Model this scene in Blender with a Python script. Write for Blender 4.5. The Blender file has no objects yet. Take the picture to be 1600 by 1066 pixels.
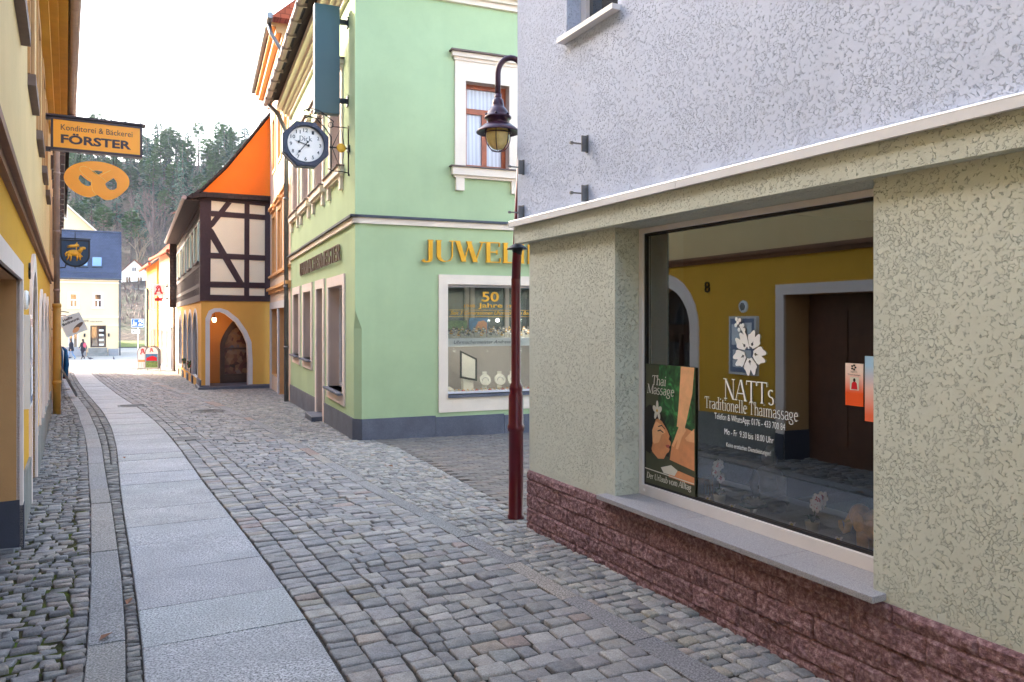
import bpy, bmesh, math, random
import numpy as np
from mathutils import Vector, Matrix, noise
from mathutils.geometry import tessellate_polygon

random.seed(7)
RNG = np.random.default_rng(7)
R = math.radians
scene = bpy.context.scene
COL = scene.collection

# ------------------------------------------------------------------ camera, sky, sun, exposure
cam_d = bpy.data.cameras.new("camera")
cam = bpy.data.objects.new("camera", cam_d)
COL.objects.link(cam)
cam.location = (0, 0, 1.65)
cam.rotation_euler = (R(90), 0, 0)
cam_d.sensor_width = 36
cam_d.lens = 27.0
cam_d.shift_y = -35 / 1600
cam_d.clip_end = 3000
cam_d.clip_start = 0.05
scene.camera = cam

SUN_AZ, SUN_EL = -66.0, 22.0          # degrees, azimuth clockwise from +Y
world = bpy.data.worlds.new("World")
scene.world = world
world.use_nodes = True
wn = world.node_tree
sky = wn.nodes.new("ShaderNodeTexSky")
sky.sky_type = 'NISHITA'
sky.sun_disc = False
sky.sun_elevation = R(SUN_EL)
sky.sun_rotation = R(SUN_AZ)
sky.altitude = 150
sky.air_density = 1.0
sky.dust_density = 3.5
sky.ozone_density = 0.4
wn.links.new(sky.outputs[0], wn.nodes["Background"].inputs[0])
wn.nodes["Background"].inputs[1].default_value = 0.15

sl = bpy.data.lights.new("sun", 'SUN')
sl.energy = 2.0
sl.angle = R(0.5)
sl.color = (1.0, 0.93, 0.82)
sun = bpy.data.objects.new("sun", sl)
COL.objects.link(sun)
ts = Vector((math.sin(R(SUN_AZ)) * math.cos(R(SUN_EL)), math.cos(R(SUN_AZ)) * math.cos(R(SUN_EL)), math.sin(R(SUN_EL))))
sun.rotation_euler = ts.to_track_quat('Z', 'Y').to_euler()
sun.location = ts * 60

scene.view_settings.view_transform = 'Standard'
scene.view_settings.look = 'None'
scene.view_settings.exposure = 3.15
scene.view_settings.gamma = 1
scene.cycles.max_bounces = 7
scene.cycles.diffuse_bounces = 4
scene.cycles.glossy_bounces = 3
scene.cycles.transparent_max_bounces = 12
scene.cycles.volume_bounces = 1
scene.cycles.use_denoising = True


# ------------------------------------------------------------------ materials
def srgb(*c):
    return tuple(((v / 255) / 12.92 if v / 255 <= 0.04045 else (((v / 255) + 0.055) / 1.055) ** 2.4) for v in c)


class NT:
    def __init__(self, name):
        self.m = bpy.data.materials.new(name)
        self.m.use_nodes = True
        self.t = self.m.node_tree
        self.b = self.t.nodes["Principled BSDF"]
        self.out = self.t.nodes["Material Output"]

    def n(self, typ, **kw):
        nd = self.t.nodes.new(typ)
        for k, v in kw.items():
            if k.startswith("i_"):
                key = k[2:]
                key = int(key) if key.isdigit() else key.replace("_", " ")
                nd.inputs[key].default_value = v
            else:
                setattr(nd, k, v)
        return nd

    def l(self, a, b):
        self.t.links.new(a, b)

    def coord(self, scale=(1, 1, 1), rot=(0, 0, 0)):
        tc = self.n("ShaderNodeTexCoord")
        mp = self.n("ShaderNodeMapping")
        mp.inputs["Scale"].default_value = scale
        mp.inputs["Rotation"].default_value = rot
        self.l(tc.outputs["Object"], mp.inputs[0])
        return mp.outputs[0]

    def noise(self, co, scale, detail=3, rough=0.55, dist=0.0):
        nd = self.n("ShaderNodeTexNoise")
        nd.inputs["Scale"].default_value = scale
        nd.inputs["Detail"].default_value = detail
        nd.inputs["Roughness"].default_value = rough
        nd.inputs["Distortion"].default_value = dist
        self.l(co, nd.inputs["Vector"])
        return nd.outputs["Fac"]

    def ramp(self, fac, stops):
        nd = self.n("ShaderNodeValToRGB")
        cr = nd.color_ramp
        while len(cr.elements) > 1:
            cr.elements.remove(cr.elements[-1])
        for i, (p, c) in enumerate(stops):
            e = cr.elements[0] if i == 0 else cr.elements.new(p)
            e.position = p
            e.color = (c[0], c[1], c[2], 1) if hasattr(c, "__len__") else (c, c, c, 1)
        self.l(fac, nd.inputs[0])
        return nd.outputs[0]

    def mix(self, fac, a, b, blend='MIX'):
        nd = self.n("ShaderNodeMix", data_type='RGBA', blend_type=blend)
        for s, v in ((nd.inputs[0], fac), (nd.inputs[6], a), (nd.inputs[7], b)):
            if hasattr(v, "links") or hasattr(v, "is_linked"):
                self.l(v, s)
            elif hasattr(v, "__len__"):
                s.default_value = (v[0], v[1], v[2], 1)
            else:
                s.default_value = v
        return nd.outputs[2]

    def math(self, op, a, b=0.0):
        nd = self.n("ShaderNodeMath", operation=op)
        for s, v in ((nd.inputs[0], a), (nd.inputs[1], b)):
            if hasattr(v, "is_linked"):
                self.l(v, s)
            else:
                s.default_value = v
        return nd.outputs[0]

    def bump(self, h, strength=0.3, dist=0.01, prev=None):
        nd = self.n("ShaderNodeBump")
        nd.inputs["Strength"].default_value = strength
        nd.inputs["Distance"].default_value = dist
        self.l(h, nd.inputs["Height"])
        if prev is not None:
            self.l(prev, nd.inputs["Normal"])
        self.l(nd.outputs[0], self.b.inputs["Normal"])
        return nd.outputs[0]

    def base(self, c):
        if hasattr(c, "is_linked"):
            self.l(c, self.b.inputs["Base Color"])
        else:
            self.b.inputs["Base Color"].default_value = (c[0], c[1], c[2], 1)

    def set(self, rough=0.6, metal=0.0, spec=0.5):
        self.b.inputs["Roughness"].default_value = rough
        self.b.inputs["Metallic"].default_value = metal
        self.b.inputs["Specular IOR Level"].default_value = spec
        return self.m


def dim(c, k):
    return tuple(v * k for v in c)


def plain(name, c, rough=0.5, metal=0.0, var=0.10, scale=6, bump=0.0, bscale=80, spec=0.5):
    t = NT(name)
    co = t.coord()
    f = t.noise(co, scale, 5, 0.6)
    t.base(t.ramp(f, [(0.3, dim(c, 1 - var)), (0.7, dim(c, 1 + var))]))
    if bump:
        t.bump(t.noise(co, bscale, 4), bump, 0.004)
    return t.set(rough, metal, spec)


def stucco(name, c, var=0.07, grain=140, strength=0.35, dirt=0.12, dirtc=None, streak=0.1):
    t = NT(name)
    co = t.coord()
    big = t.noise(co, 0.7, 6, 0.65)
    col = t.ramp(big, [(0.3, dim(c, 1 - var)), (0.7, dim(c, 1 + var))])
    st = t.noise(t.coord((2.2, 2.2, 0.16)), 1.6, 5, 0.6)
    col = t.mix(t.ramp(st, [(0.52, 0.0), (0.78, streak)]), col, dim(c, 0.55) if dirtc is None else dirtc)
    sp = t.noise(co, 22, 4, 0.7)
    col = t.mix(t.ramp(sp, [(0.55, 0.0), (0.75, dirt)]), col, dim(c, 0.6))
    fine = t.noise(co, 190, 2, 0.6)
    col = t.mix(t.ramp(fine, [(0.3, 0.10), (0.6, 0.0)]), col, dim(c, 0.45))
    t.base(col)
    h = t.math('ADD', t.noise(co, grain, 3, 0.6), t.math('MULTIPLY', t.noise(co, 9, 3), 0.6))
    t.bump(h, strength, 0.006)
    return t.set(0.9, 0, 0.2)


def roughcast(name, c, scale=58, strength=1.0, var=0.05, pit=0.1):
    """scratched render: a flat skin torn by short wriggling grooves, denser in some patches than in others"""
    t = NT(name)
    co = t.coord()
    warp = t.n("ShaderNodeTexNoise")
    warp.inputs["Scale"].default_value = 26
    warp.inputs["Detail"].default_value = 2
    t.l(co, warp.inputs["Vector"])
    add = t.n("ShaderNodeVectorMath", operation='MULTIPLY_ADD')
    t.l(warp.outputs["Color"], add.inputs[0])
    add.inputs[1].default_value = (0.035, 0.035, 0.035)
    t.l(co, add.inputs[2])
    vo = t.n("ShaderNodeTexVoronoi", feature='DISTANCE_TO_EDGE')
    vo.inputs["Scale"].default_value = scale
    vo.inputs["Randomness"].default_value = 1.0
    t.l(add.outputs[0], vo.inputs["Vector"])
    line = t.ramp(vo.outputs["Distance"], [(0.0, 1.0), (0.03, 0.8), (0.075, 0.0)])
    patch = t.noise(co, 3.2, 3, 0.6)
    brk = t.noise(co, scale * 0.8, 1.5, 0.5)
    mask = t.ramp(t.math('ADD', brk, t.math('MULTIPLY', patch, 0.5)), [(0.74, 0.0), (0.80, 1.0)])
    groove = t.math('MULTIPLY', line, mask)
    grain = t.noise(co, 210, 2.5, 0.6)
    h = t.math('SUBTRACT', t.math('MULTIPLY', grain, 0.10), groove)
    h = t.math('ADD', h, t.math('MULTIPLY', t.noise(co, 7, 3), 0.5))
    big = t.noise(co, 0.8, 5, 0.6)
    col = t.ramp(big, [(0.3, dim(c, 1 - var)), (0.7, dim(c, 1 + var))])
    st = t.noise(t.coord((2.4, 2.4, 0.14)), 1.7, 5, 0.6)
    col = t.mix(t.ramp(st, [(0.52, 0.0), (0.8, 0.14)]), col, dim(c, 0.6))
    col = t.mix(t.math('MULTIPLY', groove, pit), col, dim(c, 0.3))  # groove shadow put into the colour, on top of the bump
    t.base(col)
    t.bump(h, strength, 0.022)
    return t.set(0.9, 0, 0.2)


def granite(name, c, contrast=0.45, scale=170, rough=0.75, attr=False, patch=0.12):
    t = NT(name)
    co = t.coord()
    f = t.noise(co, scale, 2, 0.7)
    base = t.ramp(f, [(0.32, dim(c, 1 - contrast)), (0.5, c), (0.68, dim(c, 1 + contrast))])
    p = t.noise(co, 2.3, 5, 0.65)
    base = t.mix(t.ramp(p, [(0.35, 0.0), (0.7, patch * 3)]), base, dim(c, 0.6))
    if attr:
        a = t.n("ShaderNodeAttribute", attribute_name="Col")
        base = t.mix(1.0, base, a.outputs["Color"], 'MULTIPLY')
    t.base(base)
    b1 = t.bump(t.noise(co, 60, 4, 0.65), 0.35, 0.006)
    t.bump(f, 0.18, 0.002, b1)
    return t.set(rough, 0, 0.4)


def cobble(name, c, contrast=0.35, rough=0.62):
    t = NT(name)
    co = t.coord()
    a = t.n("ShaderNodeAttribute", attribute_name="Col")
    f = t.noise(co, 120, 3, 0.7)
    base = t.ramp(f, [(0.3, dim(c, 1 - contrast)), (0.7, dim(c, 1 + contrast))])
    m = t.noise(co, 16, 4, 0.6)
    base = t.mix(t.ramp(m, [(0.45, 0.0), (0.75, 0.45)]), base, dim(c, 0.5))
    base = t.mix(1.0, base, a.outputs["Color"], 'MULTIPLY')
    t.base(base)
    b1 = t.bump(t.noise(co, 34, 4, 0.6), 0.5, 0.009)
    t.bump(f, 0.3, 0.003, b1)
    t.l(t.ramp(m, [(0.3, rough - 0.15), (0.7, rough + 0.15)]), t.b.inputs["Roughness"])
    t.b.inputs["Specular IOR Level"].default_value = 0.45
    return t.m


def emis(name, c, s):
    t = NT(name)
    t.b.inputs["Emission Color"].default_value = (*c, 1)
    t.b.inputs["Emission Strength"].default_value = s
    t.base(c)
    return t.set(0.5)


def shop_glass(name, fac=0.3, tint=(0.85, 0.9, 0.88)):
    t = NT(name)
    t.t.nodes.remove(t.b)
    tr = t.n("ShaderNodeBsdfTransparent")
    tr.inputs[0].default_value = (*tint, 1)
    gl = t.n("ShaderNodeBsdfGlossy")
    gl.inputs["Roughness"].default_value = 0.0
    gl.inputs["Color"].default_value = (0.95, 0.97, 0.96, 1)
    lw = t.n("ShaderNodeFresnel")
    lw.inputs["IOR"].default_value = 1.5
    f = t.math('ADD', lw.outputs[0], fac)
    mx = t.n("ShaderNodeMixShader")
    t.l(f, mx.inputs[0])
    t.l(tr.outputs[0], mx.inputs[1])
    t.l(gl.outputs[0], mx.inputs[2])
    t.l(mx.outputs[0], t.out.inputs[0])
    return t.m


def dark_pane(name, c=(0.02, 0.025, 0.03), rough=0.04, coat=1.0):
    t = NT(name)
    co = t.coord()
    t.base(t.ramp(t.noise(co, 2.0, 3), [(0.3, dim(c, 0.6)), (0.7, dim(c, 1.6))]))
    t.bump(t.noise(co, 2.5, 2), 0.04, 0.01)
    t.b.inputs["IOR"].default_value = 1.8
    return t.set(rough, 0, 0.9)


def curtain_pane(name, c=(0.6, 0.62, 0.66)):
    t = NT(name)
    w = t.n("ShaderNodeTexWave", wave_type='BANDS', bands_direction='DIAGONAL')
    w.inputs["Scale"].default_value = 7
    w.inputs["Distortion"].default_value = 3
    w.inputs["Detail"].default_value = 2
    t.l(t.coord((1, 1, 0.02)), w.inputs["Vector"])
    t.base(t.ramp(w.outputs["Fac"], [(0.0, dim(c, 0.72)), (1.0, c)]))
    t.b.inputs["Coat Weight"].default_value = 1.0
    t.b.inputs["Coat Roughness"].default_value = 0.03
    return t.set(0.6)


def tiles(name, c, sx=4.0, sy=3.0, var=0.25):
    t = NT(name)
    co = t.coord()
    br = t.n("ShaderNodeTexBrick")
    br.inputs["Scale"].default_value = 1
    br.inputs["Brick Width"].default_value = 0.24
    br.inputs["Row Height"].default_value = 0.20
    br.inputs["Mortar Size"].default_value = 0.012
    br.inputs["Color1"].default_value = (*dim(c, 1 - var), 1)
    br.inputs["Color2"].default_value = (*dim(c, 1 + var), 1)
    br.inputs["Mortar"].default_value = (*dim(c, 0.3), 1)
    tc = t.n("ShaderNodeTexCoord")
    mp = t.n("ShaderNodeMapping")
    sep = t.n("ShaderNodeSeparateXYZ")
    t.l(tc.outputs["Object"], sep.inputs[0])
    cmb = t.n("ShaderNodeCombineXYZ")
    t.l(t.math('ADD', sep.outputs[0], t.math('MULTIPLY', sep.outputs[1], 0.6)), cmb.inputs[0])
    t.l(t.math('MULTIPLY', sep.outputs[2], 1.3), cmb.inputs[1])
    t.l(cmb.outputs[0], br.inputs["Vector"])
    t.base(t.mix(0.35, br.outputs["Color"], t.ramp(t.noise(co, 1.4, 4), [(0.3, dim(c, 0.6)), (0.7, dim(c, 1.3))])))
    t.bump(br.outputs["Fac"], -0.5, 0.02)
    return t.set(0.9, 0, 0.15)


M = {}
M['green_wall'] = stucco("green_stucco", srgb(180, 198, 154), 0.09, 150, 0.25, 0.08)
M['cream_trim'] = plain("cream_trim", srgb(240, 222, 202), 0.7, 0, 0.05, 3, 0.15)
M['pink_trim'] = plain("pinkish_trim", srgb(235, 214, 202), 0.7, 0, 0.05, 3, 0.15)
M['reveal'] = plain("window_reveal", srgb(205, 180, 165), 0.8, 0, 0.06, 3, 0.15)
M['dark_strip'] = plain("dark_zinc", srgb(70, 74, 84), 0.5, 0.3, 0.15, 5)
M['zinc'] = plain("weathered_zinc", srgb(128, 126, 126), 0.42, 0.7, 0.15, 5)
M['zinc_brown'] = plain("brown_zinc", srgb(150, 130, 126), 0.45, 0.3, 0.15, 5)
M['slate_plinth'] = granite("slate_plinth", srgb(105, 106, 118), 0.3, 90, 0.6, patch=0.3)
M['gold'] = plain("gold_letters", srgb(225, 165, 45), 0.35, 0.55, 0.06)
M['gold_paint'] = plain("gold_paint", srgb(235, 175, 50), 0.45, 0.1, 0.12, 12)
M['brown_metal'] = plain("dark_bronze", srgb(112, 90, 74), 0.5, 0.2, 0.15)
M['dark_green'] = plain("dark_green_sign", srgb(28, 68, 70), 0.35, 0, 0.08, 1.2)
M['black_iron'] = plain("black_iron", srgb(30, 30, 34), 0.45, 0.4, 0.2, 12)
M['clock_blue'] = plain("blue_black_casing", srgb(44, 46, 66), 0.35, 0.2, 0.12, 12)
M['dial'] = plain("clock_dial", srgb(245, 236, 228), 0.5, 0, 0.02)
M['wood_orange'] = plain("varnished_wood", srgb(158, 76, 36), 0.35, 0, 0.25, 14)
M['white_frame'] = plain("white_plastic", srgb(228, 222, 220), 0.35, 0, 0.03)
M['pane'] = dark_pane("window_pane")
M['curtain'] = curtain_pane("curtained_pane", srgb(205, 210, 220))
M['blue_roughcast'] = roughcast("white_roughcast", srgb(203, 210, 228), 60, 0.75, 0.05, 0.22)
M['olive_roughcast'] = roughcast("olive_roughcast", srgb(209, 211, 196), 60, 0.75, 0.06, 0.22)
M['coping'] = plain("white_coping", srgb(232, 230, 232), 0.3, 0.1, 0.03)
M['shop_glass'] = shop_glass("shop_glass", 0.17, (0.98, 0.99, 0.985))
M['clear_glass'] = shop_glass("clear_glass", 0.04, (0.95, 0.97, 0.96))
M['white_ink'] = plain("white_foil", srgb(245, 245, 245), 0.5, 0, 0.01)
M['sill_granite'] = granite("sill_granite", srgb(160, 156, 158), 0.4, 240, 0.5, patch=0.05)
M['yellow_wall'] = stucco("yellow_stucco", srgb(224, 166, 58), 0.05, 120, 0.5, 0.12)
M['pipe_ochre'] = plain("ochre_pipe", srgb(192, 140, 62), 0.55, 0, 0.1, 4)
M['cream_wall'] = stucco("cream_stucco", srgb(226, 194, 142), 0.06, 110, 0.6, 0.15)
M['tan_reveal'] = plain("tan_reveal", srgb(190, 142, 92), 0.85, 0, 0.08, 3, 0.3)
M['ochre'] = plain("ochre_eaves", srgb(205, 150, 46), 0.7, 0, 0.10, 3)
M['stone_grey'] = granite("grey_base_stone", srgb(146, 142, 136), 0.25, 60, 0.8, patch=0.3)
M['brown_cornice'] = plain("brown_cornice", srgb(126, 78, 48), 0.6, 0, 0.15, 6)
M['plinth_dark'] = plain("dark_base", srgb(62, 62, 74), 0.7, 0, 0.12, 4, 0.2)
M['stone_sill'] = plain("brown_stone_sill", srgb(112, 92, 84), 0.7, 0, 0.15, 9, 0.3)
M['orange_sign'] = plain("orange_sign", srgb(255, 160, 8), 0.4, 0, 0.03, 2)
M['sign_frame'] = plain("dark_brown_frame", srgb(58, 38, 40), 0.4, 0.2, 0.15)
M['ink_brown'] = plain("brown_ink", srgb(62, 40, 40), 0.5, 0, 0.03)
M['pretzel'] = plain("pretzel_orange", srgb(255, 156, 0), 0.35, 0, 0.05, 3)
M['ht_yellow'] = stucco("apricot_stucco", srgb(228, 170, 84), 0.06, 100, 0.4, 0.12)
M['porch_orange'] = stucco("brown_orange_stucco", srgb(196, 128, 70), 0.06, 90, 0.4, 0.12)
M['ht_orange'] = stucco("orange_stucco", srgb(246, 122, 40), 0.08, 60, 0.4, 0.10)
M['timber'] = plain("dark_timber", srgb(62, 40, 44), 0.75, 0, 0.2, 14, 0.4)
M['infill'] = stucco("pale_infill", srgb(244, 232, 206), 0.04, 100, 0.3, 0.05)
M['grey_trim'] = plain("grey_white_trim", srgb(215, 208, 206), 0.7, 0, 0.05, 4)
M['red_tile'] = tiles("red_roof_tiles", srgb(178, 88, 62))
M['dark_tile'] = tiles("dark_roof_tiles", srgb(66, 54, 52))
M['slate_roof'] = tiles("slate_roof_tiles", srgb(70, 76, 96), var=0.12)
M['pale_house'] = stucco("pale_pink_stucco", srgb(224, 200, 178), 0.05, 90, 0.3, 0.06)
M['far_cream'] = stucco("far_cream_stucco", srgb(236, 208, 168), 0.04, 60, 0.2, 0.05)
M['yellow_house'] = stucco("light_yellow_stucco", srgb(212, 146, 68), 0.05, 90, 0.3, 0.08)
M['white_house'] = stucco("white_stucco", srgb(240, 232, 222), 0.04, 90, 0.3, 0.06)
M['wine_red'] = plain("wine_red_paint", srgb(92, 12, 28), 0.28, 0.1, 0.12, 7, 0.05)
M['plum'] = plain("dark_plum_paint", srgb(66, 34, 52), 0.3, 0.15, 0.15, 9, 0.05)
M['lamp_glass'] = plain("amber_lamp_glass", srgb(232, 200, 128), 0.1, 0, 0.15, 14)
M['soil'] = plain("joint_soil", srgb(58, 52, 46), 0.95, 0, 0.3, 9, 0.6, 60)
M['brown_door'] = plain("dark_wood_door", srgb(66, 40, 30), 0.45, 0, 0.25, 8)
M['wood_door'] = plain("brown_wood_door", srgb(140, 92, 52), 0.45, 0, 0.25, 8)
M['dark_void'] = plain("dark_interior", srgb(42, 34, 30), 0.9, 0, 0.2)
M['pink_wall'] = plain("pinkish_plaster", srgb(214, 188, 176), 0.85, 0, 0.05, 3)
M['white_sign'] = plain("white_sign", srgb(240, 240, 242), 0.4, 0, 0.02)
M['red_sign'] = plain("red_sign", srgb(205, 24, 40), 0.4, 0, 0.03)
M['blue_sign'] = plain("blue_sign", srgb(16, 92, 186), 0.4, 0, 0.04)
M['navy'] = plain("navy_paint", srgb(24, 56, 88), 0.4, 0, 0.10)
M['black'] = plain("black_ink", srgb(28, 24, 26), 0.5, 0, 0.05)
M['skin'] = plain("skin", srgb(206, 152, 122), 0.55, 0, 0.08)
M['hair'] = plain("dark_hair", srgb(48, 32, 26), 0.5, 0, 0.2)
M['dark_cloth'] = plain("dark_cloth", srgb(36, 34, 46), 0.9, 0, 0.2)
M['jeans'] = plain("light_blue_denim", srgb(116, 146, 184), 0.9, 0, 0.15)
M['pink_cloth'] = plain("pink_cloth", srgb(196, 84, 104), 0.9, 0, 0.15)
M['warm_spot'] = emis("warm_spot", (1, .86, .62), 1.5)
t = NT("mossy_joint_soil")
co = t.coord()
t.base(t.ramp(t.noise(co, 5, 5, 0.7), [(0.38, srgb(56, 46, 38)), (0.52, srgb(72, 74, 32)), (0.66, srgb(96, 112, 36))]))
t.bump(t.noise(co, 120, 4), 0.8, 0.01)
M['moss_soil'] = t.set(0.95, 0, 0.2)


# ------------------------------------------------------------------ mesh building
class Fr:
    """facade frame: u runs along the wall, n points out of it, z up"""
    def __init__(self, o, d, n):
        self.o = Vector((o[0], o[1], 0))
        self.d = Vector((d[0], d[1], 0)).normalized()
        self.n = Vector((n[0], n[1], 0)).normalized()

    def P(self, u, n, z):
        return self.o + self.d * u + self.n * n + Vector((0, 0, z))


WL = {}


def wl(o):
    return WL.get(o.name, Vector((0, 0, 0)))


class MB:
    def __init__(self):
        self.v, self.f, self.mi = [], [], []
        self.m = 0

    def face(self, pts):
        i = len(self.v)
        self.v.extend([Vector(p) for p in pts])
        self.f.append(tuple(range(i, i + len(pts))))
        self.mi.append(self.m)

    def tri_faces(self, pts, faces):
        i = len(self.v)
        self.v.extend([Vector(p) for p in pts])
        for f in faces:
            self.f.append(tuple(i + k for k in f))
            self.mi.append(self.m)

    def box(self, F, u0, u1, n0, n1, z0, z1):
        p = [F.P(u, n, z) for u in (u0, u1) for n in (n0, n1) for z in (z0, z1)]
        self.tri_faces(p, [(0, 1, 3, 2), (4, 6, 7, 5), (0, 4, 5, 1), (2, 3, 7, 6), (0, 2, 6, 4), (1, 5, 7, 3)])

    def panel(self, F, outer, holes=(), n=0.0):
        loops = [[Vector((u, z, 0)) for u, z in outer]] + [[Vector((u, z, 0)) for u, z in h] for h in holes]
        tris = tessellate_polygon(loops)
        pts = [F.P(p.x, n, p.y) for lp in loops for p in lp]
        self.tri_faces(pts, tris)

    def rim(self, F, loop, n0, n1):
        k = len(loop)
        for i in range(k):
            a, b = loop[i], loop[(i + 1) % k]
            self.face([F.P(a[0], n0, a[1]), F.P(b[0], n0, b[1]), F.P(b[0], n1, b[1]), F.P(a[0], n1, a[1])])

    def slab(self, F, loop, n0, n1, holes=(), back=True):
        self.panel(F, loop, holes, n1)
        if back:
            self.panel(F, loop, holes, n0)
        self.rim(F, loop, n0, n1)
        for h in holes:
            self.rim(F, h, n0, n1)

    def tube(self, pts, r, seg=8, caps=True):
        pts = [Vector(p) for p in pts]
        rs = r if hasattr(r, "__len__") else [r] * len(pts)
        base = len(self.v)
        up = Vector((0, 0, 1))
        prev = None
        for i, p in enumerate(pts):
            if i == 0:
                tg = pts[1] - pts[0]
            elif i == len(pts) - 1:
                tg = pts[-1] - pts[-2]
            else:
                tg = (pts[i + 1] - pts[i]).normalized() + (pts[i] - pts[i - 1]).normalized()
            tg.normalize()
            if prev is None:
                a = tg.cross(up if abs(tg.z) < 0.9 else Vector((1, 0, 0))).normalized()
            else:
                a = (prev - tg * prev.dot(tg)).normalized()
            prev = a
            b = tg.cross(a)
            for k in range(seg):
                t_ = 2 * math.pi * k / seg
                self.v.append(p + (a * math.cos(t_) + b * math.sin(t_)) * rs[i])
        for i in range(len(pts) - 1):
            for k in range(seg):
                k2 = (k + 1) % seg
                self.f.append((base + i * seg + k, base + i * seg + k2, base + (i + 1) * seg + k2, base + (i + 1) * seg + k))
                self.mi.append(self.m)
        if caps:
            self.f.append(tuple(base + k for k in range(seg)))
            self.mi.append(self.m)
            e = base + (len(pts) - 1) * seg
            self.f.append(tuple(e + k for k in range(seg)))
            self.mi.append(self.m)

    def lathe(self, c, prof, seg=20, ax=None):
        c = Vector(c)
        base = len(self.v)
        if ax is None:
            X, Y, Z = Vector((1, 0, 0)), Vector((0, 1, 0)), Vector((0, 0, 1))
        else:
            Z = Vector(ax).normalized()
            X = Z.cross(Vector((0, 0, 1)) if abs(Z.z) < 0.9 else Vector((1, 0, 0))).normalized()
            Y = Z.cross(X)
        for r, z in prof:
            for k in range(seg):
                a = 2 * math.pi * k / seg
                self.v.append(c + X * (r * math.cos(a)) + Y * (r * math.sin(a)) + Z * z)
        for i in range(len(prof) - 1):
            for k in range(seg):
                k2 = (k + 1) % seg
                self.f.append((base + i * seg + k, base + i * seg + k2, base + (i + 1) * seg + k2, base + (i + 1) * seg + k))
                self.mi.append(self.m)

    def ball(self, c, r, seg=10, rings=7, M3=None):
        c = Vector(c)
        rx, ry, rz = r if hasattr(r, "__len__") else (r, r, r)
        base = len(self.v)
        for i in range(rings + 1):
            th = math.pi * i / rings
            for k in range(seg):
                a = 2 * math.pi * k / seg
                p = Vector((rx * math.sin(th) * math.cos(a), ry * math.sin(th) * math.sin(a), rz * math.cos(th)))
                if M3 is not None:
                    p = M3 @ p
                self.v.append(c + p)
        for i in range(rings):
            for k in range(seg):
                k2 = (k + 1) % seg
                self.f.append((base + i * seg + k, base + i * seg + k2, base + (i + 1) * seg + k2, base + (i + 1) * seg + k))
                self.mi.append(self.m)

    def build(self, name, mats, parent=None, smooth=False, bevel=0.0):
        me = bpy.data.meshes.new(name)
        off = wl(parent) if parent is not None else Vector((0, 0, 0))
        me.from_pydata([tuple(p - off) for p in self.v], [], self.f)
        if not isinstance(mats, (list, tuple)):
            mats = [mats]
        for m in mats:
            me.materials.append(m)
        me.polygons.foreach_set("material_index", self.mi)
        if smooth:
            me.polygons.foreach_set("use_smooth", [True] * len(self.f))
            bm = bmesh.new()
            bm.from_mesh(me)
            bmesh.ops.remove_doubles(bm, verts=bm.verts, dist=1e-5)
            bmesh.ops.recalc_face_normals(bm, faces=bm.faces)
            bm.to_mesh(me)
            bm.free()
        me.validate()
        me.update()
        o = bpy.data.objects.new(name, me)
        COL.objects.link(o)
        WL[o.name] = off
        if parent is not None:
            o.parent = parent
        if bevel:
            b = o.modifiers.new("edge", 'BEVEL')
            b.width = bevel
            b.segments = 2
            b.limit_method = 'ANGLE'
        return o


def tag(o, label, cat, group=None, kind=None):
    o["label"] = label
    o["category"] = cat
    if group:
        o["group"] = group
    if kind:
        o["kind"] = kind
    return o


def thing(name, label, cat, loc, group=None):
    o = bpy.data.objects.new(name, None)
    o.empty_display_size = 0.2
    COL.objects.link(o)
    o.location = loc
    WL[o.name] = Vector(loc)
    return tag(o, label, cat, group)


def bx(parent, name, F, u0, u1, n0, n1, z0, z1, m, bevel=0.0):
    b = MB()
    b.box(F, u0, u1, n0, n1, z0, z1)
    return b.build(name, m, parent, bevel=bevel)


def rect(u0, u1, z0, z1):
    return [(u0, z0), (u1, z0), (u1, z1), (u0, z1)]


def archloop(u0, u1, z0, zs, zt, n=14, point=False):
    c, r = (u0 + u1) / 2, (u1 - u0) / 2
    p = [(u0, z0), (u1, z0)]
    for i in range(n + 1):
        a = math.pi * i / n
        x = math.cos(a)
        y = math.sin(a)
        if point:
            y = (1 - abs(x)) ** 0.62
        p.append((c + r * x, zs + (zt - zs) * y))
    return p


def wall(parent, F, outer, holes, m, depth=0.18, n=0.0, name="wall", rev=None):
    b = MB()
    b.panel(F, outer, holes, n)
    b.m = 1 if rev is not None else 0
    for h in holes:
        b.rim(F, h, n, n - depth)
    return b.build(name, [m, rev] if rev is not None else m, parent)


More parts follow.
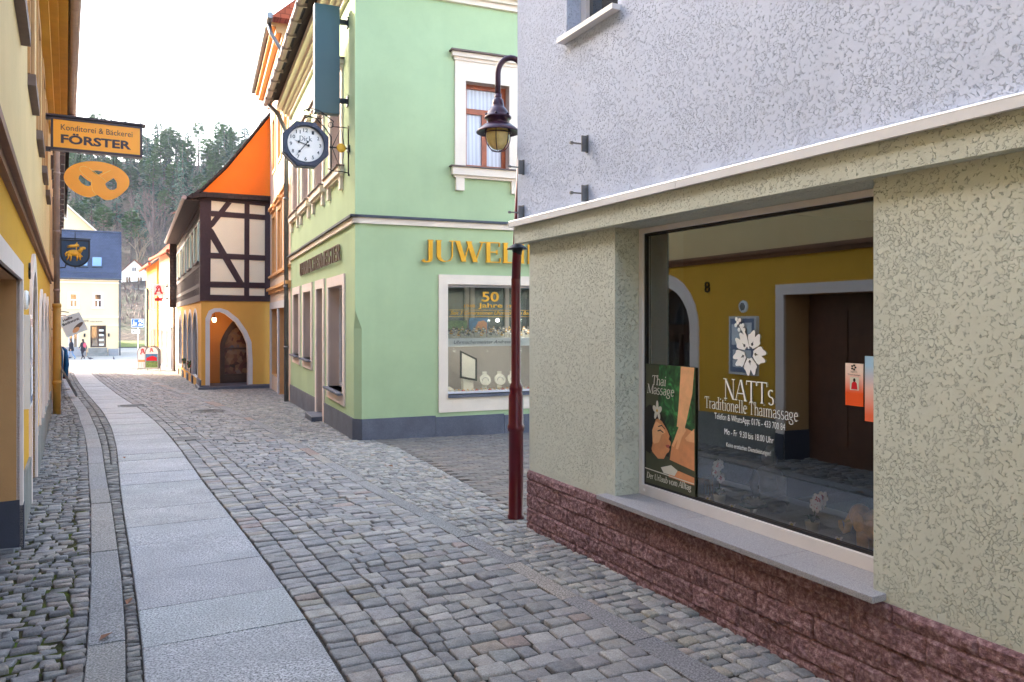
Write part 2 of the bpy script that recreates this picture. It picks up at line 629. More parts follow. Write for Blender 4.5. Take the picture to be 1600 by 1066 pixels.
def window(parent, F, u0, u1, z0, z1, dep=0.16, fr='white_frame', pane='pane', mull=1, trans=None, fw=0.055,
           sur=None, surw=0.15, surm='cream_trim', sill=None, sillm='stone_sill', name="window", surz=None, cross=None):
    b = MB()
    n0, n1 = -dep, -dep + 0.05
    b.box(F, u0, u1, n0, n1, z0, z0 + fw)
    b.box(F, u0, u1, n0, n1, z1 - fw, z1)
    b.box(F, u0, u0 + fw, n0, n1, z0 + fw, z1 - fw)
    b.box(F, u1 - fw, u1, n0, n1, z0 + fw, z1 - fw)
    zt = z1 - fw
    if trans:
        b.box(F, u0 + fw, u1 - fw, n0, n1 + 0.008, trans - fw * 0.6, trans + fw * 0.6)
        zt = trans - fw * 0.6
    for k in range(1, mull + 1):
        c = u0 + (u1 - u0) * k / (mull + 1)
        b.box(F, c - fw * 0.6, c + fw * 0.6, n0, n1 + 0.004, z0 + fw, zt)
    w = b.build(name, M[fr], parent)
    g = MB()
    g.box(F, u0 + 0.01, u1 - 0.01, n0 - 0.01, n0 + 0.02, z0 + 0.01, z1 - 0.01)
    g.build("pane", M[pane], w)
    if sur is not None:
        s = MB()
        outer = rect(u0 - surw, u1 + surw, (z0 - surw if surz is None else surz), z1 + surw)
        s.slab(F, outer, -0.02, sur, [rect(u0, u1, z0, z1)], back=False)
        s.build("surround", M[surm], w)
    if sill is not None:
        s = MB()
        s.box(F, u0 - sill[0], u1 + sill[0], -dep + 0.05, sill[1], z0 - sill[2], z0)
        s.build("sill", M[sillm], w)
    return w


# ------------------------------------------------------------------ lettering
_tc = {}


def text2d(body, bold=0.0, shear=0.0):
    """flat outline letters from the built-in face, as points and faces scaled to unit cap height"""
    key = (body, bold, shear)
    if key in _tc:
        return _tc[key]
    cu = bpy.data.curves.new("lettering", 'FONT')
    cu.body = body
    cu.size = 1.0
    cu.offset = bold
    cu.shear = shear
    cu.resolution_u = 3
    o = bpy.data.objects.new("lettering_tmp", cu)
    COL.objects.link(o)
    dg = bpy.context.evaluated_depsgraph_get()
    me = bpy.data.meshes.new_from_object(o.evaluated_get(dg))
    vs = [(v.co.x, v.co.y) for v in me.vertices]
    fs = [tuple(p.vertices) for p in me.polygons]
    bpy.data.objects.remove(o)
    bpy.data.meshes.remove(me)
    bpy.data.curves.remove(cu)
    _tc[key] = (vs, fs)
    return vs, fs


def put_text(b, F, body, ua, ub, zbase, cap, n, bold=0.0, shear=0.0, thick=0.0):
    """letters from ua to ub (ub < ua runs the other way) with capital height cap"""
    vs, fs = text2d(body, bold, shear)
    x0 = min(v[0] for v in vs)
    x1 = max(v[0] for v in vs)
    H = 0.72
    pts = [F.P(ua + (ub - ua) * (x - x0) / (x1 - x0), n, zbase + y / H * cap) for x, y in vs]
    b.tri_faces(pts, fs)
    if thick:
        pts2 = [F.P(ua + (ub - ua) * (x - x0) / (x1 - x0), n - thick, zbase + y / H * cap) for x, y in vs]
        cnt = {}
        for f in fs:
            for i in range(len(f)):
                e = (f[i], f[(i + 1) % len(f)])
                cnt[e] = cnt.get(e, 0) + 1
        for (i, j) in list(cnt):
            if (j, i) not in cnt:
                b.face([pts[i], pts[j], pts2[j], pts2[i]])


def arc(cx, cy, rx, ry, a0, a1, n=10):
    return [(cx + rx * math.cos(R(a0 + (a1 - a0) * i / n)), cy + ry * math.sin(R(a0 + (a1 - a0) * i / n))) for i in range(n + 1)]


X_ = 0.46
SERIF = {
    'A': (.64, [[(.03, 0), (.31, .7)], [(.33, .7), (.6, 0), 'k'], [(.13, .24), (.47, .24)]], [(.03, 0), (.6, 0)]),
    'N': (.70, [[(.10, 0), (.10, .7), 't'], [(.09, .7), (.58, 0), 'k'], [(.58, 0), (.58, .7), 't']], [(.1, 0), (.06, .7), (.58, .7)]),
    'T': (.60, [[(.3, 0), (.3, .7)], [(.02, .68), (.58, .68)], [(.03, .68), (.02, .55), 't'], [(.57, .68), (.58, .55), 't']], [(.3, 0)]),
    'J': (.40, [[(.26, .7), (.26, .1)] + arc(.13, .1, .13, .14, 0, -150)], [(.26, .7)]),
    'U': (.68, [[(.12, .7), (.12, .2)] + arc(.33, .2, .21, .21, 180, 270, 6), arc(.33, .2, .22, .21, 270, 360, 6) + [(.55, .7), 't']], [(.12, .7), (.55, .7)]),
    'W': (.92, [[(.04, .7), (.25, 0), 'k'], [(.25, 0), (.44, .7), 't'], [(.40, .7), (.62, 0), 'k'], [(.62, 0), (.86, .7), 't']], [(.04, .7), (.42, .7), (.86, .7)]),
    'E': (.58, [[(.13, 0), (.13, .7)], [(.05, .685), (.5, .685)], [(.13, .36), (.42, .36)], [(.05, .015), (.52, .015)], [(.5, .69), (.5, .55), 't'], [(.52, .01), (.53, .16), 't'], [(.42, .28), (.42, .44), 't']], []),
    'L': (.54, [[(.13, 0), (.13, .7)], [(.05, .015), (.5, .015)], [(.5, .01), (.51, .17), 't']], [(.13, .7)]),
    'I': (.30, [[(.15, 0), (.15, .7)]], [(.15, 0), (.15, .7)]),
    'R': (.66, [[(.13, 0), (.13, .7)], [(.13, .685), (.3, .685)] + arc(.33, .52, .17, .165, 90, -90) + [(.13, .355)], [(.33, .35), (.6, 0), 'k']], [(.13, 0), (.09, .7), (.6, 0)]),
    'D': (.68, [[(.13, 0), (.13, .7)], [(.06, .685), (.3, .685)] + arc(.3, .35, .3, .335, 90, -90, 14) + [(.06, .015)]], []),
    'M': (.86, [[(.1, 0), (.1, .7), 't'], [(.1, .7), (.42, .02), 'k'], [(.42, .02), (.74, .7), 't'], [(.74, 0), (.74, .7), 'k']], [(.1, 0), (.08, .7), (.74, 0), (.76, .7)]),
    'H': (.72, [[(.13, 0), (.13, .7)], [(.58, 0), (.58, .7)], [(.13, .36), (.58, .36)]], [(.13, 0), (.13, .7), (.58, 0), (.58, .7)]),
    'C': (.64, [arc(.36, .35, .28, .34, 48, 312, 18)], []),
    'S': (.50, [arc(.25, .52, .17, .165, 35, 250, 10) + arc(.25, .19, .18, .175, 80, -145, 10)], []),
    'B': (.6, [[(.13, 0), (.13, .7)], [(.13, .685)] + arc(.3, .53, .16, .155, 90, -90) + [(.13, .375)], [(.13, .37)] + arc(.32, .19, .2, .18, 90, -90) + [(.05, .01)]], [(.1, .7)]),
    'a': (.46, [arc(.2, .34, .15, .115, 150, 0, 8) + [(.35, .08), (.44, .02)], [(.35, .28)] + arc(.2, .13, .15, .125, 80, 300, 9) + [(.35, .1)]], []),
    'd': (.52, [[(.4, .02), (.4, .74)], arc(.23, .23, .17, .225, 50, 310, 12)], [(.37, .74), (.44, .0)]),
    'e': (.46, [[(.07, .26), (.40, .28)] + arc(.235, .23, .17, .23, 12, 318, 14)], []),
    'g': (.50, [arc(.21, .3, .15, .155, 0, 360, 14), [(.12, .17), (.1, .08), (.3, .04)] + arc(.22, -.08, .2, .12, 50, -200, 12), [(.33, .4), (.46, .44), 't']], []),
    'h': (.54, [[(.12, 0), (.12, .74)], [(.12, .32)] + arc(.28, .32, .15, .145, 140, 0, 8) + [(.43, 0)]], [(.12, 0), (.09, .74), (.43, 0)]),
    'i': (.28, [[(.14, 0), (.14, X_)], [(.14, .60), (.14, .68)]], [(.14, 0), (.1, X_)]),
    'l': (.28, [[(.14, 0), (.14, .74)]], [(.14, 0), (.1, .74)]),
    'm': (.82, [[(.12, 0), (.12, X_)], [(.12, .32)] + arc(.26, .32, .14, .145, 140, 0, 8) + [(.40, 0)], [(.40, .32)] + arc(.54, .32, .14, .145, 140, 0, 8) + [(.68, 0)]], [(.12, 0), (.08, X_), (.40, 0), (.68, 0)]),
    'n': (.54, [[(.12, 0), (.12, X_)], [(.12, .32)] + arc(.28, .32, .15, .145, 140, 0, 8) + [(.43, 0)]], [(.12, 0), (.08, X_), (.43, 0)]),
    'o': (.50, [arc(.25, .23, .19, .235, 0, 360, 18)], []),
    'r': (.38, [[(.12, 0), (.12, X_)], [(.12, .3), (.2, .42), (.34, .43)]], [(.12, 0), (.08, X_)]),
    's': (.40, [arc(.19, .345, .12, .115, 40, 255, 9) + arc(.19, .115, .13, .12, 80, -150, 9)], []),
    't': (.34, [[(.15, .62), (.15, .1)] + arc(.25, .1, .1, .1, 180, 300, 5), [(.03, .45), (.3, .45)]], []),
    'u': (.54, [[(.1, .46), (.1, .14)] + arc(.24, .14, .14, .14, 180, 320, 8), [(.41, .46), (.41, 0)]], [(.07, X_), (.38, X_), (.45, 0)]),
    'v': (.48, [[(.04, .46), (.23, 0), 'k'], [(.23, 0), (.43, .46), 't']], [(.04, X_), (.43, X_)]),
    'b': (.52, [[(.11, 0), (.11, .74)], arc(.27, .23, .17, .225, 130, -130, 12)], [(.08, .74)]),
    'c': (.44, [arc(.24, .23, .18, .235, 45, 315, 12)], []),
    'k': (.52, [[(.12, 0), (.12, .74)], [(.38, .46), (.13, .2), 't'], [(.2, .27), (.44, 0), 'k']], [(.12, 0), (.09, .74), (.45, 0), (.38, X_)]),
    '5': (.50, [[(.42, .68), (.14, .68), 't'], [(.14, .68), (.11, .40), 't'], [(.11, .40)] + arc(.24, .2, .2, .2, 120, -140, 12)], []),
    '0': (.52, [arc(.26, .35, .2, .35, 0, 360, 20)], []),
    ' ': (.24, [], []),
}


def put_serif(b, F, body, ua, ub, zbase, cap, n, thick=0.0, wk=0.105, wt=0.036, slant=0.0):
    tot = sum(SERIF[c][0] for c in body)
    sx = (ub - ua) / tot
    sy = cap / 0.7
    x = 0.0
    k = 0

    def put(poly):
        nonlocal k
        nn = n + (k % 7) * 0.0002
        k += 1
        pts = [F.P(ua + (x + px + slant * py) * sx, nn, zbase + py * sy) for px, py in poly]
        b.face(pts)
        if thick:
            for i in range(len(pts)):
                p, q = pts[i], pts[(i + 1) % len(pts)]
                b.face([p, q, q - F.n * thick, p - F.n * thick])

    for ch in body:
        adv, strokes, serifs = SERIF[ch]
        for st in strokes:
            mode = st[-1] if isinstance(st[-1], str) else 'a'
            pts = [p for p in st if not isinstance(p, str)]
            L, Rr = [], []
            for i, p in enumerate(pts):
                a = pts[max(0, i - 1)]
                c = pts[min(len(pts) - 1, i + 1)]
                dx, dy = c[0] - a[0], c[1] - a[1]
                ln = math.hypot(dx, dy) or 1
                dx, dy = dx / ln, dy / ln
                w = {'k': wk * 1.08, 't': wt}.get(mode, wt + (wk - wt) * abs(dy) ** 1.6) / 2
                if mode == 'a' and len(pts) == 2 and abs(dx) > 0.1 and abs(dy) > 0.1:
                    w = wt / 2
                if mode == 'k' or (mode == 't' and abs(dx) > 0.1):   # slanted strokes keep a flat foot
                    w2 = w / max(abs(dy), 0.4)
                    L.append((p[0] - w2, p[1]))
                    Rr.append((p[0] + w2, p[1]))
                    continue
                L.append((p[0] - dy * w, p[1] + dx * w))
                Rr.append((p[0] + dy * w, p[1] - dx * w))
            for i in range(len(pts) - 1):
                put([L[i], L[i + 1], Rr[i + 1], Rr[i]])
        for sxx, syy in serifs:
            hw = 0.085
            d = wt * 0.9
            y0 = syy if syy < 0.05 else syy - d
            put([(sxx - hw, y0), (sxx + hw, y0), (sxx + hw, y0 + d), (sxx - hw, y0 + d)])
        x += adv


# ------------------------------------------------------------------ the ground
def gz(y):
    """street level: flat near the camera, then falling 3.1 % to the square"""
    y = np.asarray(y, float)
    a = np.clip(y - 5, 0, 61)
    s = np.where(a < 2, a * a / 4, a - 1 + 0.0) + np.where(a < 2, 0, 0)
    e = np.clip(y - 62, 0, 4)
    return -0.031 * s * 1.015 + 0.031 * e * e / 8


def G(y):
    return float(gz(y))


REFP = np.array([(2.6, -3.6), (0.95, -0.2), (-0.74, 3.49), (-1.00, 3.99), (-1.55, 4.99), (-2.08, 5.95), (-2.99, 7.59), (-4.87, 11.13),
                 (-6.38, 13.85), (-8.29, 17.09), (-11.01, 21.48), (-15.59, 29.09), (-21.10, 38.36), (-24.4, 43.9)])
_seg = np.hypot(*np.diff(REFP, axis=0).T)
_cs = np.concatenate([[0], np.cumsum(_seg)])
_cs -= _cs[2]
_SS = np.arange(_cs[0], _cs[-1], 0.1)
_RX = np.interp(_SS, _cs, REFP[:, 0])
_RY = np.interp(_SS, _cs, REFP[:, 1])
_k = np.ones(21) / 21
_RX = np.convolve(np.pad(_RX, 10, mode='reflect', reflect_type='odd'), _k, 'valid')
_RY = np.convolve(np.pad(_RY, 10, mode='reflect', reflect_type='odd'), _k, 'valid')
_TX = np.gradient(_RX)
_TY = np.gradient(_RY)
_tl = np.hypot(_TX, _TY)
_TX, _TY = _TX / _tl, _TY / _tl
S0, S1 = _SS[0], _SS[-1]


def street(s, o):
    x, y = np.interp(s, _SS, _RX), np.interp(s, _SS, _RY)
    tx, ty = np.interp(s, _SS, _TX), np.interp(s, _SS, _TY)
    return x + ty * o, y - tx * o


OFF = {
    'kL': ([0, 2, 4.5, 8.6, 12.8, 19, 27, 45], [-1.07, -1.04, -1.03, -1.12, -1.2, -1.2, -1.2, -1.18]),
    'kR': ([0, 2, 4.5, 7.5, 12.7, 20, 45], [-0.90, -0.87, -0.87, -0.93, -1.0, -1.0, -1.0]),
    'sL': ([0, 3, 6, 9.5, 13.5, 21, 45], [-0.82, -0.79, -0.77, -0.76, -0.75, -0.72, -0.72]),
    'cL': ([-1, 0.5, 4, 6.4, 12, 20, 45], [1.44, 1.40, 1.39, 1.45, 1.55, 1.6, 1.5]),
    'cU': ([-1, 0.5, 4, 6.4, 12, 16, 22, 45], [1.62, 1.52, 1.53, 1.58, 1.68, 1.8, 1.82, 1.7]),
    'rW': ([-8, 1.9, 2.5, 4.4, 6.7, 7.6, 8.2, 15.3, 21.6, 23, 36.8, 45], [2.15, 2.15, 2.22, 2.46, 2.7, 2.66, 2.9, 3.5, 4.5, 4.5, 4.2, 4.0]),
    'lW': ([-8, 5.3, 5.4, 45], [-2.7, -2.7, -1.95, -2.05]),
}


def off(k, s):
    return np.interp(s, *OFF[k])


def stones(name, cells, tint, mat, mapf=None, gap=0.0058, dome=0.0018, jit=0.10, tilt=0.024, hvar=0.0035, label=None, sink=0.0):
    """one dressed stone per cell (s0, s1, o0, o1): rounded corners, worn edges, own tilt and tone"""
    c = np.array(cells, float)
    N = len(c)
    hs = (c[:, 1] - c[:, 0]) / 2 - gap * RNG.uniform(0.55, 1.3, N)
    ho = (c[:, 3] - c[:, 2]) / 2 - gap * RNG.uniform(0.55, 1.3, N)
    hs, ho = np.maximum(hs, 0.008), np.maximum(ho, 0.008)
    cs_, co_ = (c[:, 0] + c[:, 1]) / 2, (c[:, 2] + c[:, 3]) / 2
    k = 0.92
    ring = np.array([(-1, -k), (-k, -1), (k, -1), (1, -k), (1, k), (k, 1), (-k, 1), (-1, k)])
    rings = [(0.0, -0.035), (0.0, -0.007), (0.004, -0.0018), (0.010, 0.0)]
    m = np.minimum(hs, ho)
    V = np.zeros((N, 33, 3))
    cj = RNG.normal(0, jit, (N, 4, 2)) * m[:, None, None] * 0.8
    rh = RNG.normal(0, hvar, N)
    tl_s, tl_o = RNG.normal(0, tilt, N), RNG.normal(0, tilt, N)
    bow = RNG.normal(0, 0.0018, (N, 8))
    for r, (ins, dz) in enumerate(rings):
        insm = np.minimum(ins, m * 0.5)
        for j, (a, b) in enumerate(ring):
            wa = [(1 - a) * (1 - b) / 4, (1 + a) * (1 - b) / 4, (1 + a) * (1 + b) / 4, (1 - a) * (1 + b) / 4]
            ds = sum(wa[q] * cj[:, q, 0] for q in range(4))
            do = sum(wa[q] * cj[:, q, 1] for q in range(4))
            ls, lo = a * (hs - insm) + ds, b * (ho - insm) + do
            V[:, r * 8 + j, 0] = cs_ + ls
            V[:, r * 8 + j, 1] = co_ + lo
            V[:, r * 8 + j, 2] = dz + rh + ls * tl_s + lo * tl_o + (bow[:, j] if r >= 2 else 0)
    V[:, 32, 0] = cs_
    V[:, 32, 1] = co_
    V[:, 32, 2] = rh + dome * RNG.uniform(0.2, 1.2, N)
    X, Y = (mapf or street)(V[:, :, 0].ravel(), V[:, :, 1].ravel())
    Z = V[:, :, 2].ravel() + gz(Y) - sink
    co = np.stack([X, Y, Z], 1)
    tpl = []
    for r in range(3):
        for j in range(8):
            j2 = (j + 1) % 8
            tpl.append((r * 8 + j, r * 8 + j2, (r + 1) * 8 + j2, (r + 1) * 8 + j))
    quads = np.array(tpl)
    tris = np.array([(24 + j, 24 + (j + 1) % 8, 32) for j in range(8)])
    base = (np.arange(N) * 33)[:, None, None]
    q = (quads[None] + base).reshape(-1, 4)
    t3 = (tris[None] + base).reshape(-1, 3)
    me = bpy.data.meshes.new(name)
    me.vertices.add(len(co))
    me.vertices.foreach_set("co", co.ravel())
    loops = np.concatenate([q.ravel(), t3.ravel()]).astype(np.int32)
    starts = np.concatenate([np.arange(len(q)) * 4, len(q) * 4 + np.arange(len(t3)) * 3]).astype(np.int32)
    me.loops.add(len(loops))
    me.loops.foreach_set("vertex_index", loops)
    me.polygons.add(len(starts))
    me.polygons.foreach_set("loop_start", starts)
    me.polygons.foreach_set("use_smooth", np.ones(len(starts), bool))
    me.update(calc_edges=True)
    at = me.attributes.new("Col", 'FLOAT_COLOR', 'POINT')
    cc = np.ones((N, 33, 4))
    cc[:, :, :3] = tint(N)[:, None, :]
    at.data.foreach_set("color", cc.ravel().astype(np.float32))
    me.materials.append(mat)
    me.validate()
    o = bpy.data.objects.new(name, me)
    COL.objects.link(o)
    return o


def tints(pal, w, spread=0.14):
    pal = np.array(pal)
    w = np.array(w) / sum(w)

    def f(N):
        i = RNG.choice(len(pal), N, p=w)
        return np.clip(pal[i] * RNG.normal(1, spread, (N, 1)) * RNG.normal(1, 0.010, (N, 3)), 0.2, 2.2)
    return f


def courses(s0, s1, fo0, fo1, ds, do, brk=0.5, flip=False):
    """rows across the street, each filled with stones of about do wide"""
    out = []
    s = s0
    while s < s1:
        d = ds * random.uniform(0.82, 1.18)
        a, b = float(fo0(s + d / 2)), float(fo1(s + d / 2))
        if b - a > 0.04:
            n = max(1, int(round((b - a) / do)))
            cuts = np.cumsum(np.concatenate([[random.uniform(0.4, 1.0)], RNG.uniform(0.7, 1.3, n), [0]]))
            cuts = cuts[:-1] / cuts[-1] if n > 1 else np.array([1.0])
            cuts = np.concatenate([[0], cuts])
            for i in range(len(cuts) - 1):
                if (cuts[i + 1] - cuts[i]) * (b - a) > 0.03:
                    out.append((s, s + d, a + cuts[i] * (b - a), a + cuts[i + 1] * (b - a)))
        s += d
    return out


def columns(s0, s1, fo0, fo1, ncol, ds):
    out = []
    for k in range(ncol):
        s = s0 + random.uniform(0, ds)
        while s < s1:
            d = ds * random.uniform(0.75, 1.3)
            a, b = float(fo0(s)), float(fo1(s))
            out.append((s, s + d, a + (b - a) * k / ncol, a + (b - a) * (k + 1) / ncol))
            s += d
    return out


def strip_sheet(name, fo0, fo1, s0, s1, dz, mat, step=0.5, n=2):
    b = MB()
    ss = np.arange(s0, s1 + step, step)
    rows = []
    for s in ss:
        row = []
        for i in range(n):
            a, c = float(fo0(s)), float(fo1(s))
            x, y = street(s, a + (c - a) * i / (n - 1))
            row.append((float(x), float(y), G(y) + dz))
        rows.append(row)
    for i in range(len(rows) - 1):
        for j in range(n - 1):
            b.face([rows[i][j], rows[i][j + 1], rows[i + 1][j + 1], rows[i + 1][j]])
    return b.build(name, mat)


# wide ground sheet to the horizon
t = NT("earth_ground")
co = t.coord()
t.base(t.ramp(t.noise(co, 0.25, 6, 0.7), [(0.35, srgb(96, 92, 74)), (0.65, srgb(112, 114, 78))]))
M['earth'] = t.set(0.95)
b = MB()
ys = [-900, -200, -40, -10, 0, 4, 6, 7, 8, 10, 20, 40, 55, 60, 62, 63, 64, 66, 80, 100, 300, 1500]
for i in range(len(ys) - 1):
    for (xa, xb) in ((-1500, -120), (-120, 120), (120, 1500)):
        b.face([(xa, ys[i], G(ys[i]) - 0.12), (xb, ys[i], G(ys[i]) - 0.12), (xb, ys[i + 1], G(ys[i + 1]) - 0.12), (xa, ys[i + 1], G(ys[i + 1]) - 0.12)])
tag(b.build("ground", M['earth']), "bare earth ground spreading under the whole town", "ground", kind="structure")

tag(strip_sheet("street_bed", lambda s: off('kL', s) - 0.02, lambda s: 14 if s < 21 else 6, S0, S1, -0.017, M['soil'], 0.5, 8),
    "dark sandy bedding showing in the cobble joints of the lane", "road bed", kind="structure")
tag(strip_sheet("pavement_bed", lambda s: off('lW', s) - 0.1, lambda s: off('kL', s) - 0.02, S0, S1, -0.013, M['moss_soil'], 0.5, 3),
    "mossy bedding between the pavement cobbles along the yellow house", "pavement bed", kind="structure")

GREY = [(1.0, 1.0, 1.03), (0.84, 0.86, 0.9), (1.16, 1.14, 1.12), (1.06, 0.99, 0.88), (1.06, 0.88, 0.82), (0.70, 0.71, 0.76)]
M['cobble'] = cobble("grey_cobbles", srgb(150, 144, 139))
M['cobble_small'] = cobble("small_cobbles", srgb(150, 145, 138))
M['cobble_left'] = cobble("pavement_cobbles", srgb(132, 126, 120))
M['kerb'] = granite("kerb_granite", srgb(150, 146, 143), 0.75, 95, 0.7, attr=True)
M['slab'] = granite("slab_granite", srgb(168, 166, 168), 0.85, 95, 0.62, attr=True, patch=0.20)
M['clinker'] = cobble("clinker_pavers", srgb(122, 114, 108), 0.2, 0.75)

# big cobbles of the carriageway: three long rows beside the slabs, then courses across
r3 = lambda s: 0.47 + 0.03 * np.sin(s * 0.4)
cells = columns(S0, S1, lambda s: 0.012, lambda s: r3(s), 3, 0.105)
cells += courses(S0, S1, lambda s: r3(s), lambda s: off('cL', s), 0.116, 0.165)
tag(stones("cobbled_road", cells, tints(GREY, [8, 5, 3, 1.2, 0.4, 1.5], 0.09), M['cobble']),
    "grey granite setts paving the lane right of the smooth slabs", "cobbled road", kind="structure")
cells = courses(S0, 43, lambda s: off('cU', s), lambda s: off('rW', s), 0.088, 0.098)
tag(stones("right_pavement", cells, tints(GREY, [6, 4, 4, 0.7, 0.2, 1.5], 0.10), M['cobble_small'], gap=0.005, tilt=0.05),
    "small square cobbles of the pavement along the shop fronts", "pavement", kind="structure")
cells = courses(S0, 42, lambda s: off('lW', s), lambda s: off('kL', s), 0.082, 0.118)
tag(stones("left_pavement", cells, tints([(1, 1, 1.04), (0.8, 0.8, 0.84), (1.15, 1.08, 1.02), (1.1, 0.95, 0.88)], [4, 3, 3, 1]), M['cobble_left'], gap=0.008, jit=0.22, tilt=0.055, hvar=0.006),
    "uneven mossy cobbles of the pavement below the yellow house", "pavement", kind="structure")
cells = columns(S0, 7, lambda s: off('kR', s), lambda s: off('sL', s), 1, 0.058) + columns(7, S1, lambda s: off('kR', s), lambda s: off('sL', s), 2, 0.075)
tag(stones("gutter_strip", cells, tints([(0.62, 0.6, 0.62), (0.8, 0.78, 0.76), (0.95, 0.92, 0.9)], [3, 3, 1]), M['cobble_small'], gap=0.008, tilt=0.06, sink=0.008),
    "dark narrow gutter of tiny cobbles beside the smooth slabs", "gutter", kind="structure")


def slabs(name, k0, k1, ln, tint, mat, gap=0.003, label="", cat="", s0=None):
    cells, s = [], (S0 if s0 is None else s0)
    while s < S1:
        d = ln * random.uniform(0.8, 1.25)
        n = max(1, int(math.ceil(d / 0.6)))
        cells.append((s, s + d, float(k0(s + d / 2)) + 0.002, float(k1(s + d / 2)) - 0.002))
        s += d
    return cells


def slab_mesh(name, k0, k1, ln, tint, mat, gap=0.0035):
    """dressed flat slabs that follow the bend of the lane"""
    b = MB()
    cols = []
    s = S0
    while s < S1:
        d = ln * random.uniform(0.75, 1.3)
        tz = random.gauss(0, 0.0015)
        T = tint(1)[0]
        n = max(1, int(math.ceil(d / 0.4)))
        sk = random.gauss(0, 0.004)
        rows = []
        for i in range(n + 1):
            ss_ = s + gap + (d - 2 * gap) * i / n
            row = []
            for (o_, dz, e) in ((float(k0(ss_)), -0.03, 0), (float(k0(ss_)) + 0.0, -0.004, 0), (float(k0(ss_)) + 0.006, 0, 0),
                                (float(k1(ss_)) - 0.006, 0, 1), (float(k1(ss_)), -0.004, 1), (float(k1(ss_)), -0.03, 1)):
                x, y = street(ss_ + (sk if e else -sk), o_)
                row.append((float(x), float(y), G(y) + dz + tz))
            rows.append(row)
        n0 = len(b.f)
        for i in range(n):
            for j in range(5):
                b.face([rows[i][j], rows[i][j + 1], rows[i + 1][j + 1], rows[i + 1][j]])
        b.face([(p[0], p[1], p[2]) for p in rows[0]])
        b.face([(p[0], p[1], p[2]) for p in rows[-1]])
        cols += [T] * (len(b.v) - len(cols))
        s += d
    o = b.build(name, mat)
    at = o.data.attributes.new("Col", 'FLOAT_COLOR', 'POINT')
    cc = np.ones((len(cols), 4), np.float32)
    cc[:, :3] = np.array(cols)
    at.data.foreach_set("color", cc.ravel())
    return o


tag(slab_mesh("slab_path", lambda s: off('sL', s), lambda s: 0.0, 0.58, tints([(1, 1, 1)], [1], 0.045), M['slab']),
    "smooth pale grey granite slabs forming the walking strip down the lane", "slab path", kind="structure")
tag(slab_mesh("left_kerb", lambda s: off('kL', s), lambda s: off('kR', s), 0.85, tints([(1, 1, 1.02), (1.06, 1, 0.97)], [2, 1], 0.06), M['kerb']),
    "narrow flat granite kerb between mossy cobbles and gutter", "kerb", kind="structure")
tag(slab_mesh("right_kerb", lambda s: off('cL', s), lambda s: off('cU', s), 0.75, tints([(0.86, 0.86, 0.88), (0.96, 0.70, 0.60), (0.74, 0.75, 0.78), (0.95, 0.88, 0.8)], [3, 1.4, 2, 1], 0.08), M['kerb']),
    "flat kerb of grey and rusty red stones edging the shop pavement", "kerb", kind="structure")

# clinker pavers of the side lane: rows run along the jeweller's front
LC = Vector((-2.35, 11.5))
LD = Vector((0.924, 0.383))
LN = Vector((0.383, -0.924))


def lane_map(u, w):
    return LC.x + LD.x * u + LN.x * w, LC.y + LD.y * u + LN.y * w


cells = []
w = 0.0
row = 0
while w < 7.5:
    u = -2.2 + (0.1 if row % 2 else 0)
    while u < 6.5:
        x, y = lane_map(u + 0.1, w + 0.05)
        # keep right of the cobbled band and left of the corner shop
        edge_x = np.interp(y, [5.5, 6.7, 8.5, 10.6, 11.2, 11.9], [0.35, 0.02, -0.66, -1.52, -1.95, -2.3])
        shop = (x - 0.112) * 0.892 + (y - 6.11) * 0.4514
        shop_u = (x - 0.112) * 0.4514 - (y - 6.11) * 0.892
        if x > edge_x and shop_u < 0.1:
            cells.append((u, u + 0.2, w, w + 0.1))
        u += 0.2
    w += 0.1
    row += 1
tag(stones("side_lane", cells, tints([(1, 1, 1), (0.88, 0.88, 0.9), (1.1, 1.04, 0.98)], [3, 2, 1], 0.07), M['clinker'], mapf=lane_map, gap=0.004, dome=0.001, jit=0.01, tilt=0.01, hvar=0.0015, sink=0.004),
    "grey clinker pavers of the side lane before the jeweller", "side lane", kind="structure")

# the sunlit square at the end
t = NT("square_paving")
co = t.coord()
br = t.n("ShaderNodeTexBrick")
br.inputs["Scale"].default_value = 1
br.inputs["Brick Width"].default_value = 0.4
br.inputs["Row Height"].default_value = 0.2
br.inputs["Mortar Size"].default_value = 0.012
c = srgb(172, 164, 152)
br.inputs["Color1"].default_value = (*dim(c, 0.9), 1)
br.inputs["Color2"].default_value = (*dim(c, 1.1), 1)
br.inputs["Mortar"].default_value = (*dim(c, 0.5), 1)
t.l(co, br.inputs["Vector"])
t.base(t.mix(0.4, br.outputs["Color"], t.ramp(t.noise(co, 0.5, 5), [(0.3, dim(c, 0.8)), (0.7, dim(c, 1.15))])))
M['square'] = t.set(0.8)
b = MB()
ysq = [42.8, 46, 50, 54, 58, 62, 63, 64, 65, 66, 72, 92]
for i in range(len(ysq) - 1):
    b.face([(-95, ysq[i], G(ysq[i]) - 0.02), (5, ysq[i], G(ysq[i]) - 0.02), (5, ysq[i + 1], G(ysq[i + 1]) - 0.02), (-95, ysq[i + 1], G(ysq[i + 1]) - 0.02)])
tag(b.build("square", M['square']), "open sunlit paved square at the bottom of the lane", "square", kind="structure")


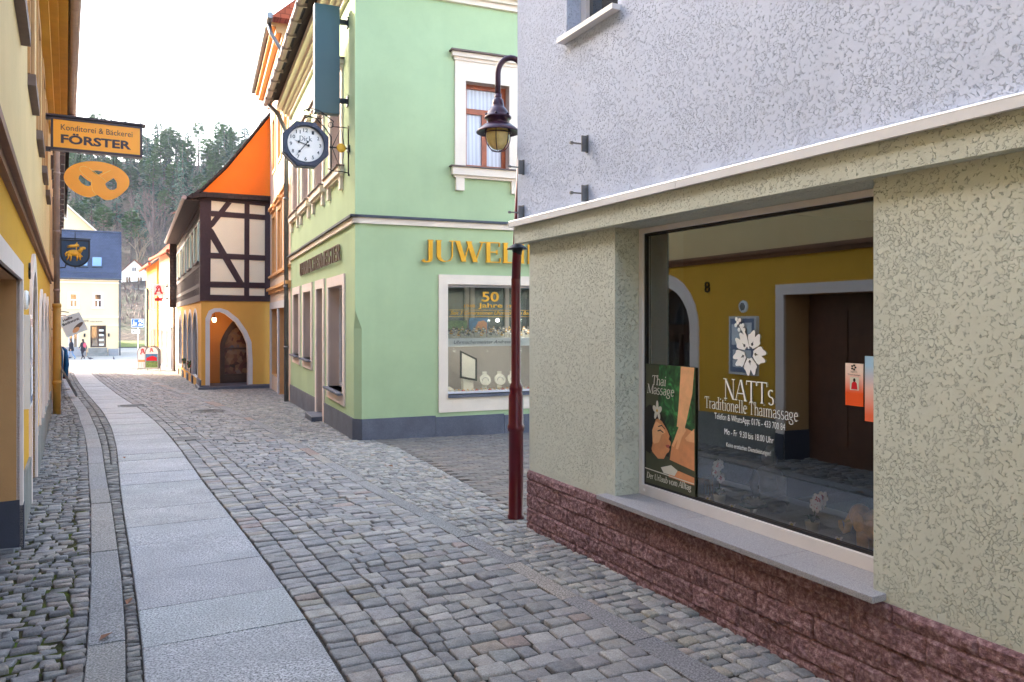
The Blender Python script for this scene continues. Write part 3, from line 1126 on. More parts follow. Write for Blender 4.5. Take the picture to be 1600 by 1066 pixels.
# ------------------------------------------------------------------ corner shop (right)
FR = Fr((0.112, 6.11), (0.4514, -0.892), (-0.892, -0.4514))
SU = 7.5           # length of the street front, runs past the camera
shop = thing("corner_shop", "massage shop house with white scratched render above olive walls and a purple stone base", "shop house", FR.P(2, -2, 0))
wu0, wu1, wz0, wz1 = 1.195, 3.148, 0.485, 2.25
FS = Fr(FR.P(0, 0, 0)[:2], (0.892, 0.4514), (-0.4514, 0.892))     # its side along the lane
b = MB()
LIN = -0.03
b.panel(FR, rect(0, SU, 0.40, 2.27), [rect(wu0, wu1, wz0 - 0.035, wz1)], LIN)
b.rim(FR, rect(wu0, wu1, wz0 - 0.035, wz1), LIN, LIN - 0.25)
b.panel(FS, rect(0.03, 6, -0.3, 2.4), [], -0.0)
b.face([FR.P(0, -0.03, -0.3), FR.P(0, -0.03, 2.4), FR.P(0, -0.031, 2.4), FR.P(0, -0.031, -0.3)])
b.build("lower_wall", M['olive_roughcast'], shop)
b = MB()
uw = (0.66, 1.30, 3.66, 4.9)
uw2 = (3.2, 4.3, 3.66, 4.9)
b.panel(FR, rect(-0.11, SU, 2.38, 7.4), [rect(*uw), rect(*uw2)], 0.02)
for q in (uw, uw2):
    b.rim(FR, rect(*q), 0.02, -0.2)
b.panel(FS, rect(-0.02, 6, 2.38, 7.4), [], 0.11)
b.build("upper_wall", M['blue_roughcast'], shop)
bx(shop, "lintel_band", FR, -0.12, SU, -0.3, 0.045, 2.253, 2.405, M['olive_roughcast'])
b = MB()
b.box(FR, -0.15, 1.95, -0.02, 0.075, 2.405, 2.432)
b.box(FR, -0.15, 1.95, 0.058, 0.082, 2.385, 2.425)
b.box(FR, 1.954, SU, -0.02, 0.075, 2.405, 2.432)
b.box(FR, 1.954, SU, 0.058, 0.082, 2.385, 2.425)
b.tube([FR.P(-0.15, 0.072, 2.428), FR.P(SU, 0.072, 2.428)], 0.011, 8)
b.build("coping", M['coping'], shop)
b = MB()
b.box(FR, -0.3, SU + 0.3, -7, 0.4, 7.4, 7.55)
b.build("roof", M['dark_tile'], shop)
b = MB()
b.panel(FR, rect(0, SU, -0.3, 7.4), [], -7)
b.panel(Fr(FR.P(SU, 0, 0)[:2], (0.892, 0.4514), (0.4514, -0.892)), rect(0, 7, -0.3, 7.4), [], 0)
b.build("rear_wall", M['blue_roughcast'], shop)

# split-face base
t = NT("split_face_stone")
co = t.coord()
a = t.n("ShaderNodeAttribute", attribute_name="Col")
f = t.noise(co, 42, 5, 0.7)
c1 = t.ramp(f, [(0.28, srgb(86, 58, 62)), (0.5, srgb(142, 106, 108)), (0.72, srgb(196, 164, 162))])
t.base(t.mix(1.0, c1, a.outputs["Color"], 'MULTIPLY'))
t.bump(t.noise(co, 75, 4, 0.7), 0.9, 0.012)
M['split'] = t.set(0.9, 0, 0.25)
b = MB()
du, dzz = 0.014, 0.014
nu, nz = int(4.6 / du), int(0.60 / dzz)
hts = [0.443, 0.375, 0.262, 0.150, 0.04, -0.075, -0.2]
cols = []


def split_n(u, z):
    r = sum(1 for h in hts if z < h) - 1
    r = max(0, min(r, len(hts) - 2))
    top, bot = hts[r], hts[r + 1]
    ln = 0.36
    uo = u + (r % 2) * 0.17 + noise.noise((r * 7.3, 0.5, 0)) * 0.1
    ci = math.floor(uo / ln)
    fu = (uo / ln - ci) * ln
    e = min(top - z, z - bot, fu, ln - fu)
    blk = noise.noise((ci * 3.1 + 0.3, r * 5.7 + 0.2, 1.5))
    d = 0.012 + blk * 0.004 + 0.010 * noise.noise((u * 9, z * 14, r + ci * 2.3)) + 0.009 * noise.noise((u * 26, z * 30, 3.1)) + 0.006 * noise.noise((u * 70, z * 70, 8.1))
    if e < 0.010:
        d = d * (e / 0.010)
    shade = 1.0 + 0.16 * blk
    if e < 0.006:
        shade *= 0.9
    return max(-0.004, d), shade


grid = {}
for i in range(nu + 1):
    for j in range(nz + 1):
        u = i * du - 0.0
        z = 0.443 - j * dzz
        d, sh = split_n(u, z)
        grid[i, j] = len(b.v)
        b.v.append(FR.P(u, LIN + 0.012 + d, z))
        cols.append(sh)
for i in range(nu):
    for j in range(nz):
        b.f.append((grid[i, j], grid[i + 1, j], grid[i + 1, j + 1], grid[i, j + 1]))
        b.mi.append(0)
for i in range(nu):            # top edge back to the wall, and the corner
    p, q = b.v[grid[i, 0]], b.v[grid[i + 1, 0]]
    b.f.append((grid[i, 0], grid[i + 1, 0], len(b.v), len(b.v) + 1))
    b.v += [FR.P((i + 1) * du, LIN - 0.01, 0.445), FR.P(i * du, LIN - 0.01, 0.445)]
    cols += [0.9, 0.9]
    b.mi.append(0)
for j in range(nz):
    b.f.append((grid[0, j], grid[0, j + 1], len(b.v), len(b.v) + 1))
    b.v += [FR.P(0, -0.4, 0.443 - (j + 1) * dzz), FR.P(0, -0.4, 0.443 - j * dzz)]
    cols += [1, 1]
    b.mi.append(0)
o = b.build("stone_base", M['split'], shop)
at = o.data.attributes.new("Col", 'FLOAT_COLOR', 'POINT')
cc = np.ones((len(cols), 4), np.float32)
cc[:, :3] = np.array(cols)[:, None]
at.data.foreach_set("color", cc.ravel())
bx(shop, "stone_base", FR, 4.6, SU, LIN - 0.01, LIN + 0.03, -0.2, 0.443, M['split'])
s_ = MB()
for (ua, ub) in ((1.10, 1.86), (1.862, 2.62), (2.622, 3.21)):
    s_.box(FR, ua, ub, LIN - 0.02, LIN + 0.085, 0.452, 0.482)
    s_.box(FR, max(ua, wu0 + 0.003), min(ub, wu1 - 0.003), LIN - 0.2, LIN - 0.02, 0.452, 0.4818)
s_.build("window_ledge", M['sill_granite'], shop, bevel=0.003)

# shop window: frame, gasket, glass, foil lettering
NW = -0.25
b = MB()
fw = 0.065
b.box(FR, wu0 + 0.001, wu1 - 0.001, NW - 0.03, NW + 0.03, wz0 - 0.004, wz0 + fw)
b.box(FR, wu0 + 0.001, wu1 - 0.001, NW - 0.03, NW + 0.03, wz1 - 0.035, wz1 - 0.001)
b.box(FR, wu0 + 0.001, wu0 + 0.04, NW - 0.03, NW + 0.03, wz0 + fw, wz1 - 0.035)
b.box(FR, wu1 - 0.04, wu1 - 0.001, NW - 0.03, NW + 0.03, wz0 + fw, wz1 - 0.035)
b.tube([FR.P(wu0 + 0.06, NW + 0.03, wz0 + 0.03), FR.P(wu0 + 0.06, NW + 0.038, wz0 + 0.03)], 0.008, 10)
swin = b.build("shop_window", M['white_frame'], shop, bevel=0.004)
b = MB()
gi = 0.018
for q in ((wu0 + 0.04, wu1 - 0.04, wz0 + fw, wz0 + fw + gi), (wu0 + 0.04, wu1 - 0.04, wz1 - 0.035 - gi, wz1 - 0.035),
          (wu0 + 0.04, wu0 + 0.04 + gi, wz0 + fw + gi, wz1 - 0.035 - gi), (wu1 - 0.04 - gi, wu1 - 0.04, wz0 + fw + gi, wz1 - 0.035 - gi)):
    b.box(FR, q[0], q[1], NW - 0.012, NW + 0.012, q[2], q[3])
b.build("gasket", M['black'], swin)
b = MB()
b.face([FR.P(wu0 + 0.045, NW, wz0 + fw), FR.P(wu1 - 0.045, NW, wz0 + fw), FR.P(wu1 - 0.045, NW, wz1 - 0.04), FR.P(wu0 + 0.045, NW, wz1 - 0.04)])
b.build("pane", M['shop_glass'], swin)
b = MB()
NT_ = NW + 0.004
put_serif(b, FR, "NATTs", 1.985, 2.375, 1.187, 0.118, NT_, wk=0.085, wt=0.034)
b.build("lettering", M['white_ink'], swin)
b = MB()
put_serif(b, FR, "Traditionelle Thaimassage", 1.82, 2.535, 1.118, 0.068, NT_, wk=0.072, wt=0.032)
b.build("lettering", M['white_ink'], swin)
b = MB()
put_text(b, FR, "Telefon & WhatsApp: 0176 - 433 700 84", 1.905, 2.445, 1.062, 0.037, NT_)
b.build("lettering", M['white_ink'], swin)
b = MB()
put_text(b, FR, "Mo - Fr  9.30 bis 18.00 Uhr", 1.99, 2.365, 0.981, 0.036, NT_)
b.build("lettering", M['white_ink'], swin)
b = MB()
put_text(b, FR, "Keine erotischen Dienstleistungen!", 2.005, 2.345, 0.912, 0.026, NT_)
b.build("lettering", M['white_ink'], swin)
# hibiscus emblem
b = MB()
hc = (2.185, 1.462)
k = 0
for a0 in (62, 134, 206, 278, 350):
    lobes = []
    for i in range(31):
        tt = i / 30
        ang = (tt - 0.5) * 68
        rr = 0.126 * (0.60 + 0.40 * math.sin(math.pi * tt) ** 0.5) * (1 + 0.06 * math.cos(tt * 6 * math.pi)) - 0.022 * math.exp(-((tt - 0.5) / 0.06) ** 2)
        lobes.append((hc[0] + rr * math.cos(R(a0 + ang)), hc[1] + rr * math.sin(R(a0 + ang))))
    inner = []
    for i in range(11):
        tt = i / 10
        ang = (0.5 - tt) * 52
        inner.append((hc[0] + 0.034 * math.cos(R(a0 + ang)), hc[1] + 0.034 * math.sin(R(a0 + ang))))
    slit = [(hc[0] + r_ * math.cos(R(a0 + d_)), hc[1] + r_ * math.sin(R(a0 + d_))) for r_, d_ in ((0.042, 4), (0.055, 11), (0.057, 4), (0.074, 1), (0.057, -4), (0.055, -11), (0.042, -4))]
    b.panel(FR, lobes + inner, [slit], NT_ + k * 0.0003)
    k += 1
pist = [(hc[0] - 0.005, hc[1] + 0.02), (hc[0] - 0.03, hc[1] + 0.09), (hc[0] - 0.075, hc[1] + 0.15), (hc[0] - 0.06, hc[1] + 0.16), (hc[0] - 0.016, hc[1] + 0.095), (hc[0] + 0.008, hc[1] + 0.02)]
b.panel(FR, pist, [], NT_ + 0.003)
for (dx, dy) in ((-0.085, 0.165), (-0.1, 0.15), (-0.07, 0.18), (-0.095, 0.185), (-0.045, 0.15), (-0.075, 0.125), (-0.035, 0.125)):
    b.panel(FR, [(hc[0] + dx + 0.012 * math.cos(R(45 * i)), hc[1] + dy + 0.012 * math.sin(R(45 * i))) for i in range(8)], [], NT_ + 0.0034 + dx * 0.001)
b.build("flower_emblem", M['white_ink'], swin)

# room behind the glass
b = MB()
b.m = 0
b.face([FR.P(0.3, -4, 0.0), FR.P(4.6, -4, 0.0), FR.P(4.6, -0.3, 0.0), FR.P(0.3, -0.3, 0.0)])
b.face([FR.P(0.3, -4, 2.6), FR.P(4.6, -4, 2.6), FR.P(4.6, -0.3, 2.6), FR.P(0.3, -0.3, 2.6)])
b.face([FR.P(0.3, -4, 0), FR.P(4.6, -4, 0), FR.P(4.6, -4, 2.6), FR.P(0.3, -4, 2.6)])
b.face([FR.P(0.3, -4, 0), FR.P(0.3, -0.3, 0), FR.P(0.3, -0.3, 2.6), FR.P(0.3, -4, 2.6)])
b.face([FR.P(4.6, -4, 0), FR.P(4.6, -0.3, 0), FR.P(4.6, -0.3, 2.6), FR.P(4.6, -4, 2.6)])
b.box(FR, 0.3, wu0 - 0.01, -0.33, -0.29, 0, 2.6)
b.box(FR, wu1 + 0.01, 4.6, -0.33, -0.29, 0, 2.6)
b.build("room", M['dark_void'], shop)
b = MB()
b.box(FR, wu0, wu1, -0.85, -0.281, 0.0, 0.535)
b.build("inner_ledge", M['sill_granite'], shop)  # pale stone in place of a dark ledge, to bounce light onto the goods
b = MB()
b.box(FR, wu0 - 0.04, wu0 + 0.0, -0.46, -0.33, 0.536, 2.5)
b.m = 1
b.box(FR, wu0 - 0.06, wu0 + 0.02, -0.54, -0.46, 0.536, 2.5)
b.box(FR, 0.3, wu0 + 0.0, -0.6, -0.54, 0.0, 2.55)
b.build("inner_jamb", [M['pink_wall'], M['black']], shop)

# upper windows and wall brackets
for q in (uw, uw2):
    w = window(shop, FR, *q, dep=0.15, mull=0 if q is uw else 1, fw=0.07, sill=(0.03, 0.085, 0.035), sillm='white_frame')
for (u, z) in ((0.94, 2.845), (0.94, 2.506), (0.0, 2.85), (0.0, 2.49)):
    b = MB()
    b.box(FR, u - 0.012, u + 0.012, 0.022, 0.03, z - 0.06, z + 0.06)
    b.box(FR, u - 0.004, u + 0.004, 0.03, 0.07, z - 0.055, z + 0.055)
    for zz in (z - 0.04, z + 0.04):
        b.ball(FR.P(u, 0.035, zz), 0.009, 6, 4)
    b.tube([FR.P(u - 0.01, 0.055, z), FR.P(u - 0.015, 0.15, z)], 0.006, 6)
    b.tube([FR.P(u - 0.015, 0.13, z), FR.P(u - 0.015, 0.15, z)], 0.011, 6)
    b.build("wall_bracket", M['zinc'], shop)

# ---- things in and on the window
ZL = 0.536


def at_shelf(u, n=-0.42):
    return FR.P(u, n, ZL)


# poster
po = thing("massage_poster", "dark green Thai Massage poster with a reclining face at the left of the shop window", "poster", FR.P(1.49, NW - 0.02, 0.56))
u0, u1, z0, z1 = 1.245, 1.742, 0.565, 1.352
t = NT("poster_leaf_print")
co = t.coord()
t.base(t.ramp(t.noise(co, 9, 4, 0.6, 1.5), [(0.35, srgb(30, 52, 32)), (0.55, srgb(48, 104, 56)), (0.7, srgb(80, 180, 96))]))
M['leafprint'] = t.set(0.4)
pm = lambda n_, c_, v=0.12: plain(n_, srgb(*c_), 0.5, 0, v, 14)
M['p_dark'] = pm("poster_dark", (74, 76, 54))
M['p_skin'] = pm("poster_skin", (222, 150, 100))
M['p_skin2'] = pm("poster_light_skin", (244, 184, 132))
M['p_hair'] = pm("poster_hair", (30, 22, 20))
M['p_lip'] = pm("poster_lips", (180, 84, 76))
M['p_white'] = pm("poster_white", (226, 222, 208), 0.05)
M['p_yel'] = pm("poster_yellow", (214, 178, 84))
PW, PH = u1 - u0, z1 - z0
NP = NW + 0.012


def P2(pts):
    return [(u0 + x * PW, z0 + y * PH) for x, y in pts]


def ell(cx, cy, rx, ry, rot=0, n=22):
    return [(cx + rx * math.cos(2 * math.pi * i / n) * math.cos(R(rot)) - ry * math.sin(2 * math.pi * i / n) * math.sin(R(rot)),
             cy + rx * math.cos(2 * math.pi * i / n) * math.sin(R(rot)) + ry * math.sin(2 * math.pi * i / n) * math.cos(R(rot))) for i in range(n)]


b = MB()
b.slab(FR, rect(u0, u1, z0, z1), NP - 0.008, NP)
pbase = b.build("panel", M['p_dark'], po)
lay = [('leafprint', [(0.25, 0.35), (1, 0.3), (1, 1), (0.3, 1)], 0),
       ('leafprint', ell(0.55, 0.62, 0.18, 0.16), 1),
       ('p_hair', [(0, .28), (.5, .26), (.56, .42), (.34, .60), (.12, .66), (0, .62)], 2),
       ('p_skin', [(.52, .24), (1, .2), (1, .50), (.84, .52), (.66, .46), (.56, .36)], 2),                                  # shoulder and back
       ('p_skin', [(.06, .40), (.10, .52), (.22, .565), (.36, .54), (.47, .475), (.52, .43), (.50, .405), (.545, .385), (.535, .355), (.505, .345), (.52, .325), (.50, .30), (.46, .285), (.40, .235), (.28, .225), (.16, .27)], 3),   # face lying in profile
       ('p_skin2', [(.14, .46), (.24, .53), (.36, .51), (.44, .455), (.36, .43), (.30, .36), (.20, .34), (.13, .38)], 4),
       ('p_skin2', [(.74, 1), (1, 1), (.96, .8), (.84, .56), (.80, .50), (.66, .52), (.70, .7)], 3),                    # forearm
       ('p_skin2', [(.80, .56), (.70, .52), (.60, .40), (.56, .36), (.60, .35), (.68, .42), (.64, .34), (.69, .34), (.76, .44), (.84, .50)], 4),   # hand on the shoulder
       ('p_skin2', [(1, .53), (.9, .48), (.82, .44), (.86, .42), (1, .42)], 4),
       ('p_skin', [(.5, .13), (.7, .17), (1, .15), (1, .09), (.5, .10)], 3),
       ('p_hair', [(.27, .455), (.33, .47), (.40, .452), (.39, .445), (.33, .459), (.28, .448)], 5),
       ('p_hair', [(.28, .492), (.36, .51), (.43, .482), (.42, .478), (.36, .50), (.29, .486)], 5),
       ('p_skin', [(.40, .43), (.47, .425), (.515, .41), (.47, .40), (.41, .405)], 5),
       ('p_hair', [(0, .27), (.12, .25), (.17, .34), (.16, .45), (.24, .545), (.36, .575), (.30, .62), (.10, .66), (0, .62)], 5),
       ('p_lip', [(.44, .352), (.50, .36), (.535, .352), (.505, .343), (.52, .33), (.46, .335)], 5),
       ('p_white', [(.34, .16), (.55, .2), (.68, .17), (.62, .12), (.4, .12)], 4),
       ('p_white', [(0, .125), (1, .105), (1, .097), (0, .117)], 5)]
for i in range(5):
    lay.append(('p_white', ell(.27 + .055 * math.cos(R(72 * i + 90)), .62 + .04 * math.sin(R(72 * i + 90)), .045, .026, 72 * i + 90, 12), 6 + (i % 2)))
lay.append(('p_yel', ell(.27, .62, .018, .012), 9))
mats_ = ['leafprint', 'p_hair', 'p_skin', 'p_skin2', 'p_lip', 'p_white', 'p_yel']
b = MB()
for i, (m_, pts, lv) in enumerate(lay):
    b.m = mats_.index(m_)
    b.panel(FR, P2([(min(max(x, 0.004), .996), y) for x, y in pts]), [], NP + 0.0008 + lv * 0.0006 + i * 0.00003)
b.build("picture", [M[m_] for m_ in mats_], po)
b = MB()
put_serif(b, FR, "Thai", u0 + .16 * PW, u0 + .46 * PW, z0 + .83 * PH, 0.062, NP + 0.008, wk=.1, wt=.05, slant=.15)
put_serif(b, FR, "Massage", u0 + .06 * PW, u0 + .62 * PW, z0 + .755 * PH, 0.062, NP + 0.008, wk=.1, wt=.05, slant=.15)
b.build("lettering", M['p_white'], po)
b = MB()
put_serif(b, FR, "Der Urlaub vom Alltag", u0 + .05 * PW, u0 + .95 * PW, z0 + .045 * PH, 0.038, NP + 0.008, wk=.12, wt=.06, slant=.15)
b.build("lettering", M['p_white'], po)

# leaflets stuck inside the glass
t = NT("orange_leaflet_print")
tc = t.n("ShaderNodeTexCoord")
sp = t.n("ShaderNodeSeparateXYZ")
t.l(tc.outputs["Generated"], sp.inputs[0])
t.base(t.ramp(sp.outputs[2], [(0.30, srgb(244, 90, 24)), (0.8, srgb(250, 226, 214))]))
M['leaf_o'] = t.set(0.45)
t = NT("blue_leaflet_print")
tc = t.n("ShaderNodeTexCoord")
sp = t.n("ShaderNodeSeparateXYZ")
t.l(tc.outputs["Generated"], sp.inputs[0])
t.base(t.ramp(sp.outputs[2], [(0.1, srgb(238, 110, 70)), (0.5, srgb(240, 200, 190)), (0.85, srgb(168, 206, 236))]))
M['leaf_b'] = t.set(0.45)
NL = NW + 0.009
lf = thing("leaflet", "small orange and white leaflet with a red figure stuck on the shop window", "leaflet", FR.P(2.875, NL, 1.235))
b = MB()
b.slab(FR, rect(2.828, 2.928, 1.235, 1.437), NL - 0.002, NL)
b.build("sheet", M['leaf_o'], lf)
b = MB()
b.panel(FR, rect(2.855, 2.905, 1.31, 1.372), [], NL + 0.001)
b.m = 1
b.panel(FR, [(2.862, 1.314), (2.898, 1.314), (2.894, 1.342), (2.887, 1.35), (2.873, 1.35), (2.866, 1.342)], [], NL + 0.0016)
b.m = 2
b.panel(FR, ell(2.88, 1.358, .007, .009), [], NL + 0.0018)
for i in range(5):
    b.panel(FR, ell(2.876 + .010 * math.cos(R(72 * i)), 1.418 + .010 * math.sin(R(72 * i)), .006, .005), [], NL + 0.0012 + i * .0001)
put_text(b, FR, "NATTs", 2.86, 2.896, 1.392, 0.011, NL + 0.0012)
put_text(b, FR, "Thaimassage", 2.842, 2.914, 1.380, 0.007, NL + 0.0012)
b.build("print", [M['p_white'], M['red_sign'], M['p_hair']], lf)
lf = thing("leaflet", "pale blue and salmon leaflet half hidden by the right edge of the shop window", "leaflet", FR.P(2.99, NL, 1.17))
b = MB()
b.slab(FR, rect(2.935, 3.04, 1.17, 1.475), NL - 0.004, NL - 0.002)
b.build("sheet", M['leaf_b'], lf)

# orchids
M['pot'] = plain("pale_pot", srgb(246, 243, 238), 0.5, 0, 0.05)
M['leaf'] = plain("dark_leaf", srgb(52, 84, 40), 0.5, 0, 0.25, 20)
M['petal'] = plain("white_petal", srgb(250, 242, 246), 0.5, 0, 0.06)
M['petal_red'] = plain("magenta_petal", srgb(190, 40, 80), 0.5, 0, 0.15)


def petals(b, c, r, n, nrm, tilt=0.35, wid=0.55, m=0):
    nrm = Vector(nrm).normalized()
    a = nrm.cross(Vector((0.1, 0.2, 1))).normalized()
    d = nrm.cross(a)
    b.m = m
    for i in range(n):
        an = 2 * math.pi * i / n + 0.3
        ax = a * math.cos(an) + d * math.sin(an)
        sd = nrm.cross(ax)
        c = Vector(c)
        pts = [c, c + ax * r * .5 + sd * r * wid * .5 + nrm * r * tilt * .5, c + ax * r * .9 + sd * r * wid * .3 + nrm * r * tilt * .7, c + ax * r + nrm * r * tilt * .6,
               c + ax * r * .9 - sd * r * wid * .3 + nrm * r * tilt * .7, c + ax * r * .5 - sd * r * wid * .5 + nrm * r * tilt * .5]
        b.face(pts)


def orchid(u, n, lean, label, hgt):
    p = at_shelf(u, n)
    o_ = thing("orchid", label, "potted orchid", p, "orchids in the shop window")
    b = MB()
    b.lathe(p, [(0.0, 0.001), (0.028, 0.001), (0.037, 0.062), (0.038, 0.066), (0.033, 0.066), (0.030, 0.055), (0, 0.055)], 18)
    b.build("pot", M['pot'], o_, True)
    b = MB()
    for i in range(5):
        an = i * 1.3
        q = p + Vector((math.cos(an) * .05, math.sin(an) * .05, .085))
        sd = Vector((-math.sin(an), math.cos(an), 0)) * .014
        base_ = p + Vector((0, 0, .058))
        mid = (base_ + q) / 2 + Vector((0, 0, .022))
        b.face([base_ - sd * .4, mid - sd, q, mid + sd, base_ + sd * .4])
    b.build("leaves", M['leaf'], o_)
    stem = [p + Vector((0, 0, .055)), p + FR.d * lean * .25 + Vector((0, 0, .055 + hgt * .5)), p + FR.d * lean * .65 + Vector((0, 0, .055 + hgt * .85)), p + FR.d * lean + Vector((0, 0, .055 + hgt))]
    b = MB()
    b.tube(stem, 0.003, 6)
    b.build("stem", M['leaf'], o_)
    b = MB()
    for i in range(9):
        tt = .42 + .58 * i / 8
        j = min(2, int(tt * 3))
        q = stem[j].lerp(stem[j + 1], tt * 3 - j) + FR.d * random.uniform(-.022, .022) + FR.n * random.uniform(.005, .025) + Vector((0, 0, random.uniform(-.012, .012)))
        nr = FR.n * 1.0 + FR.d * random.uniform(-.5, .3) + Vector((0, 0, random.uniform(-.1, .4)))
        petals(b, q, .034, 5, nr, .25, .85, 0)
        petals(b, q + nr.normalized() * .004, .014, 4, nr, .4, .7, 1)
    b.build("blossoms", [M['petal'], M['petal_red']], o_)


orchid(1.86, -0.325, 0.02, "white and magenta orchid in a pale pot beside the massage poster", 0.20)
orchid(2.555, -0.325, 0.075, "white and magenta orchid in a pale pot beside the gilded elephant", 0.145)

# lotus
p = FR.P(2.10, -0.36, ZL + 0.035)
lo = thing("lotus_flower", "white lotus flower on a round green leaf in the shop window", "lotus flower", p)
b = MB()
b.lathe(p, [(0.0, 0.0), (0.05, -0.004), (0.078, 0.010), (0.08, 0.012), (0.05, 0.002), (0, 0.006)], 20)
b.lathe(p, [(0.02, -0.035), (0.02, 0)], 10)
b.build("leaf", M['leaf'], lo)
b = MB()
for (r_, n_, ti) in ((.072, 11, .45), (.058, 9, .9), (.045, 7, 1.5)):
    petals(b, p + Vector((0, 0, .008)), r_, n_, (0.05, 0, 1), ti, .5)
b.build("petals", M['white_ink'], lo)

# seated buddha, dark grey
M['buddha'] = plain("dark_grey_stone", srgb(116, 116, 124), 0.45, 0, 0.2, 10, 0.2)
p = FR.P(2.07, -0.52, ZL)
bu = thing("buddha_figure", "dark grey seated buddha figure behind the white lotus in the shop window", "statue", p)
b = MB()
rot = Matrix((FR.d, FR.n, Vector((0, 0, 1)))).transposed()
b.ball(p + Vector((0, 0, .055)), (.125, .085, .055), 18, 10, rot)
b.ball(p + Vector((0, 0, .15)), (.075, .055, .10), 16, 10, rot)
b.ball(p + Vector((0, 0, .205)), (.092, .05, .045), 16, 8, rot)
b.tube([p + Vector((0, 0, .22)), p + Vector((0, 0, .265))], [.032, .028], 12)
b.ball(p + Vector((0, 0, .298)) + FR.n * .006, (.042, .046, .053), 16, 10, rot)
b.ball(p + Vector((0, 0, .35)), (.024, .024, .024), 12, 8)
for sg in (-1, 1):
    b.ball(p + Vector((0, 0, .295)) + FR.d * sg * .043, (.008, .012, .03), 8, 6, rot)
    b.tube([p + FR.d * sg * .085 + Vector((0, 0, .2)), p + FR.d * sg * .115 + FR.n * .02 + Vector((0, 0, .12)), p + FR.d * sg * .02 + FR.n * .085 + Vector((0, 0, .085))], [.03, .027, .018], 10)
    b.ball(p + FR.d * sg * .10 + FR.n * .05 + Vector((0, 0, .04)), (.055, .06, .038), 12, 8, rot)
bb = b.build("body", M['buddha'], bu, True)

# gilded elephant, head to the left, trunk curled up
M['gilt'] = plain("dull_gilt", srgb(236, 190, 110), 0.4, 0.15, 0.25, 18, 0.3)
p = FR.P(2.93, -0.345, ZL)
el = thing("elephant_figure", "gilded elephant figure with raised trunk at the right end of the window ledge", "figurine", p)
b = MB()
b.ball(p + Vector((0, 0, .125)), (.105, .06, .075), 18, 12, rot)
b.ball(p - FR.d * .10 + Vector((0, 0, .155)), (.055, .05, .058), 16, 10, rot)
b.tube([p - FR.d * .135 + Vector((0, 0, .15)), p - FR.d * .168 + Vector((0, 0, .105)), p - FR.d * .175 + Vector((0, 0, .07)), p - FR.d * .195 + Vector((0, 0, .055)), p - FR.d * .215 + Vector((0, 0, .075)), p - FR.d * .22 + Vector((0, 0, .105))], [.028, .021, .017, .014, .012, .010], 12)
for su in (-.06, .07):
    for sn in (-.035, .035):
        b.tube([p + FR.d * su + FR.n * sn + Vector((0, 0, .001)), p + FR.d * su + FR.n * sn + Vector((0, 0, .09))], [.027, .03], 12)
b.build("body", M['gilt'], el, True)
b = MB()
for sn in (-1, 1):
    b = MB()
    b.ball(p - FR.d * .072 + FR.n * sn * .052 + Vector((0, 0, .135)), (.034, .007, .05), 14, 8, rot)
    b.build("ear", M['gilt'], el, True)
for sn in (-1, 1):
    b = MB()
    b.tube([p - FR.d * .14 + FR.n * sn * .022 + Vector((0, 0, .125)), p - FR.d * .168 + FR.n * sn * .026 + Vector((0, 0, .11)), p - FR.d * .188 + FR.n * sn * .026 + Vector((0, 0, .122))], [.006, .005, .001], 8)
    b.build("tusk", M['p_yel'], el, True)

# small wooden giraffe near the poster
M['wood_fig'] = plain("carved_wood", srgb(150, 108, 76), 0.6, 0, 0.25, 20)
p = FR.P(1.62, -0.45, ZL)
gi_ = MB()
gi_.ball(p + Vector((0, 0, .075)), (.036, .016, .02), 12, 8, rot)
gi_.tube([p + FR.d * .025 + Vector((0, 0, .075)), p + FR.d * .036 + Vector((0, 0, .13)), p + FR.d * .042 + Vector((0, 0, .175))], [.014, .010, .008], 8)
gi_.ball(p + FR.d * .052 + Vector((0, 0, .18)), (.018, .008, .009), 8, 6, rot)
for su in (-.025, .025):
    for sn in (-.01, .01):
        gi_.tube([p + FR.d * su + FR.n * sn, p + FR.d * su * .9 + FR.n * sn + Vector((0, 0, .08))], [.006, .007], 6)
tag(gi_.build("giraffe_figure", M['wood_fig'], None, True), "small carved wooden giraffe behind glass beside the dark green poster", "figurine")

# fallen frangipani blossoms
M['frangi'] = plain("yellow_petal", srgb(240, 214, 96), 0.5, 0, 0.1)
for i, (u, n_, lb) in enumerate(((1.77, -.31, "pale yellow blossom on the window ledge left of the first orchid pot"),
                                 (1.985, -.305, "pale yellow blossom on the window ledge before the buddha figure"),
                                 (2.43, -.31, "pale yellow blossom on the window ledge left of the second orchid pot"),
                                 (2.735, -.30, "pale yellow blossom on the window ledge at the elephant's trunk"))):
    b = MB()
    pp = FR.P(u, n_, ZL + .012)
    petals(b, pp, .030, 5, (FR.n * .7 + Vector((0, 0, 1))), .3, .7, 0)
    petals(b, pp + Vector((0, 0, .004)), .014, 5, (FR.n * .7 + Vector((0, 0, 1))), .3, .7, 1)
    tag(b.build("blossom", [M['petal'], M['frangi']]), lb, "blossom", "loose blossoms on the window ledge")
# fern at the right end
p = FR.P(3.0, -0.56, ZL)
fe = thing("fern", "dark green fern in the shop window behind the gilded elephant", "pot plant", p)
b = MB()
b.lathe(p, [(0, .001), (.04, .001), (.05, .09), (.045, .09), (0, .08)], 16)
b.build("pot", M['buddha'], fe)
b = MB()
for i in range(70):
    an, el_, ln = random.uniform(0, 6.28), random.uniform(.2, 1.4), random.uniform(.1, .22)
    d_ = Vector((math.cos(an) * math.cos(el_), math.sin(an) * math.cos(el_), math.sin(el_)))
    sd = d_.cross(Vector((0, 0, 1))).normalized() * .012
    q = p + Vector((0, 0, .085))
    b.face([q, q + d_ * ln * .5 + sd, q + d_ * ln - Vector((0, 0, ln * .25)), q + d_ * ln * .5 - sd])
b.build("fronds", M['leaf'], fe)

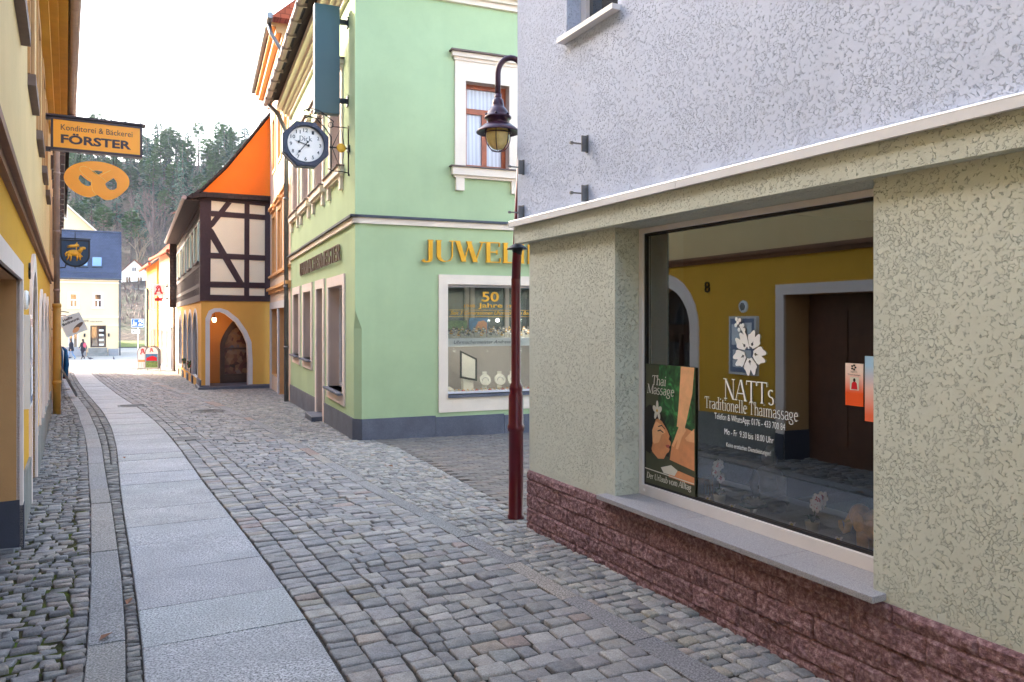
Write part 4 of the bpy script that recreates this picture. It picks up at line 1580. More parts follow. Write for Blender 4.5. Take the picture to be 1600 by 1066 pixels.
# ------------------------------------------------------------------ street lamp
lx, ly = 0.045, 6.43
lamp = thing("street_lamp", "dark red gooseneck street lamp at the corner of the massage shop", "street lamp", (lx, ly, G(ly)))
b = MB()
zb = G(ly)
b.lathe((lx - .012, ly, zb), [(0.072, 0), (0.072, 0.02), (0.062, 0.03), (0.062, 0.72), (0.072, 0.735), (0.072, 0.77), (0.062, 0.785), (0.062, 1.02), (0.05, 1.05), (0.056, 1.075), (0.056, 1.1), (0.04, 1.13), (0.039, 2.0)], 20)
b.tube([(lx - .012, ly, zb + 1.98), (lx + .0, ly, zb + 2.3), (lx + .05, ly, 3.56)], [.038, .037, .03], 16)
b.build("pole", M['wine_red'], lamp, True)
b = MB()
b.lathe((lx, ly, zb), [(0.035, 2.29), (0.085, 2.255), (0.09, 2.245), (0.045, 2.25), (0.036, 2.2)], 18)
b.build("collar", M['black_iron'], lamp, True)
b = MB()
hx = -0.118
lt_ = lx + .05
rad = (lt_ - hx) / 2
pts = [(lt_, ly, 3.5)] + [(lt_ - rad + rad * math.cos(R(a_)), ly, 3.70 + rad * 1.25 * math.sin(R(a_))) for a_ in range(0, 181, 15)] + [(hx, ly, 3.62), (hx, ly, 3.50)]
b.tube(pts, 0.024, 12)
b.tube([(hx, ly, 3.53), (hx, ly, 3.47)], 0.03, 12)
b.build("arm", M['plum'], lamp, True)
b = MB()
b.lathe((hx, ly, 0), [(0.0, 3.50), (0.03, 3.498), (0.046, 3.475), (0.052, 3.44), (0.054, 3.42), (0.062, 3.415), (0.092, 3.37), (0.1, 3.345), (0.112, 3.34), (0.112, 3.325), (0.085, 3.32), (0.085, 3.275)], 24)
b.build("cap", M['plum'], lamp, True)
b = MB()
b.lathe((hx, ly, 0), [(0.085, 3.285), (0.11, 3.275), (0.15, 3.245), (0.178, 3.218), (0.182, 3.205), (0.176, 3.205), (0.14, 3.228), (0.10, 3.25), (0.085, 3.255)], 32)
b.build("shade", M['plum'], lamp, True)
b = MB()
b.lathe((hx, ly, 0), [(0.083, 3.325), (0.083, 3.27)], 24)
b.lathe((hx, ly, 0), [(0.088, 3.255), (0.098, 3.215), (0.1, 3.18), (0.09, 3.13), (0.07, 3.095), (0.04, 3.07), (0, 3.062)], 24)
b.build("globe", M['lamp_glass'], lamp, True)
b = MB()
for k in range(6):
    a_ = math.pi * k / 3 + .4
    b.tube([(hx + math.cos(a_) * r_, ly + math.sin(a_) * r_, z_) for r_, z_ in ((.104, 3.25), (.112, 3.2), (.11, 3.15), (.095, 3.1), (.06, 3.06), (0.0, 3.045))], 0.004, 6)
    b.ball((hx + math.cos(a_) * .105, ly + math.sin(a_) * .105, 3.35), .012, 6, 4)
b.tube([(hx + .112 * math.cos(R(i * 20)), ly + .112 * math.sin(R(i * 20)), 3.2) for i in range(19)], 0.004, 6, False)
b.build("cage", M['plum'], lamp, True)

# ------------------------------------------------------------------ jeweller's house (green)
C0 = (-2.35, 11.5)
FJ = Fr(C0, (0.924, 0.383), (0.383, -0.924))
FL = Fr(C0, (-0.383, 0.924), (-0.924, -0.383))
jw = thing("jewellers_house", "pale green jeweller's corner house with cream window surrounds and gold letters", "shop house", (-1, 14, 0))
ZT = 7.0
gl_end = 8.25
# front with the gold letters
sw = (1.45, 3.6, 0.45, 2.19)
uwj = (1.743, 2.487, 4.05, 5.41)
uwk = (4.6, 5.35, 4.05, 5.41)
corner = [(0.10, -0.6), (0.10, 1.50), (0.0, 1.78), (0.0, ZT)]
wall(jw, FJ, [(7.5, ZT), (7.5, -0.6)] + corner, [rect(*sw), rect(*uwj), rect(*uwk)], M['green_wall'], 0.2, name="front_wall", rev=M['reveal'])
LW = [("shop", 0.96, 2.36, 0.45, 2.2), ("door", 3.03, 3.80, -0.28, 2.22), ("w1", 4.60, 5.74, 0.80, 2.22), ("w2", 6.52, 7.58, 0.80, 2.22)]
UW = [(1.15, 2.15), (3.05, 4.05), (4.95, 5.95), (6.75, 7.65)]
holes = [rect(a_, b_, c_, d_) for _, a_, b_, c_, d_ in LW] + [rect(a_, b_, 4.12, 5.55) for a_, b_ in UW]
wall(jw, FL, [(gl_end, ZT), (gl_end, -0.8)] + corner, holes, M['green_wall'], 0.24, name="street_wall", rev=M['reveal'])
b = MB()
p1, p2 = FJ.P(.1, 0, -.6), FL.P(.1, 0, -.6)
q1, q2 = FJ.P(.1, 0, 1.5), FL.P(.1, 0, 1.5)
b.face([p1, p2, q2, q1])
b.face([q1, q2, FJ.P(0, 0, 1.78)])
b.build("chamfered_corner", M['green_wall'], jw)
# plinth
b = MB()
zl = lambda u: 0.145 - 0.016 * u
edges = [0.10, 0.96 + .9, 2.85]
for (ua, ub) in ((0.10, 1.3), (1.306, 2.85), (3.98, 5.4), (5.406, 6.9), (6.906, gl_end)):
    b.slab(FL, [(ua, -0.7), (ub, -0.7), (ub, zl(ub)), (ua, zl(ua))], -0.02, 0.022, back=False)
b.build("base_course", M['slate_plinth'], jw)
b = MB()
for (ua, ub) in ((0.10, 1.25), (1.256, 2.4), (2.406, 3.6), (3.606, 5.0), (5.006, 7.5)):
    b.slab(FJ, [(ua, -0.7), (ub, -0.7), (ub, 0.14 - .02 * ua), (ua, 0.14 - .02 * ua)], -0.02, 0.022, back=False)
p1, p2 = FJ.P(.1, .022, -.6), FL.P(.1, .022, -.6)
q1, q2 = FJ.P(.1, .022, .14), FL.P(.1, .022, .143)
b.face([p1, p2, q2, q1])
b.build("base_course", M['slate_plinth'], jw)
# string course
b = MB()
for F_, L_, e in ((FJ, 7.5, 0.0), (FL, gl_end, 0.0)):
    b.box(F_, -0.045, L_, -0.05, 0.045, 3.08, 3.17)
    b.m = 1
    b.box(F_, -0.085, L_, -0.05, 0.085, 3.17, 3.205)
    b.m = 0
b.build("string_course", [M['cream_trim'], M['dark_strip']], jw)
# eaves cornice
b = MB()
for F_, L_ in ((FJ, 7.5), (FL, gl_end + .15)):
    for (n_, za, zb_) in ((0.06, 6.62, 6.70), (0.12, 6.70, 6.76), (0.20, 6.76, 6.84), (0.32, 6.84, 6.98)):
        b.box(F_, -n_, L_, -0.05, n_, za, zb_)
b.build("cornice", M['cream_trim'], jw)
b = MB()
b.m = 0
b.face([FJ.P(-.5, .5, 6.99), FJ.P(8, .5, 6.99), FJ.P(8, -4, 10.5), FJ.P(4, -4, 10.5)])
b.face([FJ.P(-.5, .5, 6.99), FJ.P(4, -4, 10.5), FJ.P(4, -6, 10.5), FL.P(8.6, .5, 6.99)])
b.box(FJ, -.45, 7.8, -8, .45, 6.975, 6.992)
b.build("roof", M['dark_tile'], jw)
b = MB()
b.tube([FL.P(-.55, .56, 7.02), FL.P(8.6, .56, 7.02)], .075, 10)
for u in np.arange(-.4, 8.6, .75):
    b.box(FL, u, u + .03, .45, .645, 6.93, 7.0)
b.build("gutter", M['zinc_brown'], jw)

# openings of the green house
w = window(jw, FJ, *sw, dep=0.19, mull=0, fw=0.035, sur=0.02, surw=0.15, surm='cream_trim', sill=(0.0, 0.05, 0.045), sillm='slate_plinth', surz=0.18, pane='clear_glass')
window(jw, FJ, *uwj, dep=0.19, fr='wood_orange', pane='curtain', mull=1, trans=4.98, fw=0.07)
window(jw, FJ, *uwk, dep=0.19, fr='wood_orange', pane='curtain', mull=1, trans=4.98, fw=0.07)


def hooded(F_, u0, u1, z0, z1, low):
    b = MB()
    b.slab(F_, rect(u0 - .18, u1 + .18, z0 - .02, z1 + .36 if low else z1 + .2), -.02, .03, [rect(u0, u1, z0, z1)], back=False)
    zt = z1 + (.36 if low else .2)
    b.box(F_, u0 - .24, u1 + .24, -.02, .09, zt, zt + .07)
    b.box(F_, u0 - .20, u1 + .20, -.02, .05, zt - .05, zt)
    b.box(F_, u0 - .24, u1 + .24, -.02, .10, z0 - .14, z0 - .02)
    b.box(F_, u0 - .20, u1 + .20, -.02, .06, z0 - .18, z0 - .14)
    for c_ in (u0 - .10, u1 + .10):
        b.box(F_, c_ - .07, c_ + .07, -.02, .055, z0 - .38, z0 - .18)
    b.m = 1
    b.box(F_, u0 - .27, u1 + .27, -.02, .14, zt + .07, zt + .095)
    b.box(F_, u0 - .27, u1 + .27, -.02, .13, z0 - .02, z0 + .0)
    return b.build("window_surround", [M['cream_trim'], M['stone_sill']], jw)


hooded(FJ, *uwj, True)
hooded(FJ, *uwk, True)
for a_, b_ in UW:
    window(jw, FL, a_, b_, 4.12, 5.55, dep=0.19, fr='white_frame', pane='curtain', mull=1, trans=5.1)
    hooded(FL, a_, b_, 4.12, 5.55, False)
for nm, a_, b_, c_, d_ in LW:
    if nm == "door":
        dr = MB()
        dr.box(FL, a_, b_, -.26, -.21, -.3, d_)
        dd = dr.build("door", M['brown_door'], jw)
        dr = MB()
        dr.box(FL, a_ + .12, b_ - .12, -.208, -.2, .7, d_ - .15)
        dr.build("pane", M['pane'], dd)
        dr = MB()
        dr.tube([FL.P(b_ - .06, -.2, .75), FL.P(b_ - .06, -.16, .75), FL.P(b_ - .06, -.16, .95), FL.P(b_ - .06, -.2, .95)], .012, 8)
        dr.build("handle", M['zinc'], dd)
        s_ = MB()
        s_.slab(FL, rect(a_ - .17, b_ + .17, -.35, d_ + .17), -.02, .025, [rect(a_, b_, -.36 + .02, d_)], back=False)
        s_.build("surround", M['pink_trim'], dd)
        bx(jw, "doorstep", FL, a_ - .02, b_ + .1, -.2, .22, -.6, G(14.6) + .1, M['slate_plinth'], 0.01)
    else:
        window(jw, FL, a_, b_, c_, d_, dep=0.22, mull=0 if nm == "shop" else 1, pane='pane', sur=.025, surw=.17, surm='pink_trim', surz=c_ - .2,
               sill=(.06, .11, .035), sillm='slate_plinth')
# gold letters and bronze letters
b = MB()
put_serif(b, FJ, "JUWELIER", 1.02, 3.40, 2.545, 0.325, 0.075, thick=0.04, wk=0.13, wt=0.04)
b.build("gold_letters", M['gold'], jw)
b = MB()
put_serif(b, FL, "UHRMACHERMEISTER", 6.15, 1.05, 2.60, 0.27, 0.05, thick=0.025, wk=0.12, wt=0.04)
b.build("bronze_letters", M['brown_metal'], jw)

# display behind the jeweller's window (seen through the clear pane)
M['case_back'] = plain("grey_beige_board", srgb(176, 166, 158), 0.7, 0, 0.05)
dis = MB()
dis.m = 0
dis.box(FJ, 1.35, 3.7, -1.0, -.96, .2, 1.33)        # back board, lower case
dis.m = 2
dis.box(FJ, 1.35, 3.7, -1.0, -.215, .40, .44)        # floor of the lower case
dis.box(FJ, 1.35, 3.7, -1.0, -.21, 1.20, 1.33)        # counter between the cases
dis.m = 0
dis.box(FJ, 1.35, 1.39, -1.0, -.21, .44, 2.3)
dis.box(FJ, 3.66, 3.7, -1.0, -.21, .44, 2.3)
dis.box(FJ, 1.35, 3.7, -1.0, -.21, 2.3, 2.34)
for u in (1.39, 2.06, 2.16, 2.80, 3.3):
    dis.box(FJ, u, u + (.07 if u > 1.5 else .03), -.98, -.92, 1.33, 2.3)
dis.box(FJ, 1.39, 3.66, -.98, -.92, 1.33, 1.42)
dis.m = 1
dis.box(FJ, 1.39, 3.66, -1.0, -.985, 1.33, 2.3)
dis.build("display_case", [M['case_back'], M['pane'], M['white_sign']], jw)
b = MB()
put_text(b, FJ, "Uhrmachermeister Andreas Dick", 1.62, 2.80, 1.245, 0.055, -.205, shear=.3)
b.m = 1
put_text(b, FJ, "50", 2.08, 2.38, 1.93, 0.16, -.16, bold=.02)
put_text(b, FJ, "Jahre", 2.02, 2.44, 1.83, 0.075, -.16, bold=.015)
put_text(b, FJ, "1948", 1.78, 1.96, 1.83, 0.05, -.16)
put_text(b, FJ, "1998", 2.52, 2.70, 1.83, 0.05, -.16)
put_text(b, FJ, "Seit 3 Generationen Uhrmacher in Bad Schandau", 1.55, 3.3, 1.715, 0.06, -.16, shear=.3)
b.box(FJ, 1.53, 3.32, -.162, -.158, 1.785, 1.79)
b.box(FJ, 1.53, 3.32, -.162, -.158, 1.68, 1.685)
b.build("window_lettering", [M['navy'], M['gold_paint']], jw)
b = MB()
for u in (1.72, 2.1, 2.5, 2.9):
    b.lathe(FJ.P(u, -.45, 1.197), [(0, 0), (.022, 0), (.022, -.004), (0, -.006)], 10)
b.build("downlight", M['warm_spot'], jw)
for u, z_, e_ in ((1.72, 1.12, .22), (2.3, 1.12, .26), (2.9, 1.12, .26), (2.9, 1.62, .6)):
    ld = bpy.data.lights.new("display_spot", 'POINT')
    ld.energy = e_
    ld.color = (1, .94, .86)
    ld.shadow_soft_size = .03
    lo_ = bpy.data.objects.new("display_spot", ld)
    COL.objects.link(lo_)
    lo_.parent = jw
    lo_.location = FJ.P(u, -.42, z_) - wl(jw)
# goods: boxes, watches, busts
M['pic_green'] = plain("green_picture", srgb(110, 140, 80), 0.5, 0, 0.5, 16)
M['pic_blue'] = plain("blue_picture", srgb(70, 128, 178), 0.5, 0, 0.4, 9)
M['silver'] = plain("silver", srgb(206, 204, 206), 0.25, 0.8, 0.2, 30)
for (ua, ub, za, m_, lb) in ((1.66, 2.02, 1.62, 'pic_green', "picture card of green leaves standing above the watches in the jeweller's window"),
                           (2.06, 2.40, 1.66, 'pic_blue', "picture card of a hand in blue standing above the watches in the jeweller's window")):
    p = thing("picture_card", lb, "picture card", FJ.P((ua + ub) / 2, -.72, 1.332))
    q = MB()
    q.slab(FJ, rect(ua, ub, 1.40, za), -.74, -.72)
    q.build("card", M[m_], p)
    q = MB()
    q.box(FJ, (ua + ub) / 2 - .03, (ua + ub) / 2 + .03, -.80, -.74, 1.332, 1.5)
    q.build("support", M['p_white'], p)
    if m_ == 'pic_blue':
        q = MB()
        q.panel(FJ, [(2.2, 1.41), (2.38, 1.41), (2.38, 1.58), (2.32, 1.62), (2.22, 1.6), (2.17, 1.5)], [], -.717)
        q.build("hand", M['p_skin'], p)
k = 0
for row in range(4):
    for i in range(24):
        u = 1.46 + i * .092 + random.uniform(-.02, .02)
        if u > 3.55:
            continue
        n_ = -.30 - row * .11
        z_ = 1.332 + row * .028
        p = FJ.P(u, n_, z_)
        if random.random() < .08:
            continue
        b = MB()
        b.box(FJ, u - .018, u + .018, n_ - .03, n_, z_ - (.0 if row == 0 else row * .028 - .0), z_ + .05)
        b.m = 1 + (k % 3 == 0)
        k += 1
        b.tube([FJ.P(u, n_ - .0, z_ + .05), FJ.P(u, n_ + .012, z_ + .066)], .026, 10)
        b.tube([FJ.P(u, n_ - .012, z_ + .03), FJ.P(u, n_ + .004, z_ + .1)], .012, 6)
        b.m = 3
        b.tube([FJ.P(u, n_ + .012, z_ + .067), FJ.P(u, n_ + .014, z_ + .0693)], .02, 10)
        tag(b.build("wrist_watch", [M['p_white'], M['silver'], M['gilt'], M['dial'] if k % 2 else M['black']]),
            "wrist watch on a white stand in the jeweller's crowded upper display", "watch", "watches in the jeweller's window")
for i, u in enumerate((2.33, 2.60, 2.84)):
    b = MB()
    b.box(FJ, u - .04, u + .04, -.72, -.70, .442, .75)
    b.tube([FJ.P(u, -.7, .6), FJ.P(u, -.66, .615)], .10, 18)
    b.m = 1
    b.lathe(FJ.P(u, -.655, .6), [(.05, 0), (.055, .004), (.06, 0)], 16, FJ.n)
    tag(b.build("necklace_stand", [M['p_white'], M['silver']]), ["round white necklace stand, left of three in the jeweller's lower display", "round white necklace stand, middle of three in the jeweller's lower display", "round white necklace stand, right of three in the jeweller's lower display"][i], "jewellery stand", "necklace stands in the jeweller's window")
b = MB()
b.slab(FJ, [(1.86, .66), (2.16, .60), (2.16, .98), (1.86, 1.12)], -.62, -.60, [[(1.89, .69), (2.13, .64), (2.13, .96), (1.89, 1.08)]])
b.m = 1
b.panel(FJ, [(1.89, .69), (2.13, .64), (2.13, .96), (1.89, 1.08)], [], -.61)
b.box(FJ, 1.92, 2.1, -.72, -.615, .442, .66)
tag(b.build("framed_necklace", [M['black'], M['p_white']]), "black framed white panel with a necklace in the jeweller's lower display", "framed jewellery")
b = MB()
b.lathe(FJ.P(1.62, -.5, .442), [(0, .0), (.10, .0), (.11, .02), (.08, .06), (.03, .09), (0, .095)], 16)
tag(b.build("necklace_bust", M['p_white']), "low white necklace bust at the left of the jeweller's lower display", "jewellery stand")
for i in range(52):
    u = 1.5 + (i % 26) * .078 + (i // 26) * .03
    b = MB()
    nr_ = -.04 * (i // 26) * 3
    b.box(FJ, u, u + .05, -.36 + nr_, -.32 + nr_, .442, .462 + .012 * (i // 26))
    b.m = 1
    b.lathe(FJ.P(u + .025, -.34 + nr_, .468 + .012 * (i // 26)), [(.012, 0), (.016, .004), (.012, .008), (.009, .004), (.012, 0)], 10)
    tag(b.build("ring_box", [M['p_white'] if i % 3 else M['red_sign'], M['gold']]), "small jewellery box lying at the front of the lower display", "jewellery box", "jewellery boxes in the jeweller's window")

# downpipe at the far end of the green house
b = MB()
b.tube([FL.P(8.32, .10, G(19) - .1), FL.P(8.32, .10, 6.3), FL.P(8.35, .3, 6.75), FL.P(8.38, .52, 6.95)], .055, 10)
for z_ in (.9, 2.4, 4.6, 6.0):
    b.tube([FL.P(8.32, .10, z_), FL.P(8.32, .10, z_ + .07)], .066, 10)
b.build("downpipe", M['zinc'], jw, True)
# interior blockers so that panes and lanes never show daylight through
b = MB()
b.box(FJ, 1.2, 7.4, -7.5, -1.02, -.5, 6.9)
b.build("inner_wall", M['dark_void'], jw)

# long green sign box standing off the street wall
sg = thing("hanging_sign_box", "tall blank dark green sign box above the octagonal clock", "sign", FL.P(.9, .5, 4.9))
b = MB()
FSG = Fr(FL.P(0.5, 0, 0)[:2], (-0.924, -0.383), (0.383, -0.924))      # reads across the lane, u = distance from wall
b.slab(FSG, rect(.14, .52, 4.82, 6.49), -.16, 0.0)
b.build("box", M['dark_green'], sg, bevel=.008)
b = MB()
for z_ in (5.05, 6.28):
    b = MB()
    b.box(FSG, .02, .15, -.105, -.055, z_ - .035, z_ + .035)
    b.box(FSG, .0, .02, -.14, -.02, z_ - .08, z_ + .08)
    b.build("arm", M['black_iron'], sg)

# octagonal clock on a scrolled bracket
ck = thing("street_clock", "black octagonal clock with white dial on a scrolled iron bracket", "clock", FL.P(.5, .9, 4.3))
FCK = Fr(FL.P(0.42, 0, 0)[:2], (0.924, 0.383), (0.383, -0.924))       # u grows towards the wall
cu_, cz_ = -.67, 4.28
oc = lambda r_, off_=22.5: [(cu_ + r_ * math.cos(R(off_ + 45 * i)), cz_ + r_ * math.sin(R(off_ + 45 * i))) for i in range(8)]
circ = lambda r_, n_=36: [(cu_ + r_ * math.cos(2 * math.pi * i / n_), cz_ + r_ * math.sin(2 * math.pi * i / n_)) for i in range(n_)]
b = MB()
b.slab(FCK, oc(.365), -.10, .06, [circ(.27)])
b.slab(FCK, oc(.345), .06, .08, [circ(.285)], back=False)
b.rim(FCK, circ(.27), .08, .0)
for i in range(8):
    for dd in (-9, 9):
        aa = R(22.5 + 45 * i + dd)
        b.ball(FCK.P(cu_ + .318 * math.cos(aa), .082, cz_ + .318 * math.sin(aa)), .010, 6, 4)
b.build("casing", M['clock_blue'], ck)
b = MB()
b.panel(FCK, circ(.272), [], .03)
b.panel(FCK, circ(.272), [], -.08)
b.build("dial", M['dial'], ck)
b = MB()
for h_ in range(1, 13):
    aa = R(90 - 30 * h_)
    s_ = str(h_)
    ww = .034 * len(s_)
    cx, cy = cu_ + .215 * math.cos(aa), cz_ + .215 * math.sin(aa)
    put_text(b, FCK, s_, cx - ww / 2, cx + ww / 2, cy - .027, .054, .033, bold=.012)
put_serif(b, FCK, "Dick", cu_ - .095, cu_ + .095, cz_ + .055, .07, .033, wk=.1, wt=.05)
b.build("numerals", M['black'], ck)
b = MB()


def hand(ang, ln, w_, n_):
    ca, sa = math.cos(R(ang)), math.sin(R(ang))
    for pts in ([(-.05, -w_ * .6), (ln * .55, -w_ * .5), (ln, 0), (ln * .55, w_ * .5), (-.05, w_ * .6)],
                [(ln * .48, 0), (ln * .58, -w_ * 2.1), (ln * .72, 0), (ln * .58, w_ * 2.1)],
                [(-.06, -w_ * 1.4), (-.03, -w_ * 1.4), (-.03, w_ * 1.4), (-.06, w_ * 1.4)]):
        b.slab(FCK, [(cu_ + x * ca - y * sa, cz_ + x * sa + y * ca) for x, y in pts], n_, n_ + .004)
        n_ += .0045


hand(161, .18, .012, .036)
hand(231, .25, .010, .052)
b.build("hands", M['black'], ck)
b = MB()
bar = lambda pts, r_=.009, n_=-.01: b.tube([FCK.P(u, n_, z) for u, z in pts], r_, 6)
wallu = -.02
bar([(wallu, cz_ + .36), (wallu, cz_ - .42)], .011)
bar([(cu_ + .36, cz_), (wallu, cz_)], .012)
bar([(cu_ + .385, cz_ + .16), (cu_ + .385, cz_ - .40)])
bar([(cu_ + .34, cz_ - .33), (cu_ + .42, cz_ - .36), (wallu - .1, cz_ - .36), (wallu, cz_ - .38), (wallu + .02, cz_ - .42)])
bar([(wallu, cz_ + .32), (wallu - .25, cz_ + .32), (cu_ + .42, cz_ + .40), (cu_ + .22, cz_ + .54), (cu_ + .08, cz_ + .57), (cu_ - .02, cz_ + .52)])
bar([(cu_ + .385, cz_ + .16), (cu_ + .30, cz_ + .28), (cu_ + .16, cz_ + .42), (cu_ + .05, cz_ + .44), (cu_ - .01, cz_ + .40)])
mid = (cu_ + .385 + wallu) / 2 + .02
bar([(cu_ + .40, cz_), (mid, cz_ + .31), (wallu - .06, cz_)], .008)
bar([(cu_ + .40, cz_), (mid, cz_ - .35), (wallu - .06, cz_)], .008)
for (u, z, r_) in ((cu_ + .22, cz_ + .46, .045), (cu_ + .08, cz_ + .50, .03), (cu_ + .38, cz_ + .34, .04)):
    b.tube([FCK.P(u + r_ * math.cos(R(i * 30)), -.01, z + r_ * math.sin(R(i * 30))) for i in range(13)], .006, 6, False)
b.box(FCK, wallu - .02, .02, -.05, .03, cz_ - .05, cz_ + .05)
b.build("bracket", M['black_iron'], ck)
b = MB()
for i in range(14):
    aa = 2 * math.pi * i / 14
    b.ball(FCK.P(mid + .055 * math.cos(aa), 0, cz_ + .055 * math.sin(aa)), .018, 6, 5)
b.lathe(FCK.P(mid, -.015, cz_), [(.06, 0), (.06, .02), (.04, .035), (.02, .025), (0, .04)], 16, FCK.n)
b.build("rosette", M['gold_paint'], ck, True)


# ------------------------------------------------------------------ narrow cream house
FC = Fr((-5.52, 19.15), (-0.374, 0.927), (-0.927, -0.374))
ch = thing("cream_house", "narrow cream house with orange mouldings squeezed between green house and half timbered house", "house", FC.P(3, -2, 0))
CL = 6.2
M['orange_trim'] = plain("apricot_moulding", srgb(226, 168, 108), 0.7, 0, 0.08, 4)
cw = [(0.55, 1.45), (2.35, 3.25), (4.2, 5.1)]
hs = [rect(a_, b_, 3.05, 4.75) for a_, b_ in cw] + [rect(a_, b_, 6.2, 7.75) for a_, b_ in cw] + [rect(.7, 3.0, -.7, 1.95), rect(3.6, 5.6, -.1, 1.95)]
wall(ch, FC, rect(-.1, CL, -1, 8.9), hs, M['pale_house'], .22, rev=M['orange_trim'])
b = MB()
b.panel(Fr(FC.P(-.1, 0, 0)[:2], (.927, .374), (.374, -.927)), rect(0, 4, 6.5, 8.9), [], 0)
b.face([FC.P(-.1, 0, 8.9), FC.P(CL, 0, 8.9), FC.P(CL, -4, 8.9), FC.P(-.1, -4, 8.9)])
b.build("side_wall", M['pale_house'], ch)
b = MB()
for (za, zb_, n_) in ((2.42, 2.52, .06), (2.52, 2.60, .13), (3.93 - 1.0, 3.0, .07), (8.45, 8.55, .10), (8.55, 8.7, .22), (8.7, 8.85, .36), (8.85, 8.95, .46)):
    if za in (3.93 - 1.0, 8.45):
        b.build("moulding", M['orange_trim'], ch)
        b = MB()
    b.box(FC, -.1, CL + (0 if za < 8 else .1), -.02, n_, za, zb_)
b.build("moulding", M['orange_trim'], ch)
for a_, b_ in cw:
    window(ch, FC, a_, b_, 3.05, 4.75, dep=.18, pane='curtain', mull=1, trans=4.2, sur=.03, surw=.12, surm='orange_trim')
    window(ch, FC, a_, b_, 6.2, 7.75, dep=.18, pane='curtain', mull=1, trans=7.2, sur=.03, surw=.1, surm='orange_trim')
    q = MB()
    q.box(FC, a_ - .2, b_ + .2, -.01, .14, 4.98, 5.06)
    q.box(FC, a_ - .16, b_ + .16, -.01, .09, 4.90, 4.98)
    q.build("window_hood", M['orange_trim'], ch)
q = MB()
for u in (.7, 1.45, 2.2, 2.93):
    q.box(FC, u, u + .07, -.2, -.14, -.6, 1.95)
q.box(FC, .7, 3.0, -.2, -.14, 1.6, 1.7)
q.box(FC, .7, 3.0, -.2, -.14, -.6, -.1)
sd = q.build("shop_front", M['wood_door'], ch)
q = MB()
q.box(FC, .72, 2.98, -.21, -.17, -.5, 1.94)
q.build("pane", M['pane'], sd)
window(ch, FC, 3.6, 5.6, -.1, 1.95, dep=.2, fr='wood_door', mull=1)
b = MB()
for (ua, ub) in ((.45, .7), (3.0, 3.3), (5.6, 5.9)):
    b.box(FC, ua, ub, -.01, .04, -1, 2.1)
b.box(FC, .45, 5.9, -.01, .041, 1.95, 2.15)
b.build("stone_surround", M['grey_trim'], ch)
b = MB()
b.face([FC.P(-.4, .5, 8.97), FC.P(CL + .2, .5, 8.97), FC.P(CL + .2, -3.5, 12.5), FC.P(-.4, -3.5, 12.5)])
b.face([FC.P(-.4, .5, 8.97), FC.P(-.4, -3.5, 12.5), FC.P(-.4, -3.5, 8.97)])
b.build("roof", M['red_tile'], ch)
b = MB()
b.tube([FC.P(-.4, .52, 9.0), FC.P(CL + .2, .52, 9.0)], .075, 10)
b.build("gutter", M['zinc'], ch)
b = MB()
b.tube([FC.P(.05, .52, 8.93), FC.P(.02, .46, 8.7), FC.P(-.02, .25, 8.35), FC.P(-.03, .12, 8.1), FC.P(-.03, .12, 6.9)], .05, 10)
b.build("downpipe", M['zinc'], ch, True)

# ------------------------------------------------------------------ half-timbered house
H0 = (-9.75, 24.1)
FG = Fr(H0, (0.90, 0.436), (0.436, -0.90))            # gable front, faces up the lane
FH = Fr(H0, (-0.441, 0.897), (-0.897, -0.441))        # long side on the lane
ht = thing("half_timbered_house", "old house with dark timber frame over apricot arcade and a bright orange gable", "house", FG.P(1.2, -4, 0))
GW, HL = 6.0, 15.4
ZE = 5.45
ap = [(.25, -1.2), (1.395, -1.2), (1.40, .25), (1.37, .84), (1.25, 1.16), (1.02, 1.535), (.73, 1.79), (.56, 1.865), (.41, 1.86), (.31, 1.79), (.25, 1.56)]
wall(ht, FG, rect(0, GW, -1.5, 2.22), [ap], M['ht_yellow'], .30, name="arcade_wall", rev=M['grey_trim'])
b = MB()
ap2 = [(.12, -1.2), (1.53, -1.2), (1.535, .28), (1.50, .90), (1.36, 1.25), (1.10, 1.64), (.78, 1.91), (.56, 1.985), (.38, 1.98), (.22, 1.9), (.12, 1.66)]
b.slab(FG, ap2, -.02, .03, [ap], back=False)
b.build("arch_surround", M['grey_trim'], ht)
ac = [(1.5, 3.6), (4.3, 6.3), (7.3, 9.5), (10.9, 13.3)]
ahs = [archloop(a_, b_, -.30 - .03 * a_ * .5, .95, 1.87, point=False) for a_, b_ in ac]
wall(ht, FH, rect(0, HL, -1.8, 2.22), ahs, M['ht_yellow'], .35, name="arcade_wall", rev=M['grey_trim'])
for i, (a_, b_) in enumerate(ac):
    q = MB()
    q.slab(FH, archloop(a_ - .13, b_ + .13, ahs[i][0][1] - .02, .95, 2.0), -.02, .025, [ahs[i]], back=False)
    q.build("arch_surround", M['grey_trim'], ht)
    q = MB()
    q.box(FH, a_, b_, -.34, -.30, -1, 1.9)
    fr_ = q.build("window", M['grey_trim'], ht)
    q = MB()
    q.box(FH, a_ + .15, b_ - .15, -.298, -.29, .0, 1.5)
    q.build("pane", M['curtain'], fr_)
b = MB()
for (a_, b_) in ((0, 1.4), (3.7, 4.2), (6.4, 7.2), (9.6, 10.8), (13.4, HL)):
    b.box(FH, a_, b_, -.02, .05, -2, G(24 + a_) + .28)
b.box(FG, -.05, .24, -.02, .05, -1.5, -.45)
b.box(FG, 1.41, 2.4, -.02, .05, -1.5, -.47)
b.build("base_stones", M['slate_plinth'], ht)
